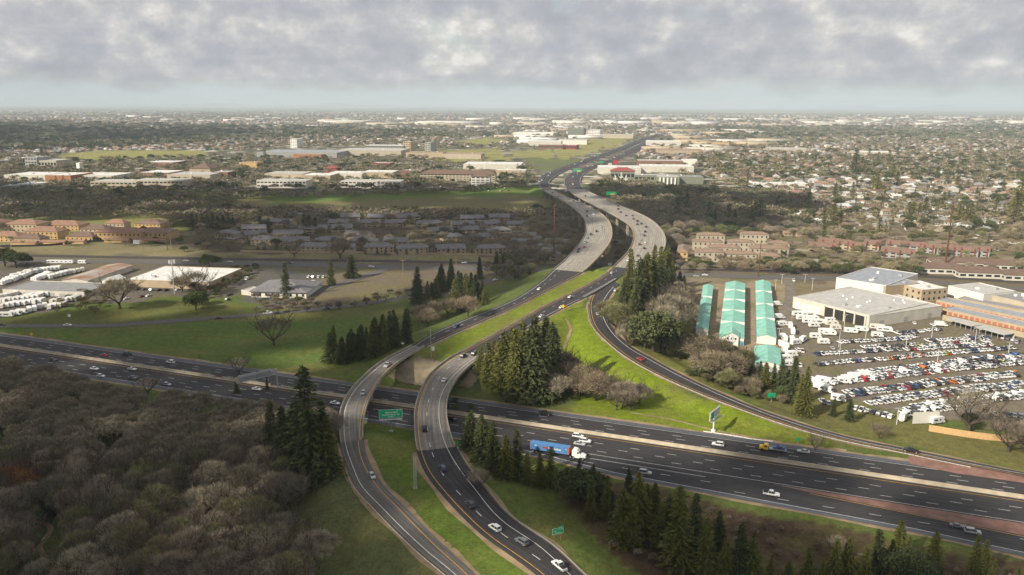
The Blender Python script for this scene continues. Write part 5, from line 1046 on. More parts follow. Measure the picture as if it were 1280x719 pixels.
# travel trailers and motorhomes
def rv_mesh(kind):
    b = MB(); L_ = {'trailer': 7.6, 'motorhome': 9.0, 'camper': 6.6, 'box': 7.2}[kind]
    if kind == 'trailer':
        b.prism([(-3.8, .6), (-3.8, 2.9), (-3.5, 3.15), (3.2, 3.15), (3.8, 2.5), (3.9, 1.4), (3.5, .6)], -1.22, 1.22, 0); b.tube((3.5, 0, .6), (5.0, 0, .6), .08, .08, 5, 3)
        b.box(-2.6, -1.235, 1.7, -1.2, 1.235, 2.35, 1); b.box(1.2, -1.235, 1.7, 2.4, 1.235, 2.35, 1); b.box(-3.82, -.9, 1.2, 3.0, -.9, 1.2, 0); b.box(-3.6, -1.23, 1.15, 3.4, 1.23, 1.3, 2)
        wx = (-.5, .5)
    elif kind == 'box':
        b.box(-3.6, -1.2, .9, 1.6, 1.2, 3.3, 0); b.prism([(1.75, .6), (1.75, 2.3), (2.9, 2.3), (3.3, 1.5), (3.9, 1.35), (3.9, .6)], -1.05, 1.05, 0); b.box(2.3, -1.07, 1.5, 3.0, 1.07, 2.1, 1); wx = (-2.2, 3.1)
    else:
        h = L_ / 2; b.prism([(-h, .55), (-h, 3.2), (h - 2.0, 3.2), (h - .7, 3.1), (h - .3, 2.4), (h - .9 if kind == 'camper' else h - .15, 1.9), (h, 1.4), (h, .5)], -1.22, 1.22, 0)
        b.box(-h + .8, -1.235, 1.6, -h + 2.6, 1.235, 2.3, 1); b.box(-h + 3.6, -1.235, 1.6, h - 2.2, 1.235, 2.3, 1); b.box(h - .55, -1.0, 1.45, h - .05, 1.0, 2.15, 1); b.box(-h + .1, -1.232, .95, h - .6, 1.232, 1.15, 2); wx = (-h + 1.8, h - 1.6)
    for x in wx:
        for s in (-1, 1): b.tube((x, s * 1.0, .4), (x, s * 1.25, .4), .4, .4, 9, 3)
    b.box(-1.6, -.4, 3.14, -.9, .4, 3.4, 0)
    return b.mesh(kind, [PAINT['white'], M['glass'], M['red_light'] if False else PAINT['silver'], M['black']])
RVM = {k: rv_mesh(k) for k in ('trailer', 'motorhome', 'camper', 'box')}
RVN = {'trailer': ('travel_trailer', 'travel trailer'), 'motorhome': ('motorhome', 'motorhome'), 'camper': ('camper_van', 'camper'), 'box': ('box_truck', 'box truck')}
def rv(kind, px, py, ang, col='white', z=None, group='travel trailers and motorhomes in storage', look=None, label=None):
    p = hit(px, py); o = put(RVN[kind][0], RVM[kind], (p[0], p[1], p[2] + .02), ang); slot0(o, PAINT[col])
    return tag(o, label, 'truck' if kind == 'box' else 'trailer' if kind == 'trailer' else 'motorhome', group) if label else reg(o, look or f"{WORD[col]} {RVN[kind][1]}", p, 'truck' if kind == 'box' else 'trailer' if kind == 'trailer' else 'motorhome', group)
def rvrow(x0, y0, x1, y1, n, turn, kinds=('trailer', 'trailer', 'motorhome', 'camper')):
    a, b = hit(x0, y0), hit(x1, y1); ang = math.atan2((b - a)[1], (b - a)[0]) + turn
    for i in range(n): t = (i + .5) / n; rv(random.choice(kinds), x0 + (x1 - x0) * t, y0 + (y1 - y0) * t + random.uniform(-.3, .3), ang + random.uniform(-.05, .05), random.choices(['white', 'cream', 'silver'], [8, 2, 1])[0])
for y0, y1, x0, x1, n in ((362, 348, 0, 36, 9), (358, 345, 6, 44, 9), (353, 343, 14, 56, 9), (347, 341, 30, 76, 10), (357, 348, 42, 62, 6), (353, 345, 60, 92, 6), (350, 343, 72, 106, 6)): rvrow(x0, y0, x1, y1, n, R(62))
for y0, y1, x0, x1, n in ((379, 372, 0, 26, 6), (384, 377, 0, 52, 9), (390, 382, 2, 56, 8), (395, 388, 34, 60, 4), (391, 386, 60, 84, 4), (384, 379, 64, 100, 6), (378, 373, 30, 66, 5)): rvrow(x0, y0, x1, y1, n, R(55))
for x, y, k in ((66, 334, 'motorhome'), (75, 334, 'trailer'), (86, 334, 'trailer'), (103, 334, 'camper'), (8, 401, 'motorhome'), (20, 399, 'camper'), (28, 397, 'camper')): rv(k, x, y, R(4))
for x, y, k, a in ((999, 392, 'motorhome', .1), (1011, 393, 'motorhome', .0), (1003, 397, 'trailer', .1), (1016, 398, 'trailer', 0), (1010, 401, 'camper', .0), (1022, 402, 'motorhome', 0), (1018, 406, 'camper', .1), (1038, 400, 'camper', .1), (1040, 404, 'trailer', 0), (1045, 409, 'camper', 0), (1033, 414, 'motorhome', -.1), (1037, 416, 'trailer', -.2), (1064, 413, 'trailer', -.25), (1077, 411, 'trailer', -.25), (1097, 408, 'motorhome', -.3), (1106, 411, 'motorhome', -.3), (1097, 418, 'camper', -.1), (1030, 427, 'camper', 0), (1176, 404, 'box', -.2), (1020, 420, 'camper', 0)):
    rv(k, x, y, a, random.choice(['white', 'white', 'cream']))
for x, y, k, a in ((988, 407, 'trailer', 1.3), (991, 414, 'motorhome', 1.3), (990, 424, 'box', 1.4), (980, 422, 'motorhome', 1.5), (976, 430, 'box', 1.4), (982, 432, 'box', 1.5), (981, 438, 'trailer', 1.4), (984, 448, 'camper', .2), (986, 455, 'camper', .2), (990, 443, 'camper', .2), (995, 428, 'camper', .4), (1004, 424, 'camper', .9), (971, 380, 'box', .2), (974, 396, 'box', .2), (978, 405, 'camper', .3)): rv(k, x, y, a)
for x, y, k, a in ((1023, 478, 'box', -.6), (1029, 476, 'camper', -.7), (1035, 477, 'box', -.7), (1027, 484, 'box', -.7), (1033, 487, 'camper', -.7), (1056, 476, 'camper', -.2), (1062, 474, 'trailer', -.2), (1072, 470, 'trailer', 0), (1083, 468, 'box', -.1), (1130, 521, 'box', .9), (1172, 525, 'camper', .3), (1049, 498, 'camper', -.5)): rv(k, x, y, a)
for x, y, k, c in ((998, 436, 'suv', 'white'), (1003, 437, 'pickup', 'white'), (1000, 455, 'suv', 'white'), (1041, 433, 'sedan', 'silver'), (1210, 417, 'suv', 'white'), (1227, 417, 'sedan', 'charcoal'), (1029, 500, 'pickup', 'silver'), (1036, 502, 'suv', 'white'), (990, 440, 'pickup', 'white'), (984, 442, 'pickup', 'white'), (1166, 403, 'sedan', 'white'), (1143, 401, 'sedan', 'white'), (1270, 424, 'suv', 'silver'),
        (172, 366, 'suv', 'charcoal'), (180, 366, 'sedan', 'charcoal'), (190, 367, 'suv', 'silver'), (199, 367, 'suv', 'black'), (208, 367, 'suv', 'black'), (222, 366, 'sedan', 'white'), (186, 374, 'sedan', 'white'), (177, 375, 'sedan', 'maroon'), (158, 378, 'sedan', 'white'), (132, 372, 'suv', 'white'), (137, 368, 'suv', 'grey'), (386, 349, 'suv', 'white'), (392, 349, 'suv', 'silver'), (398, 349, 'suv', 'white'), (404, 349, 'suv', 'white'), (40, 340, 'sedan', 'silver'), (287, 372, 'pickup', 'charcoal'), (285, 378, 'suv', 'grey'), (309, 352, 'van', 'white'), (443, 308, 'sedan', 'white'), (450, 309, 'sedan', 'white'), (657, 306, 'sedan', 'white'), (663, 313, 'pickup', 'white'), (630, 316, 'suv', 'white')):
    p = hit(x, y); vehicle(k, c, p[0], p[1], p[2] + .03, random.uniform(1.2, 1.7), False, group='cars parked around the yards')
rv('box', 391, 358, 1.3, 'white', label='white and orange box truck parked beside the grey-roofed building', group='vehicles by the grey-roofed building')
# ---------------------------------------------------------------- buildings
def rectw(px0, py0, px1, py1, depth=None, p3=None):
    """front edge by two ground pixels, depth in metres away from the camera or the pixel of the back corner behind the first"""
    a, b = hit(px0, py0), hit(px1, py1); u = (b - a)[:2]; L_ = float(np.linalg.norm(u)); ang = math.atan2(u[1], u[0])
    if p3:
        c = hit(*p3); v = (c - a)[:2]; depth = float(np.linalg.norm(v)); ang = math.atan2(v[1], v[0]) - math.pi / 2; L_ = abs(L_ * math.cos(math.atan2(u[1], u[0]) - ang))
    z = min(gh(a[0], a[1]), gh(b[0], b[1])) - .1; return (a[0], a[1], z), ang, L_, depth
wallm = lambda n, c: mat('wall_' + n, c, .85, .08, .2)
roofm = lambda n, c, v=.12, s=.3: mat('roof_' + n, c, .8, v, s, detail=6)
WM = {n: wallm(n, c) for n, c in dict(white=(.66, .64, .58), cream=(.54, .51, .44), tan=(.40, .32, .22), ochre=(.46, .31, .14), brick=(.22, .12, .08), grey=(.30, .30, .28), green=(.20, .21, .16), beige=(.42, .37, .28), orange=(.34, .16, .08), red=(.22, .06, .05), teal=(.14, .42, .33)).items()}
RM = {n: roofm(n, c) for n, c in dict(white=(.62, .61, .58), pale=(.42, .41, .39), grey=(.24, .24, .24), blue_grey=(.27, .29, .32), dark=(.085, .082, .088), brown=(.15, .10, .075), terracotta=(.25, .145, .10), red_brown=(.19, .12, .09), tan=(.30, .21, .15), teal=(.22, .46, .38), salmon=(.235, .165, .12), red=(.24, .07, .06), slate=(.165, .16, .165)).items()}
RM['rusty'] = mat('roof_rusty', (.36, .33, .29), .8, .2, .05, col2=(.26, .12, .06), detail=8)
def bwin(b, face, L_, Dp, x, z0, w, h, m=0, dz=.04):
    if face == 'f': b.box(x - w / 2, -dz, z0, x + w / 2, dz, z0 + h, m)
    elif face == 'b': b.box(x - w / 2, Dp - dz, z0, x + w / 2, Dp + dz, z0 + h, m)
    elif face == 'l': b.box(-dz, x - w / 2, z0, dz, x + w / 2, z0 + h, m)
    else: b.box(L_ - dz, x - w / 2, z0, L_ + dz, x + w / 2, z0 + h, m)
def building(name, spec, h, wall, roof, kind='flat', label=None, look=None, cat='building', group=None, floors=1, win='strip', rise=None, units=0, ridge='x', over=.5, extra=None, sides='flr', wint='glass', small=False, doors=0):
    (x, y, z), ang, L_, Dp = rectw(*spec) if not isinstance(spec[0], tuple) else spec
    t = empty(name, (x, y, z), ang)
    w = MB(); w.box(0, 0, 0, L_, Dp, h)
    if kind == 'gable':
        rs = rise or min(L_, Dp) * .22
        if ridge == 'x': w.add([(0, 0, h), (0, Dp, h), (0, Dp / 2, h + rs), (L_, 0, h), (L_, Dp, h), (L_, Dp / 2, h + rs)], [(0, 2, 1), (3, 4, 5)])
        else: w.add([(0, 0, h), (L_, 0, h), (L_ / 2, 0, h + rs), (0, Dp, h), (L_, Dp, h), (L_ / 2, Dp, h + rs)], [(0, 1, 2), (3, 5, 4)])
    w.build('wall', [WM[wall]], t); r = MB(); o = over
    if kind == 'flat':
        r.box(.35, .35, h - .02, L_ - .35, Dp - .35, h + .08)
        pp = MB(); k = .45
        for q in ((-.08, -.08, L_ + .08, .35), (-.08, Dp - .35, L_ + .08, Dp + .08), (-.08, .35, .35, Dp - .35), (L_ - .35, .35, L_ + .08, Dp - .35)): pp.box(q[0], q[1], h + .003, q[2], q[3], h + k)
        pp.build('parapet', [WM[wall]], t)
    elif kind == 'gable':
        th = .22
        if ridge == 'x':
            s_ = rs / (Dp / 2)
            r.add([(-o, -o, h - o * s_), (L_ + o, -o, h - o * s_), (L_ + o, Dp / 2, h + rs), (-o, Dp / 2, h + rs), (-o, Dp + o, h - o * s_), (L_ + o, Dp + o, h - o * s_)] + [(-o, -o, h - o * s_ + th), (L_ + o, -o, h - o * s_ + th), (L_ + o, Dp / 2, h + rs + th), (-o, Dp / 2, h + rs + th), (-o, Dp + o, h - o * s_ + th), (L_ + o, Dp + o, h - o * s_ + th)],
                  [(6, 7, 8, 9), (9, 8, 11, 10), (0, 3, 2, 1), (3, 4, 5, 2), (0, 1, 7, 6), (5, 4, 10, 11), (1, 2, 8, 7), (2, 5, 11, 8), (3, 0, 6, 9), (4, 3, 9, 10)])
        else:
            s_ = rs / (L_ / 2)
            r.add([(-o, -o, h - o * s_), (L_ / 2, -o, h + rs), (L_ + o, -o, h - o * s_), (-o, Dp + o, h - o * s_), (L_ / 2, Dp + o, h + rs), (L_ + o, Dp + o, h - o * s_)] + [(-o, -o, h - o * s_ + th), (L_ / 2, -o, h + rs + th), (L_ + o, -o, h - o * s_ + th), (-o, Dp + o, h - o * s_ + th), (L_ / 2, Dp + o, h + rs + th), (L_ + o, Dp + o, h - o * s_ + th)],
                  [(6, 7, 10, 9), (7, 8, 11, 10), (0, 3, 4, 1), (1, 4, 5, 2), (0, 1, 7, 6), (1, 2, 8, 7), (4, 3, 9, 10), (5, 4, 10, 11), (3, 0, 6, 9), (2, 5, 11, 8)])
    else:   # hip
        rs = rise or min(L_, Dp) * .24; m_ = min(L_, Dp) / 2
        if L_ >= Dp: A_, B_ = (m_, Dp / 2), (L_ - m_, Dp / 2)
        else: A_, B_ = (L_ / 2, m_), (L_ / 2, Dp - m_)
        v = [(-o, -o, h), (L_ + o, -o, h), (L_ + o, Dp + o, h), (-o, Dp + o, h), (-o, -o, h + .2), (L_ + o, -o, h + .2), (L_ + o, Dp + o, h + .2), (-o, Dp + o, h + .2), (*A_, h + rs), (*B_, h + rs)]
        f = [(3, 2, 1, 0), (0, 1, 5, 4), (1, 2, 6, 5), (2, 3, 7, 6), (3, 0, 4, 7)] + ([(4, 5, 9, 8), (5, 6, 9), (6, 7, 8, 9), (7, 4, 8)] if L_ >= Dp else [(4, 5, 8), (5, 6, 9, 8), (6, 7, 9), (7, 4, 8, 9)])
        r.add(v, f)
    r.build('roof', [RM[roof]], t)
    fh = h / floors
    for fl in range(floors):
        if win == 'strip':
            b = MB(); z0 = fl * fh + fh * .35; wh = fh * .38
            n = max(1, int(L_ / 6)); [bwin(b, 'f', L_, Dp, (i + .5) * L_ / n, z0, L_ / n * .68, wh) for i in range(n)]; b.build('window_band', [M['glass']], t)
            n = max(1, int(Dp / 6)); b = MB(); [bwin(b, 'l' if 'l' in sides else 'r', L_, Dp, (i + .5) * Dp / n, z0, Dp / n * .6, wh) for i in range(n)]; b.build('window_band', [M['glass']], t)
        elif win == 'each':
            n = min(12, max(2, int(L_ / 4.2)))
            for i in range(n): b = MB(); bwin(b, 'f', L_, Dp, (i + .5) * L_ / n, fl * fh + fh * .3, 1.5, fh * .42); b.build('window', [M['glass']], t)
            n = min(6, max(1, int(Dp / 5)))
            for i in range(n):
                b = MB(); bwin(b, 'l', L_, Dp, (i + .5) * Dp / n, fl * fh + fh * .3, 1.5, fh * .42); b.build('window', [M['glass']], t)
    for i in range(units):
        ux, uy = random.uniform(L_ * .1, L_ * .85), random.uniform(Dp * .15, Dp * .8); MB().box(ux, uy, h + .08, ux + random.uniform(1.5, 3), uy + random.uniform(1.5, 3), h + random.uniform(1.1, 1.9)).build('rooftop_unit', [M['white'] if i % 2 else M['steel']], t)
    for i in range(doors):
        b = MB(); bwin(b, 'f', L_, Dp, (i + .5) * L_ / doors, 0, min(3.6, L_ / doors * .6), min(3.6, h * .7), 0, .05); b.build('garage_door', [M['steel']], t)
    if extra: extra(t, L_, Dp, h)
    if label: tag(t, label, cat, group)
    else:
        cc_ = Vector((x, y, z)) + Vector((math.cos(ang) * L_ / 2, math.sin(ang) * L_ / 2, 0)); reg(t, look or f'{wall} walled building with {roof} roof', (cc_.x, cc_.y, z), cat, group)
    return t
# storage complex with teal roofs
BLUE = mat('blue_door', (.03, .13, .42), .5, .05, 1)
def firewalls(n, step=.5):
    def e(t, L_, Dp, h):
        for i in range(1, n): MB().box(-.15, Dp * i / n - .15, h - .3, L_ + .15, Dp * i / n + .15, h + 1.1 + L_ * .06).build('fire_wall', [WM['white']], t)
        r = MB(); k = 0
        y = 2.0
        while y < Dp - 1: k += 1; r.box(-.05, y, .2, .0 - .02, y + 2.4, 2.6); r.box(L_ + .02, y, .2, L_ + .05, y + 2.4, 2.6); y += 4.4
        r.build('roll_up_doors', [BLUE if L_ > 9 else M['steel']], t)['kind'] = 'stuff'
    return e
def office_front(t, L_, Dp, h):
    firewalls(5)(t, L_, Dp, h)
    q = MB(); q.box(L_ * .22, -1.4, 0, L_ * .78, 0.02, 5.6); q.add([(L_ * .22, -1.4, 5.6), (L_ * .78, -1.4, 5.6), (L_ * .5, -1.4, 7.6)], [(0, 1, 2)]); q.build('gabled_facade', [WM['white']], t)
    q = MB(); q.add([(L_ * .18, -1.8, 5.45), (L_ * .5, -1.8, 7.85), (L_ * .5, 9, 7.85), (L_ * .18, 9, 5.45), (L_ * .82, -1.8, 5.45), (L_ * .82, 9, 5.45)], [(0, 1, 2, 3), (1, 4, 5, 2)]); q.build('gable_roof', [RM['teal']], t)
    for x in (.34, .5, .66): MB().box(L_ * x - .45, -1.46, 3.6, L_ * x + .45, -1.4, 4.7).build('window', [BLUE if x == .5 else M['glass']], t)
    MB().box(L_ * .5 - .7, -1.46, 0, L_ * .5 + .7, -1.4, 2.4).build('door', [BLUE], t)
    for x in (.02, .80): MB().box(L_ * x, -.06, 0.1, L_ * x + 2.6, -.0, 2.6).build('garage_door', [mat('teal_blue_door', (.09, .30, .42), .5, .05, 1)], t)
GS = 'teal-roofed storage buildings'
building('storage_building', (870, 417, 885, 419, None, (879, 361)), 3.6, 'white', 'teal', 'gable', 'narrowest teal-roofed storage building beside the green bank', cat='storage building', group=GS, ridge='y', rise=.9, win=None, over=.2, extra=firewalls(3))
building('storage_building', (899, 427, 930, 428, None, (907, 358)), 4.2, 'white', 'teal', 'gable', 'teal-roofed storage building with a gabled front and blue doors', cat='storage building', group=GS, ridge='y', rise=1.7, win=None, over=.2, extra=office_front)
building('storage_building', (946, 427, 970, 427, None, (944, 356)), 4.2, 'white', 'teal', 'gable', 'teal-roofed storage building beside the lane of white trucks', cat='storage building', group=GS, ridge='y', rise=1.5, win=None, over=.2, extra=firewalls(4))
building('storage_office', (943, 462, 976, 464, None, (943.5, 440)), 4.6, 'white', 'teal', 'gable', 'short teal-roofed building behind the dark conifers by the ramp', cat='storage building', group=GS, ridge='y', rise=1.6, win=None, over=.4, units=0, doors=2)
def ext_front(t, L_, Dp, h):
    pass
# big warehouse
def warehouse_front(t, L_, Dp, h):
    for i in range(4): x = L_ * .04 + i * L_ * .09; MB().box(x, -.06, 0, x + L_ * .055, 0, h * .62).build('garage_door', [M['white']], t)
    MB().box(L_ * .44, -.05, 0, L_ * .97, -.01, h * .86).build('open_bay', [M['dark']], t)  # flat sheet on the solid wall, its dark colour standing for bay shade
    for i in range(5): x = L_ * (.44 + .13 * i); MB().box(x - .5, -.6, 0, x + .5, -.02, h * .98).build('column', [WM['cream']], t)
    for i in range(3): y = Dp * (.25 + .22 * i); MB().box(L_ + .0, y, 0, L_ + .06, y + 5, h * .55).build('garage_door', [M['steel']], t)
    for i in range(8): x, y = L_ * random.uniform(.2, .9), Dp * random.uniform(.3, .9); MB().tube((x, y, h), (x, y, h + 1.0), .7, .6, 8).build('roof_vent', [M['white']], t)
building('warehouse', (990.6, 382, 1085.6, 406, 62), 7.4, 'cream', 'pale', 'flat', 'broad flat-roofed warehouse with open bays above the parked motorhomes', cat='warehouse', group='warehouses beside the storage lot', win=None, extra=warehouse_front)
building('warehouse', (1085.9, 406.2, 1176, 391.5, 34), 7.0, 'cream', 'pale', 'flat', 'cream warehouse wing with roll-up doors facing the parked cars', cat='warehouse', group='warehouses beside the storage lot', win=None, doors=3, units=3)
building('warehouse', (1044, 360, 1105.6, 370, 60), 9.5, 'white', 'blue_grey', 'flat', 'tall white warehouse with pale blue-grey roof behind the broad one', cat='warehouse', group='warehouses beside the storage lot', win=None, units=2)
building('warehouse', (1106, 370.4, 1150, 365, 30), 9.0, 'tan', 'blue_grey', 'flat', 'tan block wall warehouse joined to the tall white one', cat='warehouse', group='warehouses beside the storage lot', win=None, units=2)
building('warehouse', (1151, 374, 1183, 371, 26), 8.5, 'tan', 'white', 'flat', 'two-storey tan building with small dark windows above the orange doors', cat='building', group='warehouses beside the storage lot', win='each', floors=2, units=3)
building('warehouse', (1184, 366, 1228, 377, 30), 7.5, 'white', 'pale', 'flat', 'long plain white warehouse beyond the rows of orange doors', cat='warehouse', group='warehouses beside the storage lot', win=None, units=2)
building('warehouse', (1228, 373, 1290, 387, 26), 6.0, 'beige', 'grey', 'flat', 'low beige warehouse at the far end of the orange-door rows', cat='warehouse', group='warehouses beside the storage lot', win=None, units=4)
OR = mat('orange_door', (.40, .13, .075), .5, .08, .5)
def orange_doors(t, L_, Dp, h):
    n = int(L_ / 3.4)
    for i in range(n): MB().box((i + .15) * L_ / n, -.07, .2, (i + .85) * L_ / n, 0, 2.2).build('roll_up_door', [OR], t)
building('storage_building', (1170, 377, 1300, 403, 14), 3.2, 'tan', 'blue_grey', 'flat', 'middle one of three low storage rows with orange roll-up doors', cat='storage building', group='storage rows with orange doors', win=None, extra=orange_doors)
building('storage_building', (1178, 388, 1300, 414, 13), 3.2, 'tan', 'blue_grey', 'flat', 'lowest one of three storage rows with orange doors, behind the carports', cat='storage building', group='storage rows with orange doors', win=None, extra=orange_doors)
building('storage_building', (1196, 375, 1300, 393, 12), 3.2, 'tan', 'grey', 'flat', 'topmost one of three low storage rows with orange roll-up doors', cat='storage building', group='storage rows with orange doors', win=None, extra=orange_doors)
building('retaining_wall', (1178, 396, 1300, 422, 1.0), 3.0, 'tan', 'tan', 'flat', 'long tan boundary wall below the orange doors', cat='wall', win=None)
def carport(px0, py0, px1, py1, dp, label):
    (x, y, z), a, L_, Dp = rectw(px0, py0, px1, py1, dp); t = empty('carport', (x, y, z), a); tag(t, label, 'carport', 'carports of the storage lot')
    MB().box(0, 0, 3.4, L_, Dp, 3.7).build('roof', [RM['pale']], t); MB().box(0, Dp - .2, 0, L_, Dp, 3.39).build('rear_wall', [WM['cream']], t)
    for i in range(6): MB().box(i * (L_ - .3) / 5, 0, 0, i * (L_ - .3) / 5 + .25, .25, 3.39).build('post', [M['steel']], t)
carport(1181, 401, 1214, 410, 9, 'open carport nearer the warehouse doors'); carport(1217, 411, 1255, 421, 9, 'open carport farther from the warehouse, by the orange doors')
# yard on the west side
building('warehouse', (78, 361, 110, 362, None, (136, 341)), 4.2, 'cream', 'rusty', 'gable', 'cream shed with long rust-streaked metal roof among the trailers', cat='warehouse', group='buildings of the trailer yard', ridge='y', rise=1.6, win=None, units=0)
building('workshop', (4, 373, 106, 376, 30), 3.4, 'cream', 'grey', 'flat', 'long low flat-roofed workshop between two groups of trailers', cat='workshop', group='buildings of the trailer yard', win=None, doors=9)
building('warehouse', (157.5, 362, 262, 365, 52), 5.2, 'tan', 'white', 'flat', 'white-roofed warehouse beside the cell tower', cat='warehouse', group='buildings of the trailer yard', win=None, units=3)
building('shed', (128, 360, 142, 361, 12), 3.6, 'white', 'white', 'gable', 'small white shed between the rusty roof and the white-roofed warehouse', cat='shed', group='buildings of the trailer yard', win=None, ridge='y')
building('shop_building', (314, 374, 383, 375, 36), 4.2, 'white', 'slate', 'hip', 'white building with grey hipped roof among parked cars', cat='shop', group='buildings of the trailer yard', win='each', rise=5.5, over=1.2)
building('house', (268, 300, 292, 302, 16), 4.5, 'cream', 'slate', 'hip', 'house with grey hipped roof beside the dark conifer row', cat='house', win='each', group='houses by the dark conifer row')
building('shed', (302, 371, 330, 374, 12), 3.2, 'cream', 'pale', 'flat', 'low cream shed in front of the grey hipped roof', cat='shed', win=None)
# terracotta apartments
GA = 'ochre apartment blocks with clay roofs'
for i, (x0, y0, x1, dp, h, rf) in enumerate(((5, 295, 46, 22, 8.5, 'terracotta'), (30, 303, 72, 18, 7.5, 'terracotta'), (-12, 307, 22, 16, 5.5, 'terracotta'), (18, 309, 50, 14, 4.8, 'brown'), (52, 292, 98, 20, 5.5, 'terracotta'), (82, 306, 116, 16, 5.0, 'brown'), (100, 297, 132, 18, 5.5, 'brown'), (118, 305, 176, 20, 8.5, 'terracotta'), (164, 304, 208, 26, 7.5, 'red_brown'), (131, 291, 155, 12, 7, 'terracotta'), (168, 290, 200, 20, 6, 'red_brown'), (-30, 292, 2, 18, 7.5, 'terracotta'))):
    t = building('apartment_building', (x0, y0, x1, y0 + .5, dp), h, 'ochre' if i % 3 else 'tan', rf, 'hip', look='ochre apartment block', cat='apartment block', group=GA, win='each', floors=2 if h > 5 else 1, rise=4.2)
for i, (x0, y0, x1) in enumerate(((13, 311, 44), (50, 310, 80), (82, 309, 104), (130, 307, 160), (166, 307, 206))): building('garage_row', (x0, y0, x1, y0 + .3, 6), 2.6, 'ochre', 'terracotta', 'gable', look='low ochre garage row', cat='garage', group='garages before the ochre apartments', win=None, rise=1.3)
building('site_office', (166, 308.5, 174, 308.6, 4), 2.8, 'white', 'white', 'flat', 'small white cabin by the fence below the ochre apartments', cat='cabin', win=None)
# grey-roofed apartments
GG = 'grey-roofed apartment blocks'
random.seed(11); k = 0
for row, (yb, xa, xb) in enumerate(((318, 322, 640), (310, 312, 690), (302, 300, 640), (294, 300, 640), (286, 330, 640), (278, 350, 640))):
    x = xa + random.uniform(0, 10)
    while x < xb:
        w = random.uniform(24, 36) * (yb - 133) / 180 + 4
        if random.random() < .86: k += 1; building('apartment_building', (x, yb + random.uniform(-1.2, 1.2), x + w, yb + random.uniform(-1.6, 1.0), random.uniform(11, 15)), 5.2, 'tan', 'slate', random.choice(['hip', 'gable', 'gable']), look='grey-roofed apartment block', cat='apartment block', group=GG, win='each' if row < 3 else 'strip', floors=2, rise=3.4)
        x += w + random.uniform(5, 12)
for i in range(6): building('apartment_building', (652 + i * 5.5, 300 + i * 5, 668 + i * 5.5, 301 + i * 5.2, 12), 5.2, 'tan', 'slate', 'gable', look='grey-roofed row house', cat='row house', group='stepped row houses beside the viaduct', win='strip', floors=2, rise=3)
# right-hand apartments
GT = 'tan apartment blocks across the main street'
for x0, y0, x1, dp, h in ((845, 324, 859, 34, 8), (871, 303, 905, 12, 9), (866, 311, 902, 14, 8.5), (870, 325, 904, 16, 8.5), (885, 318, 925, 12, 8), (910, 312, 942, 13, 9), (926, 302, 960, 12, 9.5), (903, 325, 945, 12, 7), (937, 318, 985, 14, 7.5), (962, 310, 986, 14, 6.5), (948, 327, 975, 12, 6.5)):
    building('apartment_building', (x0, y0, x1, y0 + .5, dp), h, 'ochre' if x0 < 860 else 'beige', 'salmon', 'hip', look='cream apartment block', cat='apartment block', group=GT, win='each', floors=2, rise=2.6)
def chim(t, L_, Dp, h):
    for i in range(2): MB().box(L_ * (.2 + .6 * i), -.9, 0, L_ * (.2 + .6 * i) + 1.0, .0, h + 2.6).build('chimney', [WM['red']], t)
for x0, y0, x1 in ((1022, 306, 1045), (1044, 308, 1062), (1060, 311, 1080), (1078, 308, 1098), (1010, 312, 1046), (1100, 318, 1122), (1118, 320, 1142), (1106, 308, 1130), (1128, 310, 1154), (1170, 314, 1196), (1194, 316, 1222), (1216, 316, 1236), (1150, 312, 1168)):
    building('townhouse', (x0, y0, x1, y0 + 1.2, 13), 6, 'grey' if x0 > 1090 else 'tan', 'red_brown', 'gable', look='townhouse with rust-red roof', cat='townhouse', group='red-roofed townhouses', win='strip', floors=2, rise=3.2, extra=chim)
for x0, y0, x1, dp in ((1150, 338, 1212, 20), (1198, 343, 1262, 20), (1255, 346, 1310, 18), (1165, 330, 1240, 16), (1230, 333, 1300, 16)): building('apartment_building', (x0, y0, x1, y0 + 1.5, dp), 4.6, 'cream', 'brown', 'hip', look='long low building with dark brown roof', cat='apartment block', group='long brown-roofed buildings', win='strip', rise=3.6)
building('carport_row', (1165, 326, 1178, 327, 4), 2.4, 'white', 'white', 'flat', 'white carport roof between the red-roofed townhouses', cat='carport', win=None)
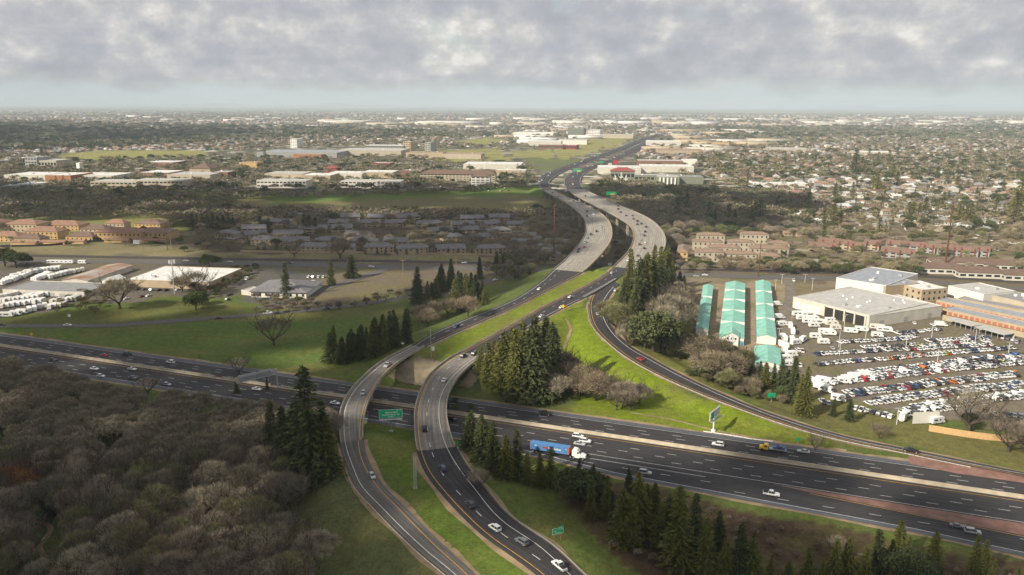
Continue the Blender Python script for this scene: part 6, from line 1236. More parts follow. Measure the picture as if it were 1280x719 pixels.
# shops, offices and hotel towards the horizon
def cols_front(t, L_, Dp, h):
    for i in range(5): MB().box(L_ * (.10 + .17 * i), -2.2, 0, L_ * (.10 + .17 * i) + 2.2, -.2, h * .95).build('column', [M['white']], t)
FARB = [('office_building', 320, 237, 382, 30, 11, 'cream', 'pale', 2, 'cream office building with dark window rows above the grassy slope'), ('office_building', 425, 236, 500, 30, 10, 'cream', 'pale', 2, 'cream office building on the plateau between the hotel and its twin'),
 ('office_building', 113, 240, 170, 40, 11, 'beige', 'pale', 2, 'beige office building above the bare trees'), ('office_building', 165, 239, 228, 40, 12, 'beige', 'pale', 2, 'beige office block joined to another, with big dark entrance window'),
 ('shopping_centre', 5, 232, 56, 60, 11, 'cream', 'white', 0, 'cream big-box shop with snow-white roof'), ('shopping_centre', 56, 233, 88, 60, 12, 'orange', 'white', 0, 'orange-brick shop front with white roof'), ('shopping_centre', 88, 231, 142, 60, 10, 'cream', 'white', 0, 'cream shop with domed white roof behind small conifers'),
 ('office_building', 0, 244, 24, 30, 8, 'green', 'grey', 1, 'low grey-green office building at the photo edge'), ('office_building', 22, 241, 46, 30, 8, 'white', 'white', 1, 'low white office building beside the grey-green one'),
 ('shopping_centre', 172, 226, 210, 60, 9, 'brick', 'white', 0, 'brick shop with white roof behind the beige offices'), ('shopping_centre', 208, 229, 262, 60, 10, 'beige', 'pale', 0, 'pale shop with tan walls beside a hipped roof'), ('shopping_centre', 236, 222, 262, 40, 12, 'tan', 'brown', 0, 'tan building with brown hipped roof'), ('shopping_centre', 264, 226, 284, 30, 11, 'brick', 'pale', 0, 'small brick tower-like shop block'),
 ('shopping_centre', 330, 226, 378, 50, 9, 'beige', 'pale', 0, 'beige shop behind the cream office building'), ('shopping_centre', 376, 228, 412, 50, 9, 'tan', 'white', 0, 'tan shop with white roof beside the beige one'), ('shopping_centre', 408, 225, 452, 50, 9, 'cream', 'white', 0, 'cream shop with raised white roof'), ('shopping_centre', 450, 224, 490, 50, 10, 'tan', 'white', 0, 'long tan shop with white roof and red trim'),
 ('shopping_centre', 405, 218, 420, 20, 9, 'red', 'red', 0, 'small shop with red roof'), ('shopping_centre', 464, 210, 487, 30, 8, 'red', 'pale', 0, 'red fronted shop beyond the white roofs'), ('shopping_centre', 500, 220, 524, 30, 8, 'brick', 'grey', 0, 'brick restaurant beside the hotel'),
 ('hotel', 524, 228, 618, 26, 13, 'beige', 'brown', 4, 'long beige hotel with brown hipped roof'), ('hotel', 588, 233, 611, 22, 15, 'white', 'brown', 4, 'white hotel tower with brown roof'),
 ('shopping_centre', 578, 212, 650, 70, 10, 'cream', 'white', 0, 'wide shopping centre with bright white roofs beside the hotel'), ('shopping_centre', 618, 220, 656, 30, 10, 'tan', 'white', 0, 'tan shop with blue corner near the highway curve'), ('shopping_centre', 506, 198, 552, 50, 12, 'tan', 'tan', 0, 'large tan department store with green corner'), ('shopping_centre', 552, 199, 600, 60, 11, 'beige', 'tan', 0, 'large beige department store'),
 ('shopping_mall', 320, 199, 420, 120, 12, 'grey', 'blue_grey', 0, 'vast grey-roofed mall building'), ('shopping_mall', 420, 196, 500, 110, 13, 'beige', 'pale', 0, 'mall wing with round arched entrance'), ('office_tower', 362, 187, 370, 30, 26, 'white', 'white', 6, 'small white tower far out on the plain'), ('parking_structure', 455, 190, 503, 50, 15, 'dark_' if False else 'grey', 'white', 2, 'multi-storey car park with dark openings'),
 ('office_tower', 503, 190, 512, 30, 26, 'tan', 'pale', 5, 'tan office tower beside the car park'), ('office_tower', 530, 191, 537, 30, 26, 'grey', 'pale', 5, 'grey glass office tower on the plain'),
 ('hotel', 708, 170, 728, 40, 34, 'green', 'pale', 5, 'dark green-glass hotel block near the horizon'), ('hotel', 734, 171, 748, 40, 30, 'white', 'pale', 5, 'white office block beside the glass hotel'), ('shopping_centre', 748, 172, 790, 90, 14, 'beige', 'pale', 0, 'wide pale building beside the white block'),
 ('shopping_centre', 672, 186, 702, 40, 13, 'brick', 'white', 1, 'long orange-brick shop below bright roofs'), ('shopping_centre', 704, 186, 719, 40, 12, 'red', 'white', 1, 'red brick shop next to the orange one'), ('shopping_centre', 658, 182, 700, 80, 14, 'cream', 'white', 0, 'cream shop with bright white roof behind the orange-brick one'), ('shopping_centre', 696, 180, 732, 80, 14, 'white', 'pale', 0, 'white shop row beyond the red brick shop'),
 ('church', 762, 224, 792, 26, 15, 'green', 'red', 1, 'grey-green church hall with maroon roof behind three white crosses'), ('church_wing', 792, 226, 822, 26, 11, 'green', 'pale', 1, 'grey-green church wing with slanted roof'), ('auditorium', 820, 230, 848, 40, 13, 'green', 'pale', 0, 'auditorium with five tall white columns'), ('auditorium', 846, 228, 878, 40, 11, 'green', 'grey', 0, 'dark grey-green hall beside the columned auditorium'),
 ('shopping_centre', 746, 216, 800, 60, 11, 'cream', 'white', 0, 'cream shop row with white roofs behind the church'), ('shopping_centre', 800, 214, 866, 60, 11, 'cream', 'white', 0, 'cream shop row with white gables behind the columned hall'), ('shopping_centre', 796, 207, 852, 50, 12, 'brick', 'pale', 0, 'brown-red store behind the white gables'), ('shopping_centre', 850, 206, 870, 50, 12, 'white', 'white', 0, 'white block at the end of the brown-red store'),
 ('shopping_centre', 806, 181, 850, 120, 13, 'cream', 'white', 0, 'large white-roofed store beyond the highway'), ('shopping_centre', 822, 192, 880, 110, 11, 'tan', 'tan', 0, 'tan-roofed store row beyond the round trees'), ('shopping_centre', 888, 182, 910, 50, 14, 'ochre', 'tan', 0, 'ochre building standing out on the plain'), ('shopping_centre', 960, 188, 1010, 80, 10, 'beige', 'pale', 0, 'pale warehouse among the suburb houses'), ('shopping_centre', 1070, 192, 1120, 80, 10, 'beige', 'white', 0, 'long pale roof amid the suburb'),
 ('shopping_centre', 940, 232, 1010, 30, 6, 'white', 'white', 0, 'long low white-roofed row between the woods and suburb'), ('shopping_centre', 1255, 232, 1290, 20, 7, 'white', 'pale', 0, 'white house block at the photo edge'),
 ('shopping_centre', 36, 214, 70, 50, 14, 'beige', 'pale', 1, 'beige store beside a grey tower'), ('office_tower', 31, 214, 46, 40, 20, 'grey', 'grey', 3, 'grey framed tower building'), ('water_tower', 95, 218, 99, 8, 15, 'white', 'white', 0, 'slim white tower among the shops'), ('shopping_centre', 180, 212, 215, 60, 9, 'brick', 'white', 0, 'small white roofed shops beyond the brick one'),
 ('shopping_centre', 298, 212, 320, 30, 10, 'ochre', 'tan', 0, 'ochre shop near the pair of conifers'), ('shopping_centre', 365, 200, 400, 50, 9, 'orange', 'tan', 0, 'orange-tan shops in front of the mall'), ('shopping_centre', 640, 170, 690, 120, 14, 'white', 'white', 0, 'bright white-roofed warehouses far out'), ('shopping_centre', 403, 156, 452, 200, 18, 'white', 'white', 0, 'distant long white warehouse'), ('shopping_centre', 520, 156, 575, 200, 18, 'white', 'white', 0, 'second distant long white warehouse')]
for nm, x0, y0, x1, dp, h, wl, rf, fl, lab in FARB:
    building(nm, (x0, y0, x1, y0 + .2, dp), h, wl, rf, 'hip' if rf in ('brown', 'red') and nm != 'x' else 'flat', lab, cat='building', group='shops and offices on the plateau', win='strip' if fl else None, floors=max(1, fl), units=3, extra=cols_front if 'five tall' in lab else None, over=1.0)
def cross(px, py, h, lab):
    p = hit(px, py); MB().box(-.6, -.6, 0, .6, .6, h).box(-3.0, -.58, h * .62, 3.0, .58, h * .62 + 1.2).build('cross', [M['white']]).location = tuple(p); o = SC.objects[-1] if False else None
for px, h, lab in ((768, 16, 'tall white cross, the one beside the parking area'), (775, 21, 'tallest white cross, in the middle of three'), (781, 16, 'tall white cross, the one beside the church hall')):
    p = hit(px, 231); o = MB().box(-.6, -.6, 0, .6, .6, h).box(-3.2, -.55, h * .62, -.61, .55, h * .62 + 1.2).box(.61, -.55, h * .62, 3.2, .55, h * .62 + 1.2).build('cross', [M['white']]); o.location = tuple(p); tag(o, lab, 'cross', 'three white crosses')

# ---------------------------------------------------------------- signs, gantry, poles, guardrails
def sign_panel(t, w, h, z, lines, name='panel', y=0.0, back='steel', front=1):
    MB().box(-w / 2, y - .05, z, w / 2, y + .05, z + h).build(name, [M['green_sign']], t)
    e = MB(); s = .09; f = y - .062 * front
    for q in ((-w / 2, z, w / 2, z + s), (-w / 2, z + h - s, w / 2, z + h), (-w / 2, z, -w / 2 + s, z + h), (w / 2 - s, z, w / 2, z + h)): e.box(q[0], min(f, y), q[1], q[2], max(f, y), q[3])
    e.build('sign_border', [M['white']], t)
    for txt, sz, x, zz in lines: text_mesh(txt, sz, M['white'], t, (x, y - .07 * front, zz), (R(90), 0, 0), align='CENTER', extr=.01)
p = hit(490.5, 541); t = empty('highway_sign', (p[0], p[1], p[2]), R(9)); tag(t, 'large green overhead-style highway sign on one post between the twin ramp bridges', 'sign', 'green highway signs')
MB().tube((0, .3, -.4), (0, .3, 7.2), .3, .25, 12).tube((0, .3, -.3), (0, .3, .5), .9, .8, 12).build('post', [M['steel']], t)
MB().box(-4.6, .1, 6.4, 4.6, .3, 6.7).box(-4.6, .1, 8.8, 4.6, .3, 9.1).box(-.2, .1, 6.4, .2, .3, 9.2).build('mounting_frame', [M['steel']], t)
sign_panel(t, 9.6, 3.7, 6.2, [('Galleria Blvd', 1.0, .2, 8.3), ('Stanford Ranch Rd', .95, 0, 7.3), ('1/2 MILE', .7, 0, 6.5), ('EXIT 307', .5, 3.3, 9.35)], y=0)
MB().box(-4.7, -1.5, 5.75, 4.7, -.1, 5.85).build('catwalk', [M['steel']], t)
for x in (-2, 3.2): MB().box(x - .35, -1.6, 5.9, x + .35, -1.35, 6.1).build('sign_lamp', [M['white']], t)
p = hit(699.5, 676); t = empty('exit_sign', (p[0], p[1], p[2]), R(22)); tag(t, 'small stepped green sign on two wooden posts in the grass by the wide ramp', 'sign', 'green highway signs')
for x in (-1.1, 1.1): MB().box(x - .1, .06, -.5, x + .1, .26, 4.6).build('post', [M['wood_post']], t)
sign_panel(t, 3.7, 2.0, 2.4, [('EXIT', .5, -.8, 3.3), ('Galleria Blvd', .36, 0, 2.75), ('SOUTH', .45, .9, 3.75)]); MB().box(.2, -.05, 4.41, 1.85, .05, 4.9).build('exit_number_panel', [M['green_sign']], t); text_mesh('106', .4, M['white'], t, (1.0, -.07, 4.5), (R(90), 0, 0), align='CENTER')
# signpost whose panels face along the freeway
p = hit(893, 537); t = empty('highway_sign', (p[0], p[1], p[2]), FANG + R(90) - R(15)); tag(t, 'big cantilever sign seen from behind beside the sunlit bank, casting a shadow', 'sign', 'green highway signs')
MB().tube((0, 0, -.4), (0, 0, 8), .32, .28, 12).tube((0, 0, -.3), (0, 0, .6), 1.0, .9, 12).build('post', [M['white']], t)
fr = MB()
for i in range(9): fr.box(-5.2 + i * 1.3 - .09, -.28, 6.0, -5.2 + i * 1.3 + .09, -.08, 9.8)
for z in (6.3, 7.9, 9.4): fr.box(-5.4, -.3, z, 5.4, -.1, z + .2)
fr.build('mounting_frame', [M['white']], t)
MB().box(-5.4, -.06, 6.0, 5.4, .06, 9.9).build('panel', [M['steel']], t); MB().box(-3.6, -.36, 6.4, -1.2, -.31, 9.4).build('route_panel', [M['green_sign']], t); MB().box(-5.2, -1.5, 5.6, 5.2, -.4, 5.7).build('catwalk', [M['steel']], t)
a_ = hit(880, 539); b_ = hit(968, 551)
def guardrail(C, label, side_h=.75, post_gap=3.8, metal='rail', name='guardrail', group='guardrails along the ramps'):
    o = C[0]; t = empty(name, tuple(o)); tag(t, label, 'guardrail', group)
    v = []
    for p in C:
        for z in (side_h - .32, side_h): v.append((p[0] - o[0], p[1] - o[1], p[2] - o[2] + z))
    n = len(C); m_ = MB(); f = [(2 * i, 2 * i + 2, 2 * i + 3, 2 * i + 1) for i in range(n - 1)]; m_.add(v, f); r = m_.build('rail', [M[metal]], t); md = r.modifiers.new('thick', 'SOLIDIFY'); md.thickness = .12
    S = np.concatenate([[0], np.cumsum(np.linalg.norm(np.diff(C, axis=0), axis=1))]); k = 0; me = MB().box(-.12, -.12, -.5, .12, .12, side_h - .05).mesh('post', M['wood_post'])
    cnt_ = min(95, int(S[-1] / post_gap))
    for i in range(cnt_ + 1):
        d = S[-1] * i / max(1, cnt_); q = [np.interp(d, S, C[:, c]) for c in range(3)]; put('post', me, (q[0] - o[0], q[1] - o[1], q[2] - o[2]), parent=t)
def rail_pts(rd, a, b, off, side): return np.array([(lambda q: (q[0], q[1], gh(q[0], q[1])))(rd.pt(d, off, side)) for d in rng_s(rd, a, b, 5)])
guardrail(rail_pts(RA, 0, a0, -.8, 'L'), 'long guardrail on the outer edge of the narrow ramp by the wood')
guardrail(rail_pts(RB, b0 - 95, b0, -.5, 'R'), 'pale guardrail at the foot of the wide ramp bridge', metal='steel')
guardrail(rail_pts(RA, a1, a2 - 10, -1.2, 'R'), 'dark guardrail along the median side of the descending carriageway')
guardrail(rail_pts(RB, b1, b2 - 20, -1.2, 'L'), 'guardrail along the median side of the climbing carriageway')
guardrail(rail_pts(RC, RC.s_at(380), RC.s_at(575), -1.4, 'L'), 'long guardrail on the inner edge of the curving exit ramp')
guardrail(spline([a_, hit(910, 543), hit(940, 548), b_]), 'short white guardrail at the base of the cantilever sign', metal='white')
# overhead gantry over the far lanes: post in the median, truss arm towards the shoulder on the near side
pb_ = at(348, 487, .1); t = empty('sign_gantry', tuple(pb_), 0); tip = at(296, 478, 8.6) - pb_; top = at(348, 463, 9.6) - pb_
tag(t, 'grey steel sign gantry reaching over the freeway beside the wood, seen from behind', 'gantry')
u = Vector((tip[0], tip[1], 0)).normalized(); Lg = Vector((tip[0], tip[1], 0)).length
MB().tube((0, 0, 0), (0, 0, 9.8), .42, .36, 12).box(-.9, -.9, 0, .9, .9, .6).build('post', [M['steel']], t)
tr = MB(); n_ = 10; w_ = Vector((-u.y, u.x, 0)) * .7
for s_ in (-1, 1):
    for z in (7.2, 9.6): tr.tube(w_ * s_ + Vector((0, 0, z)), w_ * s_ + u * Lg + Vector((0, 0, z)), .14, .14, 6)
    for i in range(n_):
        a2_ = u * (Lg * i / n_); b2_ = u * (Lg * (i + 1) / n_); tr.tube(w_ * s_ + a2_ + Vector((0, 0, 7.2)), w_ * s_ + b2_ + Vector((0, 0, 9.6)), .09, .09, 5); tr.tube(w_ * s_ + b2_ + Vector((0, 0, 7.2)), w_ * s_ + b2_ + Vector((0, 0, 9.6)), .09, .09, 5)
tr.build('truss', [M['steel']], t)
for f0, f1 in ((.12, .42), (.5, .92)):
    q = MB(); A_ = u * (Lg * f0) - w_ * 1.4; B_ = u * (Lg * f1) - w_ * 1.4; d_ = w_.normalized() * .12
    v = [A_ + Vector((0, 0, 6.6)), B_ + Vector((0, 0, 6.6)), B_ + Vector((0, 0, 10.1)), A_ + Vector((0, 0, 10.1))]; v += [x + d_ for x in v]; q.add(v, [(0, 1, 2, 3), (7, 6, 5, 4), (0, 4, 5, 1), (1, 5, 6, 2), (2, 6, 7, 3), (3, 7, 4, 0)]); q.build('sign_panel', [M['steel']], t)
p = hit(521, 611); t = empty('lattice_mast', tuple(p), R(8)); tag(t, 'tall lattice steel mast in the grass at the bridge end between the ramps', 'mast'); q = MB()
for sx in (-.45, .45):
    for sy in (-.45, .45): q.tube((sx, sy, -.3), (sx, sy, 11.5), .1, .1, 5)
for i in range(11):
    for sx in (-.45, .45): q.tube((sx, -.45, i + .3), (sx, .45, i + 1.2), .06, .06, 4); q.tube((-.45, sx, i + .3), (.45, sx, i + 1.2), .06, .06, 4); q.tube((-.45, sx, i + .3), (.45, sx, i + .3), .07, .07, 4)
q.build('lattice_frame', [M['steel']], t); MB().box(-.8, -.8, -.4, .8, .8, .35).build('footing', [M['concrete']], t)
def small_sign(px, py, w, h, post, m, label, rot=0.0, name='road_sign', diamond=False, txt=None, cat='sign', rd=None):
    p = at(px, py, rd.zf(py)) if rd else hit(px, py); t = empty(name, tuple(p), rot); tag(t, label, cat, 'small road signs'); MB().box(-.07, .04, -.4, .07, .18, post + h * .6).build('post', [M['steel']], t)
    q = MB()
    if diamond: q.add([(0, 0, post), (w / 2, 0, post + w / 2), (0, 0, post + w), (-w / 2, 0, post + w / 2), (0, .04, post), (w / 2, .04, post + w / 2), (0, .04, post + w), (-w / 2, .04, post + w / 2)], [(0, 1, 2, 3), (7, 6, 5, 4), (0, 4, 5, 1), (1, 5, 6, 2), (2, 6, 7, 3), (3, 7, 4, 0)])
    else: q.box(-w / 2, -.03, post, w / 2, .035, post + h)
    q.build('panel', [m], t)
small_sign(40.5, 429, 2.2, 2, 2.2, M['yellow'], 'yellow diamond warning sign on the verge beyond the freeway', diamond=True)
small_sign(704, 389, 2.6, 2, 2.0, M['yellow'], 'yellow diamond warning sign between the highway and exit ramp', diamond=True)
small_sign(577, 562, 2.0, 1.0, 2.0, M['green_sign'], 'small green sign at the foot of the wide ramp bridge', rot=.3)
small_sign(965, 501, 3.6, 2.3, 2.4, M['green_sign'], 'green sign on the bank above the exit ramp by the conifers', rot=.1)
small_sign(999, 553, 1.4, 1.4, 1.6, M['green_sign'], 'little green marker sign beside the silver sedan on the freeway verge')
small_sign(542, 441, 1.6, 2.2, .8, M['white'], 'white control cabinet in the grass between the twin ramps')
small_sign(87, 402, 1.8, 1.8, .8, M['white'], 'round-looking white notice in the grass below the trailer lot')
small_sign(504, 435, 1.6, .9, 1.6, M['white'], 'white plate sign beside the start of the narrow ramp bridge')
small_sign(791, 428, 1.2, 1.2, 1.4, M['white'], 'white marker beside the evergreens on the exit ramp')
small_sign(762, 332, 3.0, 2.4, .6, M['white'], 'white cabinet between the two viaduct ends')
small_sign(1158, 526, 12, 5.2, .3, WM['white'], 'slatted white screen panel on the roadside edge of the lot', rot=.1, name='billboard_screen', cat='screen')
for (px, py, w, lab) in ((721, 219, 15, 'distant green highway sign above the queue of cars'), (763, 254, 14, 'green and yellow highway sign beside the pale viaduct'), (750, 207, 9, 'green highway sign beneath the distant overpass'), (746, 197, 7, 'tiny green highway sign beyond the distant overpass')):
    p = hit(px, py); z0 = 7 if py < 230 else 12; t = empty('highway_sign', tuple(p), 0); tag(t, lab, 'sign', 'green highway signs'); MB().tube((0, .3, -.5), (0, .3, z0 + 3), .35, .3, 8).build('post', [M['steel']], t); MB().box(-w / 2, -.1, z0, w / 2, .1, z0 + w * .34).build('panel', [M['green_sign']], t)
    if w > 13: MB().box(-w * .1, -.2, z0 + .3, w * .3, -.12, z0 + w * .16).build('exit_plaque', [M['yellow']], t)
p = hit(768.5, 214); t = empty('restaurant_sign', tuple(p)); tag(t, 'round red pole sign beside the distant highway', 'sign', 'pole signs by the highway'); MB().tube((0, 0, 0), (0, 0, 15), .6, .5, 8).build('post', [M['steel']], t); MB().tube((0, -.5, 19), (0, .5, 19), 4.6, 4.6, 20).build('sign_disc', [PAINT['red']], t)
p = hit(761, 212); t = empty('restaurant_sign', tuple(p)); tag(t, 'pale crown-shaped pole sign beside the round red one', 'sign', 'pole signs by the highway'); MB().tube((0, 0, 0), (0, 0, 8), .6, .5, 8).build('post', [M['steel']], t); MB().prism([(-3, 8), (-4, 13), (-2, 14.5), (2, 14.5), (4, 13), (3, 8)], -.4, .4).build('sign_board', [WM['cream']], t)
def pole(px, py, top, r, m, label, name='utility_pole', arms=0, group='poles', cat='pole', lamp=False, rd=None):
    p = at(px, py, rd.zf(py)) if rd else hit(px, py); d = math.hypot(math.hypot(p[0], p[1]), CAM_H); h = (py - top) / (F_PX / d * math.hypot(p[0], p[1]) / d)
    t = empty(name, tuple(p)); tag(t, label, cat, group); MB().tube((0, 0, -.5), (0, 0, h), r, r * .6, 8).build('shaft', [m], t)
    for i in range(arms): MB().box(-2.2, -.09, h - .8 - i * 1.6, 2.2, .09, h - .55 - i * 1.6).build('crossarm', [m], t)
    if lamp: MB().box(-1.6, -.25, h - .15, 1.6, .25, h + .1).build('lamp_head', [M['steel']], t)
    return t, h
pole(692, 326, 256, .6, M['rust'], 'tall rust-brown steel pole beside the viaduct', name='steel_pole'); pole(1181, 331, 263, .75, M['rust'], 'tallest rust-brown steel pole before the suburb', name='steel_pole'); pole(948, 343, 302, .45, M['rust'], 'orange-brown pole behind the teal roofs', name='steel_pole')
pole(209, 316, 288, .3, M['rust'], 'dark pole beside the clay-roofed apartments', arms=2); pole(214, 317, 284, .2, M['steel'], 'thin grey pole next to the dark one by the clay-roofed apartments', arms=1); pole(180, 320, 306, .18, M['wood_post'], 'short wooden pole on the dry verge', arms=1); pole(570, 333, 302, .25, M['wood_post'], 'wooden pole before the grey-roofed apartments', arms=2); pole(504, 347, 326, .25, M['wood_post'], 'wooden pole by the building site junction', arms=1); pole(14, 318, 305, .2, M['steel'], 'thin pole near the dark evergreens', arms=1)
t, h = pole(218.5, 371, 334, .45, M['steel'], 'grey cell tower with antenna ring in front of the white-roofed warehouse', name='cell_tower', cat='tower')
for i in range(9): a = i * 2 * math.pi / 9; MB().box(-.18, -.12, -1.3, .18, .12, 1.3, mt=Matrix.Translation((2.1 * math.cos(a), 2.1 * math.sin(a), h)) @ Matrix.Rotation(a + R(90), 4, 'Z')).build('antenna', [M['white']], t)
MB().box(-2.1, -.08, h - .1, 2.1, .08, h + .1).box(-.08, -2.1, h + .12, .08, -.1, h + .3).box(-.08, .1, h + .12, .08, 2.1, h + .3).build('antenna_mount', [M['steel']], t)
pole(539.5, 447, 414, .16, M['steel'], 'slim grey camera mast in the grass between the twin ramps', name='camera_mast')
for x, y, tp in ((1050, 441, 423), (1082, 423, 407), (1133, 430, 415), (1172, 451, 433), (1219, 425, 409), (1261, 437, 425), (1122, 527, 509), (1055, 411, 392), (1165, 418, 402), (1049, 431, 412), (977, 352, 341), (969, 361, 348), (1015, 360, 346), (1006, 350, 341), (974, 422, 409)): pole(x, y, tp, .13, M['white'], None, name='light_pole', lamp=True, group='light poles of the storage lot')
for o in [o for o in SC.objects if o.name.split('.')[0] == 'light_pole']: reg(o, 'thin white light pole', tuple(o.location), 'light pole', 'light poles of the storage lot')
# wooden fence and fences
def fence(pts, h, m, label, name='wooden_fence', grp='fences'):
    P_ = [hit(*q) for q in pts]; C = spline(P_, 3); o = C[0]; v = []
    for p in C: v += [(p[0] - o[0], p[1] - o[1], gh(p[0], p[1]) - o[2] - .2), (p[0] - o[0], p[1] - o[1], gh(p[0], p[1]) - o[2] + h)]
    q = MB().add(v, [(2 * i, 2 * i + 2, 2 * i + 3, 2 * i + 1) for i in range(len(C) - 1)]).build(name, [m]); q.location = tuple(o); md = q.modifiers.new('thick', 'SOLIDIFY'); md.thickness = .15; tag(q, label, 'fence', grp)
fence([(1162, 535), (1200, 541), (1240, 546), (1271, 548)], 2.8, mat('new_wood', (.52, .34, .16), .9, .12, 1.5), 'sunlit golden wooden fence below the big bare oak')
fence([(0, 314), (60, 312), (110, 307), (160, 305.5), (206, 309)], 2.0, M['dark'], 'dark mesh fence below the ochre apartments', name='mesh_fence')
fence([(300, 318), (400, 318.5), (520, 319), (640, 320)], 2.0, WM['tan'], 'tan wall along the grey-roofed apartments', name='garden_wall')
fence([(987, 455), (1008, 490), (1070, 510), (1150, 530)], 1.8, M['steel'], 'chain-link fence along the roadside edge of the storage lot', name='chain_link_fence') if False else None
# ---------------------------------------------------------------- suburb and plain
random.seed(21)
def house_mesh(v):
    r = random.Random(v); L_, Dp, h = r.uniform(13, 19), r.uniform(9, 12), r.choice([3.0, 3.2, 5.4]); rs = r.uniform(2.2, 3.4); w = MB(); w.box(-L_ / 2, -Dp / 2, -.5, L_ / 2, Dp / 2, h)
    for i in range(4): x = -L_ / 2 + (i + .5) * L_ / 4; w.box(x - .7, -Dp / 2 - .04, h * .35, x + .7, Dp / 2 + .04, h * .7, 1)
    q = MB(); o = .6; A_, B_ = -L_ / 2 + (Dp / 2 if v % 2 else -.0), L_ / 2 - (Dp / 2 if v % 2 else 0)
    vv = [(-L_ / 2 - o, -Dp / 2 - o, h), (L_ / 2 + o, -Dp / 2 - o, h), (L_ / 2 + o, Dp / 2 + o, h), (-L_ / 2 - o, Dp / 2 + o, h), (A_, 0, h + rs), (B_, 0, h + rs)]
    q.add(vv, [(3, 2, 1, 0), (0, 1, 5, 4), (1, 2, 5), (2, 3, 4, 5), (3, 0, 4)])
    q.box(L_ * .2, .6, h, L_ * .2 + .9, 1.5, h + rs + .7)
    if v % 3 == 0: w.box(L_ / 2 - 5, -Dp / 2 - 4, -.5, L_ / 2, -Dp / 2, h - .3); q.add([(L_ / 2 - 5.4, -Dp / 2 - 4.5, h - .3), (L_ / 2 + .4, -Dp / 2 - 4.5, h - .3), (L_ / 2 - 2.5, -Dp / 2 - 4.5, h + 1.7), (L_ / 2 - 5.4, 0, h - .3), (L_ / 2 + .4, 0, h - .3), (L_ / 2 - 2.5, 0, h + 1.7)], [(0, 1, 2), (0, 2, 5, 3), (1, 4, 5, 2)])
    return w, q
HM = []
for v in range(8): w, q = house_mesh(v); HM.append((w.mesh('wall', [WM['cream'], M['glass']]), q.mesh('roof', [RM['tan']]), w, q))
HW = ['cream', 'beige', 'white', 'tan', 'grey']; HR = ['tan', 'pale', 'grey', 'brown', 'slate', 'white', 'terracotta']; HRW = [5, 5, 4, 3, 2, 1.5, 1.5]
SUB = [(965, 296), (1000, 300), (1010, 262), (1060, 240), (1300, 236), (1320, 300), (1240, 300), (1240, 238), (1320, 172), (900, 176), (880, 200), (960, 226), (1010, 244)]
SUBP = [(880, 178), (1340, 168), (1340, 302), (1120, 300), (1010, 296), (960, 290), (1005, 256), (960, 228), (880, 222)]
hs = scatter(SUBP, lambda x, y: 22 if y > 225 else 26, 60000, avoid=off_road); hs.sort(key=lambda q: -q[3]); print('houses', len(hs))
hs = [q for q in hs if not (1000 < q[2] < 1240 and 286 < q[3] < 325)]
for i, (x, y, px, py) in enumerate(hs[:300]):
    wl, rf = random.choice(HW), random.choices(HR, HRW)[0]; wm, rm, _, _ = random.choice(HM); o = empty('house', (x, y, gh(x, y)), random.choice([0.15, 1.72, .3, 1.5, -.2]) + random.uniform(-.1, .1), random.uniform(.8, 1.0))
    a = put('wall', wm, parent=o); slot0(a, WM[wl]); b = put('roof', rm, parent=o); slot0(b, RM[rf]); reg(o, f'{wl} house with {rf} roof', (x, y, gh(x, y)), 'house', 'houses of the wooded suburb')
FM = [WM[k] for k in HW] + [RM[k] for k in HR] + [M['glass']]; nW = len(HW); HT = []
for wm, rm, w, q in HM:
    m_ = MB(); m_.add(w.v, w.f, 0); m_.m = [1 if k == 1 else 0 for k in w.m]; n0 = len(m_.f); m_.add(q.v, q.f, 2); m_.m = list(w.m) + [2] * len(q.f); HT.append(tri_arrays(m_.mesh('t', [WM['cream'], M['glass'], RM['tan']])))
def hitem(x, y, s_=1.0): return (random.choice(HT), x, y, gh(x, y), random.choice([.1, 1.6, .5]) + random.uniform(-.2, .2), s_, s_, np.array([random.randrange(nW), len(FM) - 1, nW + random.choices(range(len(HR)), [6, 2, 3, 5, 2, .5, 3])[0]]))
items = [hitem(x, y) for x, y, px, py in hs[300:]]
def clear_far(x, y):
    if y > 5500: return True
    for rd in (RA, RB):
        i = int(np.argmin((rd.C[:, 0] - x) ** 2 + (rd.C[:, 1] - y) ** 2))
        if math.hypot(rd.C[i, 0] - x, rd.C[i, 1] - y) < rd.hw[i] + 14: return False
    return True
BLD = [(o.location.x, o.location.y) for o in SC.objects if o.name.split('.')[0] in ('shopping_centre', 'shopping_mall', 'office_building', 'hotel', 'church', 'auditorium', 'parking_structure', 'office_tower', 'church_wing')]
FOOT = []
for o in SC.objects:
    if o.parent and o.name.split('.')[0] == 'wall' and o.parent.location.y > 1050 and o.data.vertices:
        c_ = [o.parent.location + Matrix.Rotation(o.parent.rotation_euler.z, 3, 'Z') @ Vector(p) for p in o.bound_box]; FOOT.append((min(p.x for p in c_), max(p.x for p in c_), min(p.y for p in c_), max(p.y for p in c_)))
def free(x, y, m_=8): return not any(a - m_ < x < b + m_ and c - m_ < y < d + m_ for a, b, c, d in FOOT)
FIELDS = [[(75, 197), (120, 192), (250, 191), (265, 199), (130, 204), (70, 204)], [(480, 192), (620, 186), (640, 200), (560, 203)], [(690, 187), (735, 172), (790, 170), (770, 183), (700, 200)], [(640, 188), (690, 187), (690, 199), (640, 197)], [(560, 178), (610, 172), (640, 176), (600, 183)], [(1010, 180), (1065, 177), (1070, 184), (1010, 186)], [(655, 196), (735, 199), (700, 226), (665, 222)]]
from mathutils import noise as mnoise
def belt(x, y): return mnoise.noise(Vector((x / 1500, y / 800, 3.3))) + .5 * mnoise.noise(Vector((x / 500, y / 350, 9.1)))
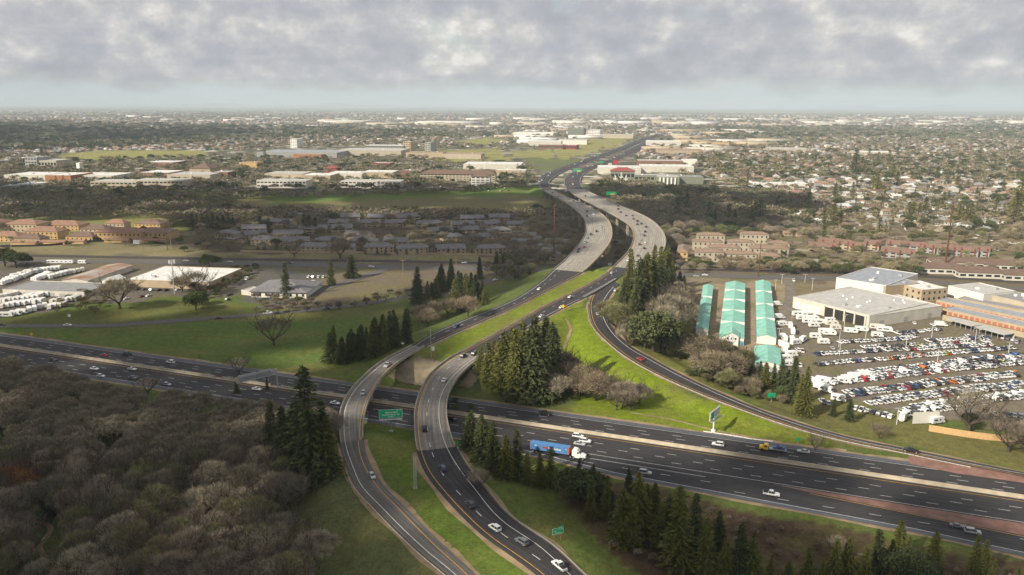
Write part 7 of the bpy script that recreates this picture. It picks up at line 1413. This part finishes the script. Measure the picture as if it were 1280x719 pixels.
def sspts(poly, n, holes=FIELDS, want=0):
    xs_, ys_ = [p[0] for p in poly], [p[1] for p in poly]; out = []
    for _ in range(n):
        px, py = random.uniform(min(xs_), max(xs_)), random.uniform(min(ys_), max(ys_))
        if not pip(poly, px, py) or any(pip(h_, px, py) for h_ in holes): continue
        p = at(px, py, 8); x, y = p[0], p[1]
        if want and belt(x, y) * want < random.uniform(-.22, .10): continue
        if clear_far(x, y) and (y > 3500 or free(x, y)): out.append((x, y, px, py))
    return out
# houses out on the plain
ALLP = [(-60, 144), (1340, 141), (1340, 178), (880, 178), (860, 200), (700, 186), (600, 184), (430, 184), (330, 186), (60, 196), (-60, 200)]
for x, y, px, py in sspts(ALLP, 13000, want=1):
    d = y; k = 1.0 if d < 3500 else min(2.4, d / 3500)
    if pip([(-60, 158), (330, 160), (330, 180), (200, 187), (-60, 196)], px, py) and random.random() < .85: continue
    items.append(hitem(x, y, k))
for poly, n in (([(-60, 196), (70, 194), (75, 204), (-60, 210)], 60), ([(60, 186), (260, 184), (330, 190), (250, 191), (80, 194)], 130), ([(420, 168), (650, 172), (640, 184), (430, 186)], 160), ([(860, 176), (960, 176), (980, 200), (890, 215)], 120)):
    for x, y, px, py in sspts(poly, n): items.append(hitem(x, y, 1.1))
tag(merge('distant_houses', items, FM), kind='stuff')
# long pale commercial roofs far out
bx = MB().box(-.5, -.5, 0, .5, .5, 1); bxm = tri_arrays(bx.mesh('t', [WM['white']])); it = []
bm_ = [WM['white'], WM['cream'], WM['beige'], RM['pale'], RM['white'], WM['tan']]
for poly, n in (([(640, 147), (1290, 143.5), (1290, 152), (640, 158)], 120), ([(320, 152), (620, 149), (620, 160), (320, 162)], 30), ([(620, 158), (740, 158), (760, 178), (640, 182)], 30), ([(800, 158), (960, 160), (960, 184), (830, 190)], 26), ([(120, 150), (640, 148), (640, 153), (120, 156)], 20)):
    for x, y, px, py in sspts(poly, n):
        s_ = random.uniform(50, 150) * (1 if y < 4000 else 1.5); v, t, mi = bxm; v2 = v * np.array([s_, random.uniform(40, 90), random.uniform(8, 14) * (1 if y < 5000 else 1.6)], dtype=np.float32); it.append(((v2, t, mi), x, y, gh(x, y) - .5, random.uniform(-.15, .2), 1, 1, random.randrange(6)))
tag(merge('distant_commercial_roofs', it, bm_), kind='stuff')
# trees out on the plain
items = []
def ftrees(poly, n, w=(4, 2, 2, 1, .5, 1.4), hs_=(7, 12)):
    for x, y, px, py in sspts(poly, int(n * 1.5), want=-1 if n > 4000 else 0):
        k = random.choices(['oak', 'oako', 'tan', 'con', 'conl', 'leaf'], w)[0]; g = 1.0 if y < 2500 else min(3.2, (y / 2500) ** .9)
        items.append(low_item(k, x, y, random.uniform(*hs_) * (1.25 if 'con' in k else 1) * (1 + (g - 1) * .35), 1.2 * g / (1 + (g - 1) * .35)))
ftrees([(-60, 157), (300, 160), (560, 165), (420, 172), (330, 178), (200, 187), (60, 194), (-60, 198)], 3300, (3, 1, 0, 3, 0, 4), (10, 16))
ftrees([(-60, 143), (1340, 140), (1340, 160), (-60, 162)], 4100)
ftrees([(-60, 160), (1340, 156), (1340, 182), (-60, 200)], 4100)
ftrees([(380, 164), (640, 164), (620, 172), (400, 176)], 500, (3, 1, 0, 2, 0, 3)); ftrees([(880, 158), (1340, 152), (1340, 166), (900, 172)], 1300, (3, 1, 0, 2, 0, 3), (9, 14))
ftrees([(-60, 198), (560, 198), (560, 238), (-60, 240)], 1500, (5, 1, .6, .8, 0, 1.2)); ftrees([(640, 200), (600, 230), (560, 240), (500, 236), (560, 205)], 120); ftrees([(860, 176), (1340, 170), (1340, 236), (980, 240), (860, 205)], 2000, (2, 1.5, 2.4, 2.4, 2, 3))
ftrees([(600, 236), (660, 206), (668, 226), (640, 234)], 90, (4, 1, 0, 1, 0, 2)); ftrees([(775, 196), (880, 190), (960, 210), (960, 236), (880, 232), (800, 205)], 200)
tag(merge('distant_trees', items, FARMATS), kind='stuff')
# cars on the shopping centre car parks
cb = MB().box(-2.2, -.9, .2, 2.2, .9, .95, 0).box(-1.5, -.75, .95, .9, .75, 1.45, 1); cbm = tri_arrays(cb.mesh('t', [PAINT['white'], M['glass']])); it = []
cm = [PAINT[c] for c in ('white', 'silver', 'charcoal', 'dark_blue', 'maroon')] + [M['glass']]
for poly, n in (([(650, 188), (740, 186), (740, 192), (650, 196)], 260), ([(300, 206), (470, 204), (520, 218), (300, 222)], 330), ([(870, 196), (950, 192), (960, 205), (880, 212)], 260), ([(500, 205), (580, 206), (560, 218), (500, 220)], 200), ([(230, 228), (330, 224), (330, 240), (240, 240)], 90), ([(1140, 262), (1290, 270), (1290, 300), (1240, 300)], 40), ([(500, 236), (640, 234), (640, 238), (500, 239)], 60)):
    for x, y, px, py in sspts(poly, n): it.append((cbm, round(x / 3) * 3, round(y / 17) * 17 + random.choice([0, 5]), gh(x, y) + .1, 1.57, 1.15, 1.15, np.array([random.choices(range(5), [5, 2, 2, 1, 1])[0], 5])))
tag(merge('distant_parked_cars', it, cm), kind='stuff')
# low hills at the horizon
def hills(name, x0, x1, y, hmax, seed):
    r = np.random.default_rng(seed); n = 90; X = np.linspace(x0, x1, n); t = np.linspace(0, 1, n); hgt = hmax * np.sin(np.pi * t) ** .6 * (0.62 + .25 * np.sin(t * 19 + seed) + .13 * np.sin(t * 47 + 2 * seed) + .06 * r.normal(size=n)); v = []; 
    for k, (dy, f) in enumerate(((-3500, 0), (-1200, .55), (0, 1), (2500, 0))): v += [(X[i], y + dy + 250 * math.sin(i), max(-5, hgt[i] * f - (5 if f == 0 else 0))) for i in range(n)]
    f = [(k * n + i, k * n + i + 1, (k + 1) * n + i + 1, (k + 1) * n + i) for k in range(3) for i in range(n - 1)]; q = MB().add(v, f).build(name, [mat('hill_grass', (.09, .11, .12), .95, .15, .0005)]); tag(q, kind='structure')
hills('hills', 14000, 30000, 44000, 270, 3); hills('hills', -24000, -2000, 46000, 240, 8)

# ---------------------------------------------------------------- clouds between the sun and the ground (well above the picture)
CL = D.materials.new('cloud'); CL.use_nodes = True; nt = CL.node_tree; nt.nodes.clear(); o_ = nt.nodes.new('ShaderNodeOutputMaterial'); df = nt.nodes.new('ShaderNodeBsdfDiffuse'); df.inputs[0].default_value = (.9, .9, .92, 1); tl = nt.nodes.new('ShaderNodeBsdfTranslucent'); tl.inputs[0].default_value = (.9, .9, .92, 1)
mx = nt.nodes.new('ShaderNodeMixShader'); mx.inputs[0].default_value = .82; nt.links.new(df.outputs[0], mx.inputs[1]); nt.links.new(tl.outputs[0], mx.inputs[2]); nt.links.new(mx.outputs[0], o_.inputs[0])
ico = bmesh.new(); bmesh.ops.create_icosphere(ico, subdivisions=3, radius=1); IV = np.array([v.co[:] for v in ico.verts]); IF = np.array([[v.index for v in f.verts] for f in ico.faces]); ico.free()
def cloud(poly, gap, r0, alt=900, miss=0.0, n=6000):
    pts = scatter(poly, gap, n); VV, FF = [], []; o = 0; r = np.random.default_rng(5)
    for x, y, px, py in pts:
        if r.random() < miss: continue
        c = np.array([x, y, 0]) + np.array(SUN_DIR) * (alt / SUN_DIR.z); rr_ = r0 * r.uniform(.8, 1.25); ph = r.uniform(0, 6, 3)
        q = IV * (1 + .16 * np.sin(IV[:, [1, 2, 0]] * 4 + ph).sum(1) * .6)[:, None] * np.array([rr_, rr_, rr_ * .45]) + c + np.array([0, 0, r.uniform(-10, 25)]); VV.append(q); FF.append(IF + o); o += len(q)
    if VV: tag(put('cloud', smooth(big_mesh('cloud', np.vstack(VV), np.vstack(FF), None, [CL]))), kind='structure')
cloud([(-420, 400), (0, 412), (330, 400), (500, 374), (620, 352), (640, 362), (560, 400), (500, 446), (470, 462), (330, 452), (0, 424), (-420, 418)], 36, 24)
cloud([(-420, 424), (0, 428), (330, 456), (470, 466), (500, 448), (530, 505), (640, 545), (760, 590), (1000, 640), (1420, 720), (1500, 1000), (-900, 1000)], 29, 22)
cloud([(-400, 232), (240, 240), (560, 236), (690, 232), (720, 262), (752, 292), (700, 330), (640, 345), (235, 328), (215, 290), (200, 274), (-400, 276)], 60, 42)
cloud([(735, 238), (840, 234), (960, 244), (1000, 258), (950, 284), (860, 284), (800, 268)], 56, 36)
cloud([(-300, 165), (300, 166), (300, 174), (150, 182), (-300, 190)], 150, 110, miss=.2)

# ---------------------------------------------------------------- air
hz = MB().box(-60000, -2000, -30, 60000, 60000, 300); hm = D.materials.new('haze'); hm.use_nodes = True; nt = hm.node_tree; nt.nodes.clear(); o_ = nt.nodes.new('ShaderNodeOutputMaterial'); pv = nt.nodes.new('ShaderNodeVolumePrincipled')
pv.inputs['Color'].default_value = (.80, .91, 1.0, 1); pv.inputs['Density'].default_value = 6.5e-5; pv.inputs['Anisotropy'].default_value = 0.0; nt.links.new(pv.outputs[0], o_.inputs['Volume'])
tag(hz.build('haze', [hm]), kind='stuff')

# ---------------------------------------------------------------- labels from the nearest landmark
LM = [(694, 560, 'the blue container truck'), (490, 525, 'the large green sign between the ramps'), (700, 668, 'the stepped green sign on wooden posts'), (893, 525, 'the cantilever sign on the bank'), (965, 500, 'the green sign above the exit ramp'), (967, 560, 'the yellow tow truck'), (325, 480, 'the overhead sign gantry'), (455, 475, 'the narrow ramp bridge'), (540, 450, 'the far end of the wide ramp bridge'), (560, 590, 'the dark blue SUV on the wide ramp'),
      (914, 415, 'the gabled storage building'), (958, 400, 'the storage building beside the white trucks'), (959, 448, 'the short teal-roofed building'), (875, 410, 'the narrowest teal-roofed building'), (1040, 385, 'the broad warehouse'), (1130, 360, 'the tan block wall warehouse'), (1230, 400, 'the orange roll-up doors'), (1212, 520, 'the big bare oak by the golden fence'), (1158, 520, 'the slatted white screen'), (1210, 653, 'the paired grey and silver cars'), (965, 616, 'the white pickup at the red paving'), (1140, 560, 'the black pickup on the exit ramp'), (801, 449, 'the red sedan on the exit ramp'), (808, 590, 'the silver SUV on the entrance lane'),
      (343, 425, 'the lone spreading oak on the green slope'), (274, 400, 'the dark red sedan on the frontage road'), (218, 370, 'the cell tower'), (210, 350, 'the white-roofed warehouse'), (110, 350, 'the rust-streaked metal roof'), (55, 370, 'the long low workshop'), (350, 362, 'the grey hipped roof'), (391, 358, 'the white and orange box truck'), (464, 340, 'the street junction'), (62, 690, 'the dirt footpath'), (35, 615, 'the rust-leaved oak'), (392, 560, 'the giant conifer by the wood edge'), (190, 505, 'the grassy gap in the wood'), (166, 466, 'the white sedan by the median'), (0, 719, 'the photo corner at the wood'), (0, 560, 'the photo edge by the wood'), (300, 719, 'the wood at the bottom edge'), (200, 620, 'the heart of the wood'), (20, 460, 'the dark sedan by the wood'),
      (692, 300, 'the rust-brown pole by the viaduct'), (740, 300, 'the bend of the first viaduct'), (830, 300, 'the bend of the second viaduct'), (730, 244, 'the distant viaduct ends'), (700, 215, 'the queue of distant cars'), (1181, 300, 'the tallest rust-brown pole'), (1040, 300, 'the red-roofed townhouses'), (1110, 315, 'the middle red-roofed townhouses'), (920, 310, 'the cream apartment blocks'), (852, 310, 'the ochre block by the viaduct'), (948, 330, 'the orange-brown pole'), (1210, 335, 'the long brown-roofed buildings'), (775, 228, 'the three white crosses'), (835, 228, 'the columned auditorium'), (599, 228, 'the white hotel tower'), (560, 225, 'the long beige hotel'), (350, 235, 'the cream office building above the slope'), (460, 235, 'its twin office building'), (198, 236, 'the beige office block'), (72, 230, 'the orange-brick shop front'), (20, 295, 'the ochre blocks at the photo edge'), (90, 298, 'the middle ochre blocks'), (150, 300, 'the clay-roofed block with white balconies'), (190, 300, 'the reddest clay roof'), (210, 305, 'the dark pole by the clay roofs'), (265, 285, 'the dark conifer row'), (387, 285, 'the conifer trio by the grey roofs'), (330, 285, 'the conifer pair by the grey roofs'), (280, 300, 'the grey-roofed house'), (430, 310, 'the cream garage among grey roofs'), (520, 312, 'the middle of the grey-roofed rows'), (600, 312, 'the grey-roofed rows near the viaduct'), (450, 270, 'the reddish thicket above the grey roofs'), (600, 260, 'the dry slope below the hotel'), (450, 250, 'the green slope below the offices'), (100, 250, 'the bare belt below the beige offices'), (250, 262, 'the bend of the green valley'),
      (975, 235, 'the long low white-roofed row'), (1037, 262, 'the conifer group at the suburb edge'), (1100, 265, 'the hillside of pale houses'), (1150, 255, 'the hedge of suburb conifers'), (1205, 255, 'the tall suburb conifers'), (1260, 250, 'the photo edge of the suburb'), (1095, 225, 'the tallest suburb conifer'), (1170, 212, 'the dark suburb conifer clump'), (1030, 215, 'the paired suburb conifers'), (960, 255, 'the wooded valley rim'), (880, 262, 'the cypress spires in the valley'), (1250, 215, 'the distant end of the suburb'), (1120, 195, 'the long pale roof amid the suburb'), (985, 190, 'the pale warehouse in the suburb'), (640, 460, 'the big conifer clump'), (745, 485, 'the bare trees on the lush bank'), (810, 370, 'the conifers beside the exit ramp'), (830, 420, 'the evergreens inside the exit curve'), (580, 365, 'the conifers above the frontage road'), (465, 425, 'the dense conifer row by the narrow bridge'), (620, 570, 'the conifers between freeway and wide ramp'), (840, 650, 'the long conifer row'), (1100, 690, 'the conifers at the bottom edge'), (1225, 695, 'the conifer pair near the corner'), (900, 450, 'the tan thicket'), (990, 430, 'the lane of white trucks'), (1007, 495, 'the widest conifer by the lot'), (1030, 480, 'the white utility trucks'), (900, 600, 'the red paving tip'), (550, 395, 'the tan trees by the highway'), (20, 385, 'the lower trailers'), (40, 345, 'the upper trailers'), (1020, 400, 'the motorhomes by the warehouse'), (1090, 412, 'the trailers by the open bays')]
grp = {}
for r_ in REG:
    o, look, x, y = r_; d = [(x - a) ** 2 + ((y - b) * 1.6) ** 2 for a, b, _ in LM]; k = int(np.argmin(d)); grp.setdefault((look, k), []).append((d[k], o))
for (look, k), L_ in grp.items():
    L_.sort(key=lambda q: q[0])
    for i, (d, o) in enumerate(L_):
        o['label'] = f"{look} beside {LM[k][2]}" if len(L_) == 1 else f"{look}, {ordw(i + 1)} out from {LM[k][2]}"
